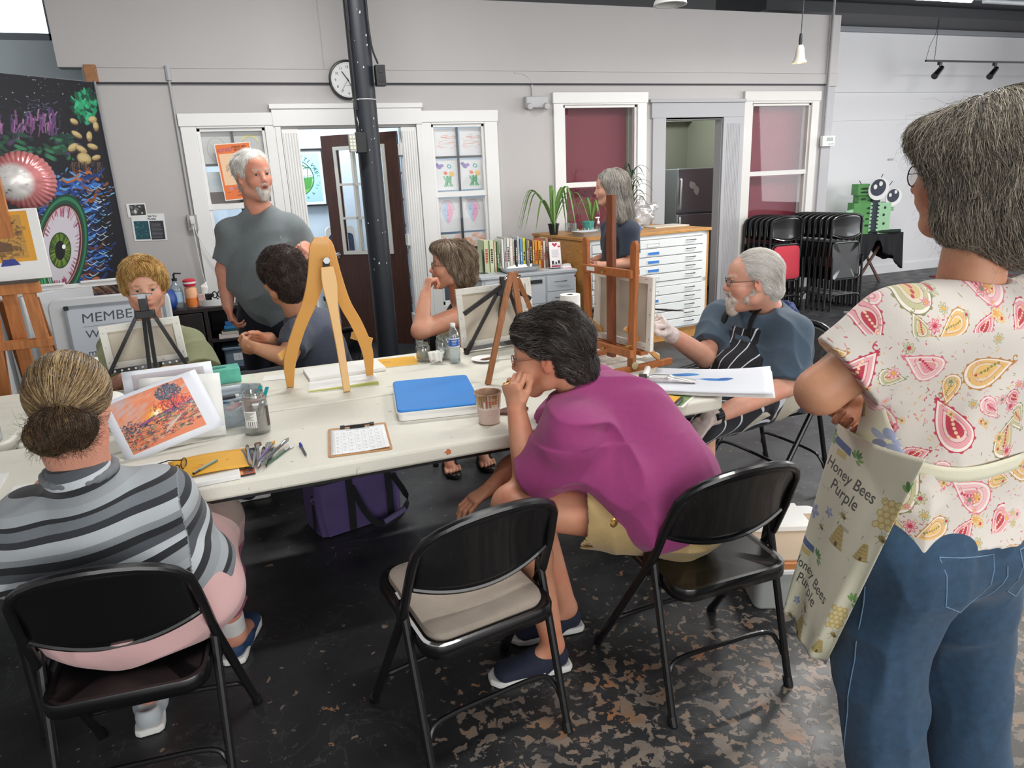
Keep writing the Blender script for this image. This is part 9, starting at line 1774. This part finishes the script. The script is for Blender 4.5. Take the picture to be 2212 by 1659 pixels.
# --- short-haired woman, chin on hand
P=person('woman with a short brown bob and glasses resting her chin on her hand',(1.03,3.66,0))
M=head_frame((0.984,3.56,1.08),math.radians(80),math.radians(2),0,.98);nb=Vector((1.035,3.62,.895));a_,b_=Vector((1.00,3.49,.83)),Vector((1.10,3.80,.82));e1=Vector((0.726,3.32,0.856));w1=Vector((0.795,3.42,0.982));e2=Vector((1.12,3.62,.62));w2_=Vector((1.0,3.42,.70))
e1=Vector((.745,3.36,.80));w1=Vector((0.809,3.45,0.971))
B=Body(k=.03);head(B,M,.98,False,nb,.050);B.cap((1.10,3.66,.52),(1.06,3.64,.76),.12,.12,fa=.75,side=(.3,1,0));B.cap(a_,b_,.052,.05);arm(B,a_,e1,w1,.050,.044,.026,fore=.042);arm(B,b_,e2,w2_,.046,.04,.026);hand(B,w1,(.35,.25,.95),(.75,.1,-.3),side=1,s=.92,curl=(.85,.8,.6),thumb=(.3,.8));hand(B,w2_,(-.9,-.3,0),(0,0,-1),side=1,s=.9)
for x,y in((1.03,3.58),(1.14,3.68)):B.cap((x+.03,3.72,.52),(x-.07,3.42,.55),.075,.055)
for x in(.86,1.055):B.cap((x+.06,3.44,.52),(x,3.47,.10),.050,.034);B.cap((x,3.47,.075),(x-.01,3.37,.045),.030,.028);[B.cap((x-.035+.0175*k,3.37,.04),(x-.042+.019*k,3.325+.006*abs(k-1),.034),.011,.009,.006)for k in range(5)]
sdf_obj('body',B,.0042,skin_mat(),P,face_col(0xc99278,M,.98,lip=0xa05a54,brow=0x7a6450));eyes(M,P,.98);glasses(P,M,.98,0x2a2224,.022)
simple_hair(P,M,1.0,(0x7a6450,0x8c7762,0x66533f,0x9c8a76,0xb0a290),0x6c5848,L_=.08,N=5000,big=.99,fr=.082,ear=False,seed=61,jit=.08,flow=lambda P_,N_:(P_-np.array(M@Vector((0,.02,.12)),f32))*7+dirf(M,(0,-.1,-1))[None]*.7,extra=lambda h_:(h_.cap((.064,.0,.02),(.066,-.02,-.045),.026,.022),h_.cap((-.064,.0,.02),(-.066,-.02,-.045),.026,.022),h_.cap((0,-.06,.0),(0,-.07,-.06),.07,.055),h_.ell((0,.055,.095),(.07,.05,.035))))
S_=Body(k=.05);S_.cap((1.10,3.66,.50),(1.06,3.64,.76),.16,.14,fa=.85,fb=.85,side=(.3,1,0));S_.cap(a_.lerp(b_,.16)+Vector((0,0,.0)),a_.lerp(b_,.84),.062,.062,.04);S_.cap(nb+Vector((-.05,-.02,-.02)),nb+Vector((-.02,0,.15)),.070,.09,.01,op=-1);S_.cap((a_+Vector((-.08,-.06,.0))),(a_+Vector((-.02,-.09,-.16))),.055,.05,.01,op=-1);sdf_obj('black_top',S_,.005,mat('top_floral',0x1e1c20,.8,noise=.9,nscale=45),P)
A_=Body(k=.04);A_.cap((1.06,3.62,.50),(1.0,3.60,.72),.155,.125,fa=.8,side=(.3,1,0));A_.cap((1.4,3.7,.4),(1.3,3.8,1.0),.25,.25,.01,op=-1);A_.disp=lambda X:folds(X,(.1,0,1),10,.006);A_.dm=.02;cva=Canvas(300,300,0xb8ae88);R=random.Random(71)
for i in range(260):x,y=R.uniform(0,300),R.uniform(0,300);cva.line([(x,y),(x+R.uniform(-8,8),y+R.uniform(8,34))],R.uniform(2,6),R.choice([0xd8d0b0,0x6c6040,0x7c8c58,0xa86858,0x4c4434,0xc8bc90]),.8)
cva.text('Paris',90,160,60,0x4a4034,bold=1);o=sdf_obj('printed_apron',A_,.005,attr_img('paris_print',cva,'uvp'),P);v=verts(o);add_attr(o,'uvp',np.stack([(v[:,0]*.3-v[:,1])*-4,v[:,2]*4,v[:,0]*0],1))
m=MB();ribbon(m,bez([(.965,3.54,.74),(.97,3.545,.82),(1.0,3.56,.90),(1.04,3.58,.94)],5),[.030]*16,(.2,1,0),.003);o=m.build('apron_strap',mat('strap_print',0xb0a684,.8,noise=.4,nscale=60),None);o.parent=P;o.location=-P.location
K_=Body(k=.04)
for x,kx in((1.06,.92),(1.17,1.115)):K_.cap((x,3.72,.53),(kx,3.44,.55),.10,.07);K_.cap((kx,3.44,.54),(kx-.06,3.46,.22),.068,.052)
sdf_obj('trousers',K_,.008,cloth_mat('capri_black',0x1d1e22),P);m=MB();e_=M@Vector((.084,-.004,-.045));m.tube([(e_.x+.010*math.cos(a),e_.y,e_.z+.012*math.sin(a))for a in np.linspace(0,6.28,12,endpoint=False)],.0012,6,closed=True);o=m.build('earring',mat('brass'),None);o.parent=P;o.location=-P.location
for x in(.86,1.055):
 q=MB();out=[(x+.045*math.sin(t)*(1+.15*math.cos(t)),3.405-.115*math.cos(t))for t in np.linspace(0,2*PI,24,endpoint=False)];q.prism(out,.002,.026);s_=q.build('sandal_sole',m_tube,None,bev=.005);s_.parent=P;s_.location=-P.location
 for(y0,z0)in((3.395,.060),(3.42,.068)):q=MB();ribbon(q,bez([(x-.042,y0,.025),(x-.03,y0-.005,z0-.005),(x,y0-.01,z0+.004),(x+.03,y0-.005,z0-.005),(x+.042,y0,.025)],4),[.026]*17,(0,1,0),.004);s_=q.build('sandal_strap',m_tube,None);s_.parent=P;s_.location=-P.location
 # --- grey-haired woman standing by the cabinets
P=person('woman with long grey hair standing in navy t-shirt by the plan cabinet',(2.66,4.78,0))
M=head_frame((2.552,4.74,1.401),math.radians(66),math.radians(-4),0,1.0);nb=Vector((2.625,4.78,1.19));a_,b_=Vector((2.66,4.63,1.10)),Vector((2.66,4.94,1.10));e1=Vector((2.665,4.62,.87));w1=Vector((2.47,4.64,.86));e2=Vector((2.66,4.96,.88));w2_=Vector((2.45,4.85,.87))
B=Body(k=.03);head(B,M,1.0,False,nb,.05);B.cap((2.66,4.78,.82),(2.655,4.78,1.06),.12,.12,fa=.8,side=(0,1,0));B.cap(a_,b_,.045,.045);arm(B,a_,e1,w1,.045,.038,.025);arm(B,b_,e2,w2_,.045,.038,.025);hand(B,w1,(-.9,.3,0),(0,.9,-.2),side=1,s=.9);hand(B,w2_,(-.8,-.5,0),(0,-.9,-.2),side=-1,s=.9)
for q in(-1,1):B.cap((2.66,4.78+q*.08,.80),(2.66,4.78+q*.09,.45),.075,.055);B.cap((2.66,4.78+q*.09,.45),(2.67,4.78+q*.09,.07),.05,.035)
sdf_obj('body',B,.005,skin_mat(),P,face_col(0xc9967e,M,1.0,lip=0xa0605a,brow=0x8a7c70));eyes(M,P,1.0)
def lh(h_):h_.cap((0,-.055,.03),(0,-.095,-.20),.085,.070);h_.cap((.06,-.02,.02),(.075,-.05,-.20),.035,.040);h_.cap((-.06,-.02,.02),(-.075,-.05,-.20),.035,.040)
tc=np.array(M@Vector((0,.0,.13)),f32);simple_hair(P,M,1.0,(0xb8b4ae,0x9c9892,0xd0ccc6,0x86827c,0xc0b4a4),0x95918b,L_=.30,N=5000,big=1.04,fr=.085,ear=False,seed=81,jit=.04,clump=.3,flow=lambda P_,N_:(P_-tc)*3+dirf(M,(0,-.12,-1))[None]*1.2,extra=lh)
S_=Body(k=.05);S_.cap((2.67,4.78,.74),(2.66,4.78,1.04),.155,.14,fa=.75,fb=.75,side=(0,1,0));S_.cap(a_,b_,.062,.062,.05);S_.cap((2.65,4.78,1.10),nb+Vector((0,0,-.02)),.08,.058);sleeve(S_,a_,a_.lerp(e1,.75),.068,.072,.03);hollow(S_,a_.lerp(e1,.75),e1-a_,.058,.02);sleeve(S_,b_,b_.lerp(e2,.75),.068,.066,.03);S_.cap(nb,M@Vector((0,-.01,-.09)),.06,.07,.01,op=-1);S_.disp=lambda X:folds(X,(.4,.2,.8),9,.005);S_.dm=.015;sdf_obj('tshirt',S_,.006,cloth_mat('tshirt_navy',0x2e3646),P)
A_=Body(k=.04);A_.cap((2.64,4.78,.40),(2.63,4.78,1.02),.17,.125,fa=.85,side=(0,1,0));A_.cap((3.0,4.78,.2),(2.97,4.78,1.2),.28,.28,.01,op=-1);A_.cap((2.58,4.5,.5),(2.56,4.55,.8),.03,.02);sdf_obj('black_apron',A_,.007,cloth_mat('apron_dark',0x17181c),P)
K_=Body(k=.04);K_.cap((2.67,4.78,.76),(2.67,4.78,.84),.14,.14,fa=.8,side=(0,1,0))
for q in(-1,1):K_.cap((2.67,4.78+q*.08,.78),(2.67,4.78+q*.09,.05),.095,.065)
sdf_obj('trousers',K_,.009,cloth_mat('trousers_dark',0x22252c),P)
for q in(-1,1):shoe(P,(2.74,4.78+q*.09,0),(2.50,4.78+q*.09,0))
